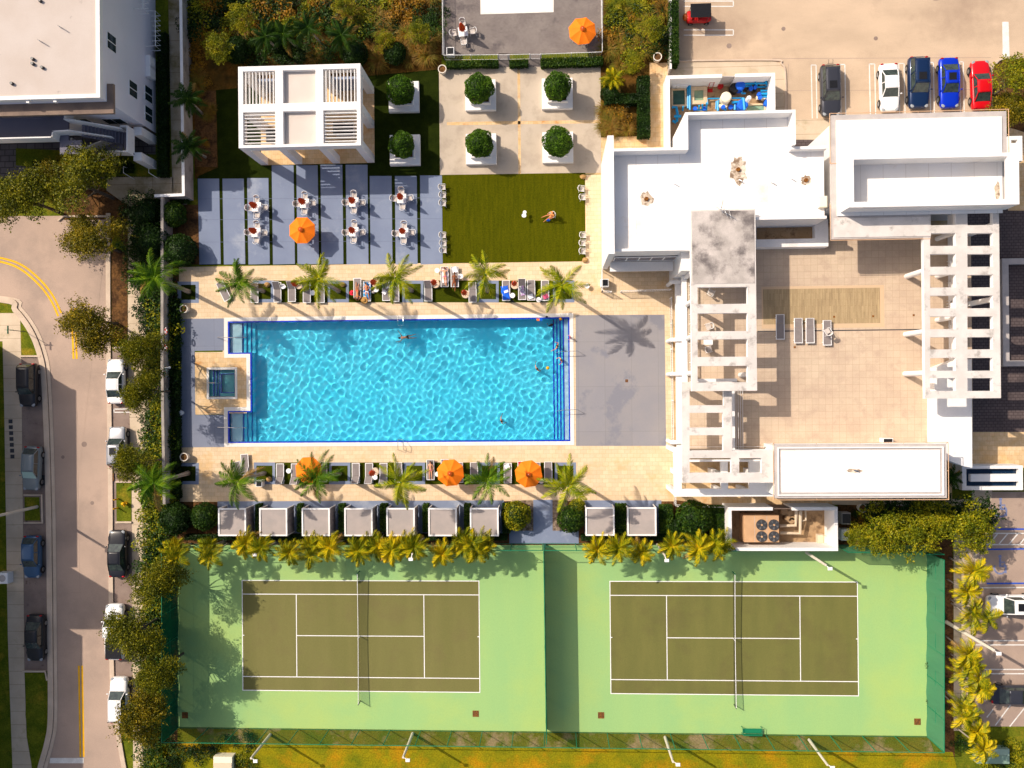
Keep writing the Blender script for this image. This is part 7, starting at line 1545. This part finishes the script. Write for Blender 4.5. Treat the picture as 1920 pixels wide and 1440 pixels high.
# golf cart
p = G(1308, 36); gc = thing('golf_cart', 'red golf cart with a black ribbed roof beside the car park hedge', 'golf cart', (0, 0, 0))
b = MB(); loft(b, [[(x*w, y, z) for x, z in ((.55,.3),(.6,.55),(.4,.72),(-.4,.72),(-.6,.55),(-.55,.3))] for y, w in ((-1.15,.8),(-1.0,1),(.6,1),(.95,.9),(1.2,.6))]); b.build('body', M['red'], gc, smooth=True)
rb = MB(); rb.box(-.66, -1.0, .66, .95, 1.86, 1.94, bev=.04)
for k in range(6): x = -.5+k*.2; rb.box(x-.02, -.9, x+.02, .85, 1.941, 1.955)
rb.build('roof', M['black'], gc); s = MB()
for x in (-.55, .55):
    for y in (-.9, .75): s.tube([(x, y, .6), (x, y, 1.86)], .025, 6)
s.build('roof_post', M['darkmetal'], gc)
for y in (-.5, .1): MB().box(-.5, y-.2, .5, y+.2, .72, .85, bev=.04).box(-.5, y-.3, .5, y-.21, .8, 1.2, bev=.03).build('seat', M['red'], gc)
for sx in (-1, 1):
    for y in (-.75, .8): w = MB().tube([(sx*.45, y, .23), (sx*.62, y, .23)], .23, 14).build('wheel', M['tyre'], gc); MB().tube([(sx*.615, y, .23), (sx*.63, y, .23)], .12, 10).build('rim', M['rim'], w)
MB().ball((0, -1.25, .5), (.4, .3, .25), 10, 6).build('rear_basket', PT['orange'], gc)
gc.location = (p.x, p.y, .006); gc.rotation_euler = (0, 0, -PI/2)

# ------------------------------------------------------------------ people
def body(name, chains, m, parent, lev=2, root=0):
    """one continuous skinned surface grown from connected joints: chains of (key, (x,y,z), radius)"""
    idx, V, Rr, E = {}, [], [], []
    for ch in chains:
        prev = None
        for key, co, r in ch:
            if key not in idx: idx[key] = len(V); V.append(co); Rr.append(r)
            if prev is not None: E.append((prev, idx[key]))
            prev = idx[key]
    me = bpy.data.meshes.new(name); me.from_pydata(V, E, []); o = bpy.data.objects.new(name, me); COL.objects.link(o); o.parent = parent; me.materials.append(m)
    md = o.modifiers.new('skin', 'SKIN'); md.use_smooth_shade = True
    for i, d in enumerate(me.skin_vertices[0].data): d.radius = (Rr[i], Rr[i]*.86); d.use_root = (i == root)
    s = o.modifiers.new('sub', 'SUBSURF'); s.levels = lev; s.render_levels = lev; return o
def hand(chs, tag_, w, d, side):
    d = Vector(d).normalized(); s = d.cross(Vector((0, 0, 1))); s = s.normalized() if s.length > .1 else Vector((1, 0, 0)); w = Vector(w); palm = w+d*.05
    chs.append([(tag_+'w', tuple(w), .022), (tag_+'p', tuple(palm), .030), (tag_+'k', tuple(w+d*.09), .028)])
    for i, (o, l) in enumerate(((-.03,.06),(-.01,.072),(.01,.068),(.03,.052))):
        a = w+d*.095+s*o; chs.append([(tag_+'k', tuple(w+d*.09), .028), (f'{tag_}f{i}a', tuple(a), .0095), (f'{tag_}f{i}b', tuple(a+d*l*.55+Vector((0,0,-.006))), .0085), (f'{tag_}f{i}c', tuple(a+d*l+Vector((0,0,-.018))), .007)])
    a = palm+s*side*.04; chs.append([(tag_+'p', tuple(palm), .030), (tag_+'ta', tuple(a), .011), (tag_+'tb', tuple(a+s*side*.018+d*.035), .009)])
def person(label, loc, rz, J, skin, hair, clothes, hairlong=False, group='people at the pool', bald=False, tilt=None):
    """J: joints in metres: pelvis, chest, neck, head, and for l/r: shoulder, elbow, wrist, hip, knee, ankle, toe"""
    root = thing('person', label, 'person', (0, 0, 0), group); V = {k: Vector(v) for k, v in J.items()}; ch = []
    ch.append([('pelvis', tuple(V['pelvis']), .125), ('waist', tuple(V['pelvis'].lerp(V['chest'], .45)), .105), ('chest', tuple(V['chest']), .135), ('uch', tuple(V['chest'].lerp(V['neck'], .6)), .095), ('neck', tuple(V['neck']), .052), ('hb', tuple(V['neck'].lerp(V['head'], .5)), .07), ('head', tuple(V['head']), .092), ('ht', tuple(V['head']+(V['head']-V['neck']).normalized()*.07), .06)])
    for s, sd in (('l', -1), ('r', 1)):
        ch.append([('uch', tuple(V['chest'].lerp(V['neck'], .6)), .095), (s+'sh', tuple(V[s+'sh']), .056), (s+'ua', tuple(V[s+'sh'].lerp(V[s+'el'], .5)), .046), (s+'el', tuple(V[s+'el']), .037), (s+'fa', tuple(V[s+'el'].lerp(V[s+'wr'], .35)), .036), (s+'w', tuple(V[s+'wr']), .022)])
        hand(ch, s, V[s+'wr'], V[s+'wr']-V[s+'el'], sd)
        ch.append([('pelvis', tuple(V['pelvis']), .125), (s+'hip', tuple(V[s+'hip']), .092), (s+'th', tuple(V[s+'hip'].lerp(V[s+'kn'], .5)), .074), (s+'kn', tuple(V[s+'kn']), .052), (s+'cf', tuple(V[s+'kn'].lerp(V[s+'an'], .3)), .054), (s+'an', tuple(V[s+'an']), .034), (s+'toe', tuple(V[s+'toe']), .026)])
    body('body', ch, skin, root)
    hd = V['head']; upv = (hd-V['neck']).normalized(); f = Vector(J.get('face', (0, 0, 1))).normalized(); f = (f-upv*f.dot(upv)).normalized(); sdv = f.cross(upv)
    hb = MB(); c = hd+upv*.035-f*.025; n = 12
    hb.ball(c, (.098, .098, .098), 14, 9); hb.build('hair', hair, root, smooth=True)
    if hairlong: MB().tube([c-f*.03, hd-upv*.04-f*.07, hd-upv*.18-f*.075+sdv*.02], [.095, .075, .03], 10).build('long_hair', hair, root, smooth=True)
    for s in (-1, 1):
        MB().ball(hd+f*.083+sdv*.032*s+upv*.012, .012, 8, 5).build('eye', M['black'], root); MB().ball(hd+sdv*.092*s, (.018, .018, .026), 8, 5).build('ear', skin, root)
    MB().ball(hd+f*.095-upv*.012, (.014, .014, .014), 8, 5).build('nose', skin, root); MB().ball(hd+f*.085-upv*.042, (.022, .016, .010), 8, 5).build('mouth', M['lips'], root)
    for nm, kind, m in clothes:
        if kind == 'trunks' or kind == 'bottom':
            k = .45 if kind == 'trunks' else .12
            body(nm, [[('p', tuple(V['pelvis']), .137), ('w', tuple(V['pelvis'].lerp(V['chest'], .2)), .122)]]+[[('p', tuple(V['pelvis']), .137), (s+'h', tuple(V[s+'hip']), .104), (s+'t', tuple(V[s+'hip'].lerp(V[s+'kn'], k)), .090)] for s in 'lr'], m, root, 1)
        elif kind == 'top': body(nm, [[('c0', tuple(V['chest'].lerp(V['pelvis'], .12)), .142), ('c1', tuple(V['chest'].lerp(V['neck'], .15)), .142)]], m, root, 1)
        elif kind == 'shirt': body(nm, [[('p', tuple(V['pelvis'].lerp(V['chest'], .1)), .132), ('w', tuple(V['pelvis'].lerp(V['chest'], .5)), .122), ('c', tuple(V['chest']), .15), ('u', tuple(V['chest'].lerp(V['neck'], .6)), .11)]]+[[('u', tuple(V['chest'].lerp(V['neck'], .6)), .11), (s+'s', tuple(V[s+'sh']), .072), (s+'e', tuple(V[s+'sh'].lerp(V[s+'el'], .6)), .058)] for s in 'lr'], m, root, 1)
        elif kind == 'cap': MB().ball(hd+upv*.05-f*.01, (.105, .105, .085), 12, 7).build(nm, m, root, smooth=True)
    root.location = loc; root.rotation_euler = (0, 0, rz); return root
def lying(z, arms='sides', legs='straight', face=(0, 0, 1), prone=False, sit=0):
    """on the back, head towards +y, origin under the pelvis"""
    t = z+.12; ch = (0, .36, t+.01+sit*.25); nk = (0, .60, t+.03+sit*.46); hd = (0, .74, t+.06+sit*.55)
    J = dict(pelvis=(0, 0, t), chest=ch, neck=nk, head=hd, face=face, lsh=(-.17, .50, t+sit*.40), rsh=(.17, .50, t+sit*.40), lhip=(-.09, -.06, t-.01), rhip=(.09, -.06, t-.01), lkn=(-.11, -.46, t+.02), rkn=(.12, -.46, t+.02), lan=(-.10, -.86, t-.04), ran=(.12, -.86, t-.04), ltoe=(-.13, -.95, t+.06), rtoe=(.15, -.95, t+.06))
    if arms == 'sides': J.update(lel=(-.27, .24, t-.02+sit*.15), lwr=(-.25, 0, t-.03), rel=(.28, .25, t-.02+sit*.15), rwr=(.24, .01, t-.03))
    elif arms == 'up': J.update(lel=(-.34, .62, t), lwr=(-.16, .80, t+.02), rel=(.34, .62, t), rwr=(.15, .80, t+.02))
    elif arms == 'belly': J.update(lel=(-.29, .25, t), lwr=(-.08, .12, t+.14), rel=(.29, .25, t), rwr=(.08, .14, t+.14))
    if legs == 'bent': J.update(lkn=(-.12, -.38, t+.28), lan=(-.11, -.62, t-.05), ltoe=(-.12, -.74, t-.08))
    if legs == 'cross': J.update(lkn=(-.05, -.46, t+.04), lan=(.06, -.84, t+.02), ltoe=(.06, -.94, t+.10))
    return J
def standing(h0, arms='low'):
    J = dict(pelvis=(0, 0, h0+.92), chest=(0, .01, h0+1.24), neck=(0, .01, h0+1.46), head=(0, .03, h0+1.60), face=(0, 1, 0), lsh=(-.18, 0, h0+1.40), rsh=(.18, 0, h0+1.40), lhip=(-.09, 0, h0+.86), rhip=(.09, 0, h0+.86), lkn=(-.10, .02, h0+.48), rkn=(.10, .02, h0+.48), lan=(-.10, 0, h0+.07), ran=(.10, 0, h0+.07), ltoe=(-.11, .14, h0+.03), rtoe=(.11, .14, h0+.03))
    if arms == 'low': J.update(lel=(-.30, .05, h0+1.14), lwr=(-.32, .25, h0+1.0), rel=(.30, .05, h0+1.14), rwr=(.32, .25, h0+1.0))
    if arms == 'out': J.update(lel=(-.42, .12, h0+1.30), lwr=(-.58, .30, h0+1.26), rel=(.34, .05, h0+1.14), rwr=(.30, .25, h0+1.0))
    return J
ZS_ = .36
def lay(label, px, py, rz, J, *a, **k): p = G(px, py, .48); return person(label, (p.x, p.y, 0), rz, J, *a, **k)
lay('person in red swimwear lying with feet up on a lounger, head at the lower end', 670, 546, PI, lying(ZS_, 'up', 'bent'), M['skin_tan'], M['hair_dark'], [('swim_bottom', 'bottom', M['cl_red']), ('swim_top', 'top', M['cl_red'])])
lay('person lying on the patterned blue towel, arms behind the head', 688, 546, .15, lying(ZS_+.03, 'belly', 'bent'), M['skin_tan'], M['hair_dark'], [('swim_trunks', 'trunks', M['cl_multi'])])
lay('person in a pale swimsuit lying on the white towel with arms at the head', 834, 518, .02, lying(ZS_+.03, 'up', 'cross'), M['skin'], M['hair_dark'], [('swim_bottom', 'bottom', M['cl_pink']), ('swim_top', 'top', M['cl_white'])])
lay('tanned curly haired person sitting low on the lounger below a white towel', 852, 528, -.1, lying(ZS_, 'belly', 'bent', sit=.8), M['skin_brown'], M['hair_brown'], [('swim_bottom', 'bottom', M['cl_orange']), ('swim_top', 'top', M['cl_orange'])], hairlong=True)
lay('person in a pink bikini sunbathing left of the middle orange parasol', 807, 881, 0, lying(ZS_, 'sides', 'straight'), M['skin'], M['hair_brown'], [('swim_bottom', 'bottom', M['cl_pink']), ('swim_top', 'top', M['cl_pink'])], hairlong=True)
# man in a chair on the lawn
p = G(1034, 404, .5); DC.put((p.x, p.y, 0), PI/2+.35, 'white chair alone on the lawn with a man sitting in it', group='white chairs along the lawn')
J = dict(pelvis=(0, 0, .58), chest=(0, -.10, .92), neck=(0, -.16, 1.16), head=(0, -.18, 1.30), face=(0, 1, .3), lsh=(-.19, -.14, 1.10), rsh=(.19, -.14, 1.10), lhip=(-.1, .05, .55), rhip=(.1, .05, .55), lkn=(-.16, .46, .56), rkn=(.16, .46, .56), lan=(-.20, .80, .20), ran=(.22, .82, .20), ltoe=(-.24, .95, .10), rtoe=(.26, .98, .10),
         lel=(-.32, -.02, .86), lwr=(-.28, .22, .70), rel=(.32, -.02, .86), rwr=(.28, .22, .70))
person('man in peach shorts sitting on the lone white chair on the lawn', (p.x, p.y, 0), PI/2+.35, J, M['skin_tan'], M['hair_brown'], [('shorts', 'trunks', M['cl_orange']), ('shirt', 'shirt', M['cl_orange'])])
# in the water
p = G(762, 632, 0); z = -.26
J = dict(pelvis=(0, 0, z+.09), chest=(0, .34, z+.12), neck=(0, .56, z+.14), head=(0, .70, z+.16), face=(0, .5, -1), lsh=(-.18, .48, z+.12), rsh=(.18, .48, z+.12), lel=(-.36, .72, z+.05), lwr=(-.34, .98, z+.08), rel=(.40, .58, z+.1), rwr=(.62, .74, z+.08), lhip=(-.09, -.06, z+.06), rhip=(.09, -.06, z+.06), lkn=(-.14, -.46, z), rkn=(.12, -.46, z+.02), lan=(-.16, -.86, z-.02), ran=(.20, -.84, z), ltoe=(-.17, -1.0, z-.05), rtoe=(.22, -.98, z-.04))
person('swimmer in black trunks floating face down in the upper middle of the pool', (p.x, p.y, 0), PI/2+.1, J, M['skin'], M['hair_dark'], [('swim_trunks', 'trunks', M['cl_black'])])
for px, py, rz, h0, arms, sk, hr, cl_, lab in ((1007,692,-.9,-1.43,'out','skin_tan','hair_dark',[('swim_trunks','trunks',M['cl_black'])],'dark haired swimmer reaching for the yellow ball in the pool'),(1045,649,1.2,-.98,'out','skin_tan','hair_dark',[('swim_trunks','trunks',M['cl_black'])],'bare chested man standing on the right pool steps'),
    (1052,675,2.0,-.98,'low','skin','hair_brown',[('swim_top','top',M['cl_white'])],'pale swimmer on the right pool steps below the bare chested man'),(1034,609,.4,-1.43,'low','skin_brown','hair_dark',[('swimsuit','shirt',M['cl_black'])],'person in a black shirt standing in the upper right corner of the pool'),
    (940,790,-1.2,-1.43,'out','skin_tan','hair_dark',[('swim_trunks','trunks',M['cl_black'])],'lone swimmer in the lower right part of the pool'),(1069,632,PI/2,-.32,'low','skin','hair_brown',[('shirt','shirt',M['cl_pink'])],'child in pink at the right edge of the pool')):
    s = .74 if px == 1069 else 1; zz = {True: .05+.0, False: -.3}[px == 1069]; J = standing(h0 if px != 1069 else 0, arms); p = G(px, py, 0.1 if px != 1069 else .9)
    r_ = person(lab, (p.x, p.y, 0 if px != 1069 else -.02), rz, J, M[sk], M[hr], cl_)
    if px == 1069: r_.scale = (.66,)*3; r_.location.z = -.33
p = G(1027, 690, .02); bl = thing('beach_ball', 'yellow ball floating in the pool beside the dark haired swimmer', 'ball', (p.x, p.y, .02)); MB().ball((p.x, p.y, .02), .17, 16, 10).build('ball_skin', M['yellow'], bl, smooth=True)
p = G(1051, 598, .25); tb = thing('toy', 'small yellow and red toy on the upper pool edge', 'toy', (p.x, p.y, .056)); MB().ball((p.x, p.y, .2), .13, 12, 8).build('toy_head', M['yellow'], tb); MB().cyl(p.x, p.y, .056, .14, .16, .12, 12).build('toy_base', M['red'], tb)
for px, m, lab in ((1009,'orange','orange flip-flops on the upper pool edge'),(1014,'cl_blue','blue goggles case on the upper pool edge')):
    p = G(px, 600, .06); r_ = thing('poolside_item', lab, 'swim gear', (p.x, p.y, .056)); MB().box(p.x-.14, p.y-.08, p.x-.02, p.y+.16, .056, .09, bev=.01).box(p.x+.02, p.y-.1, p.x+.14, p.y+.14, .056, .09, bev=.01).build('pair', M[m], r_)
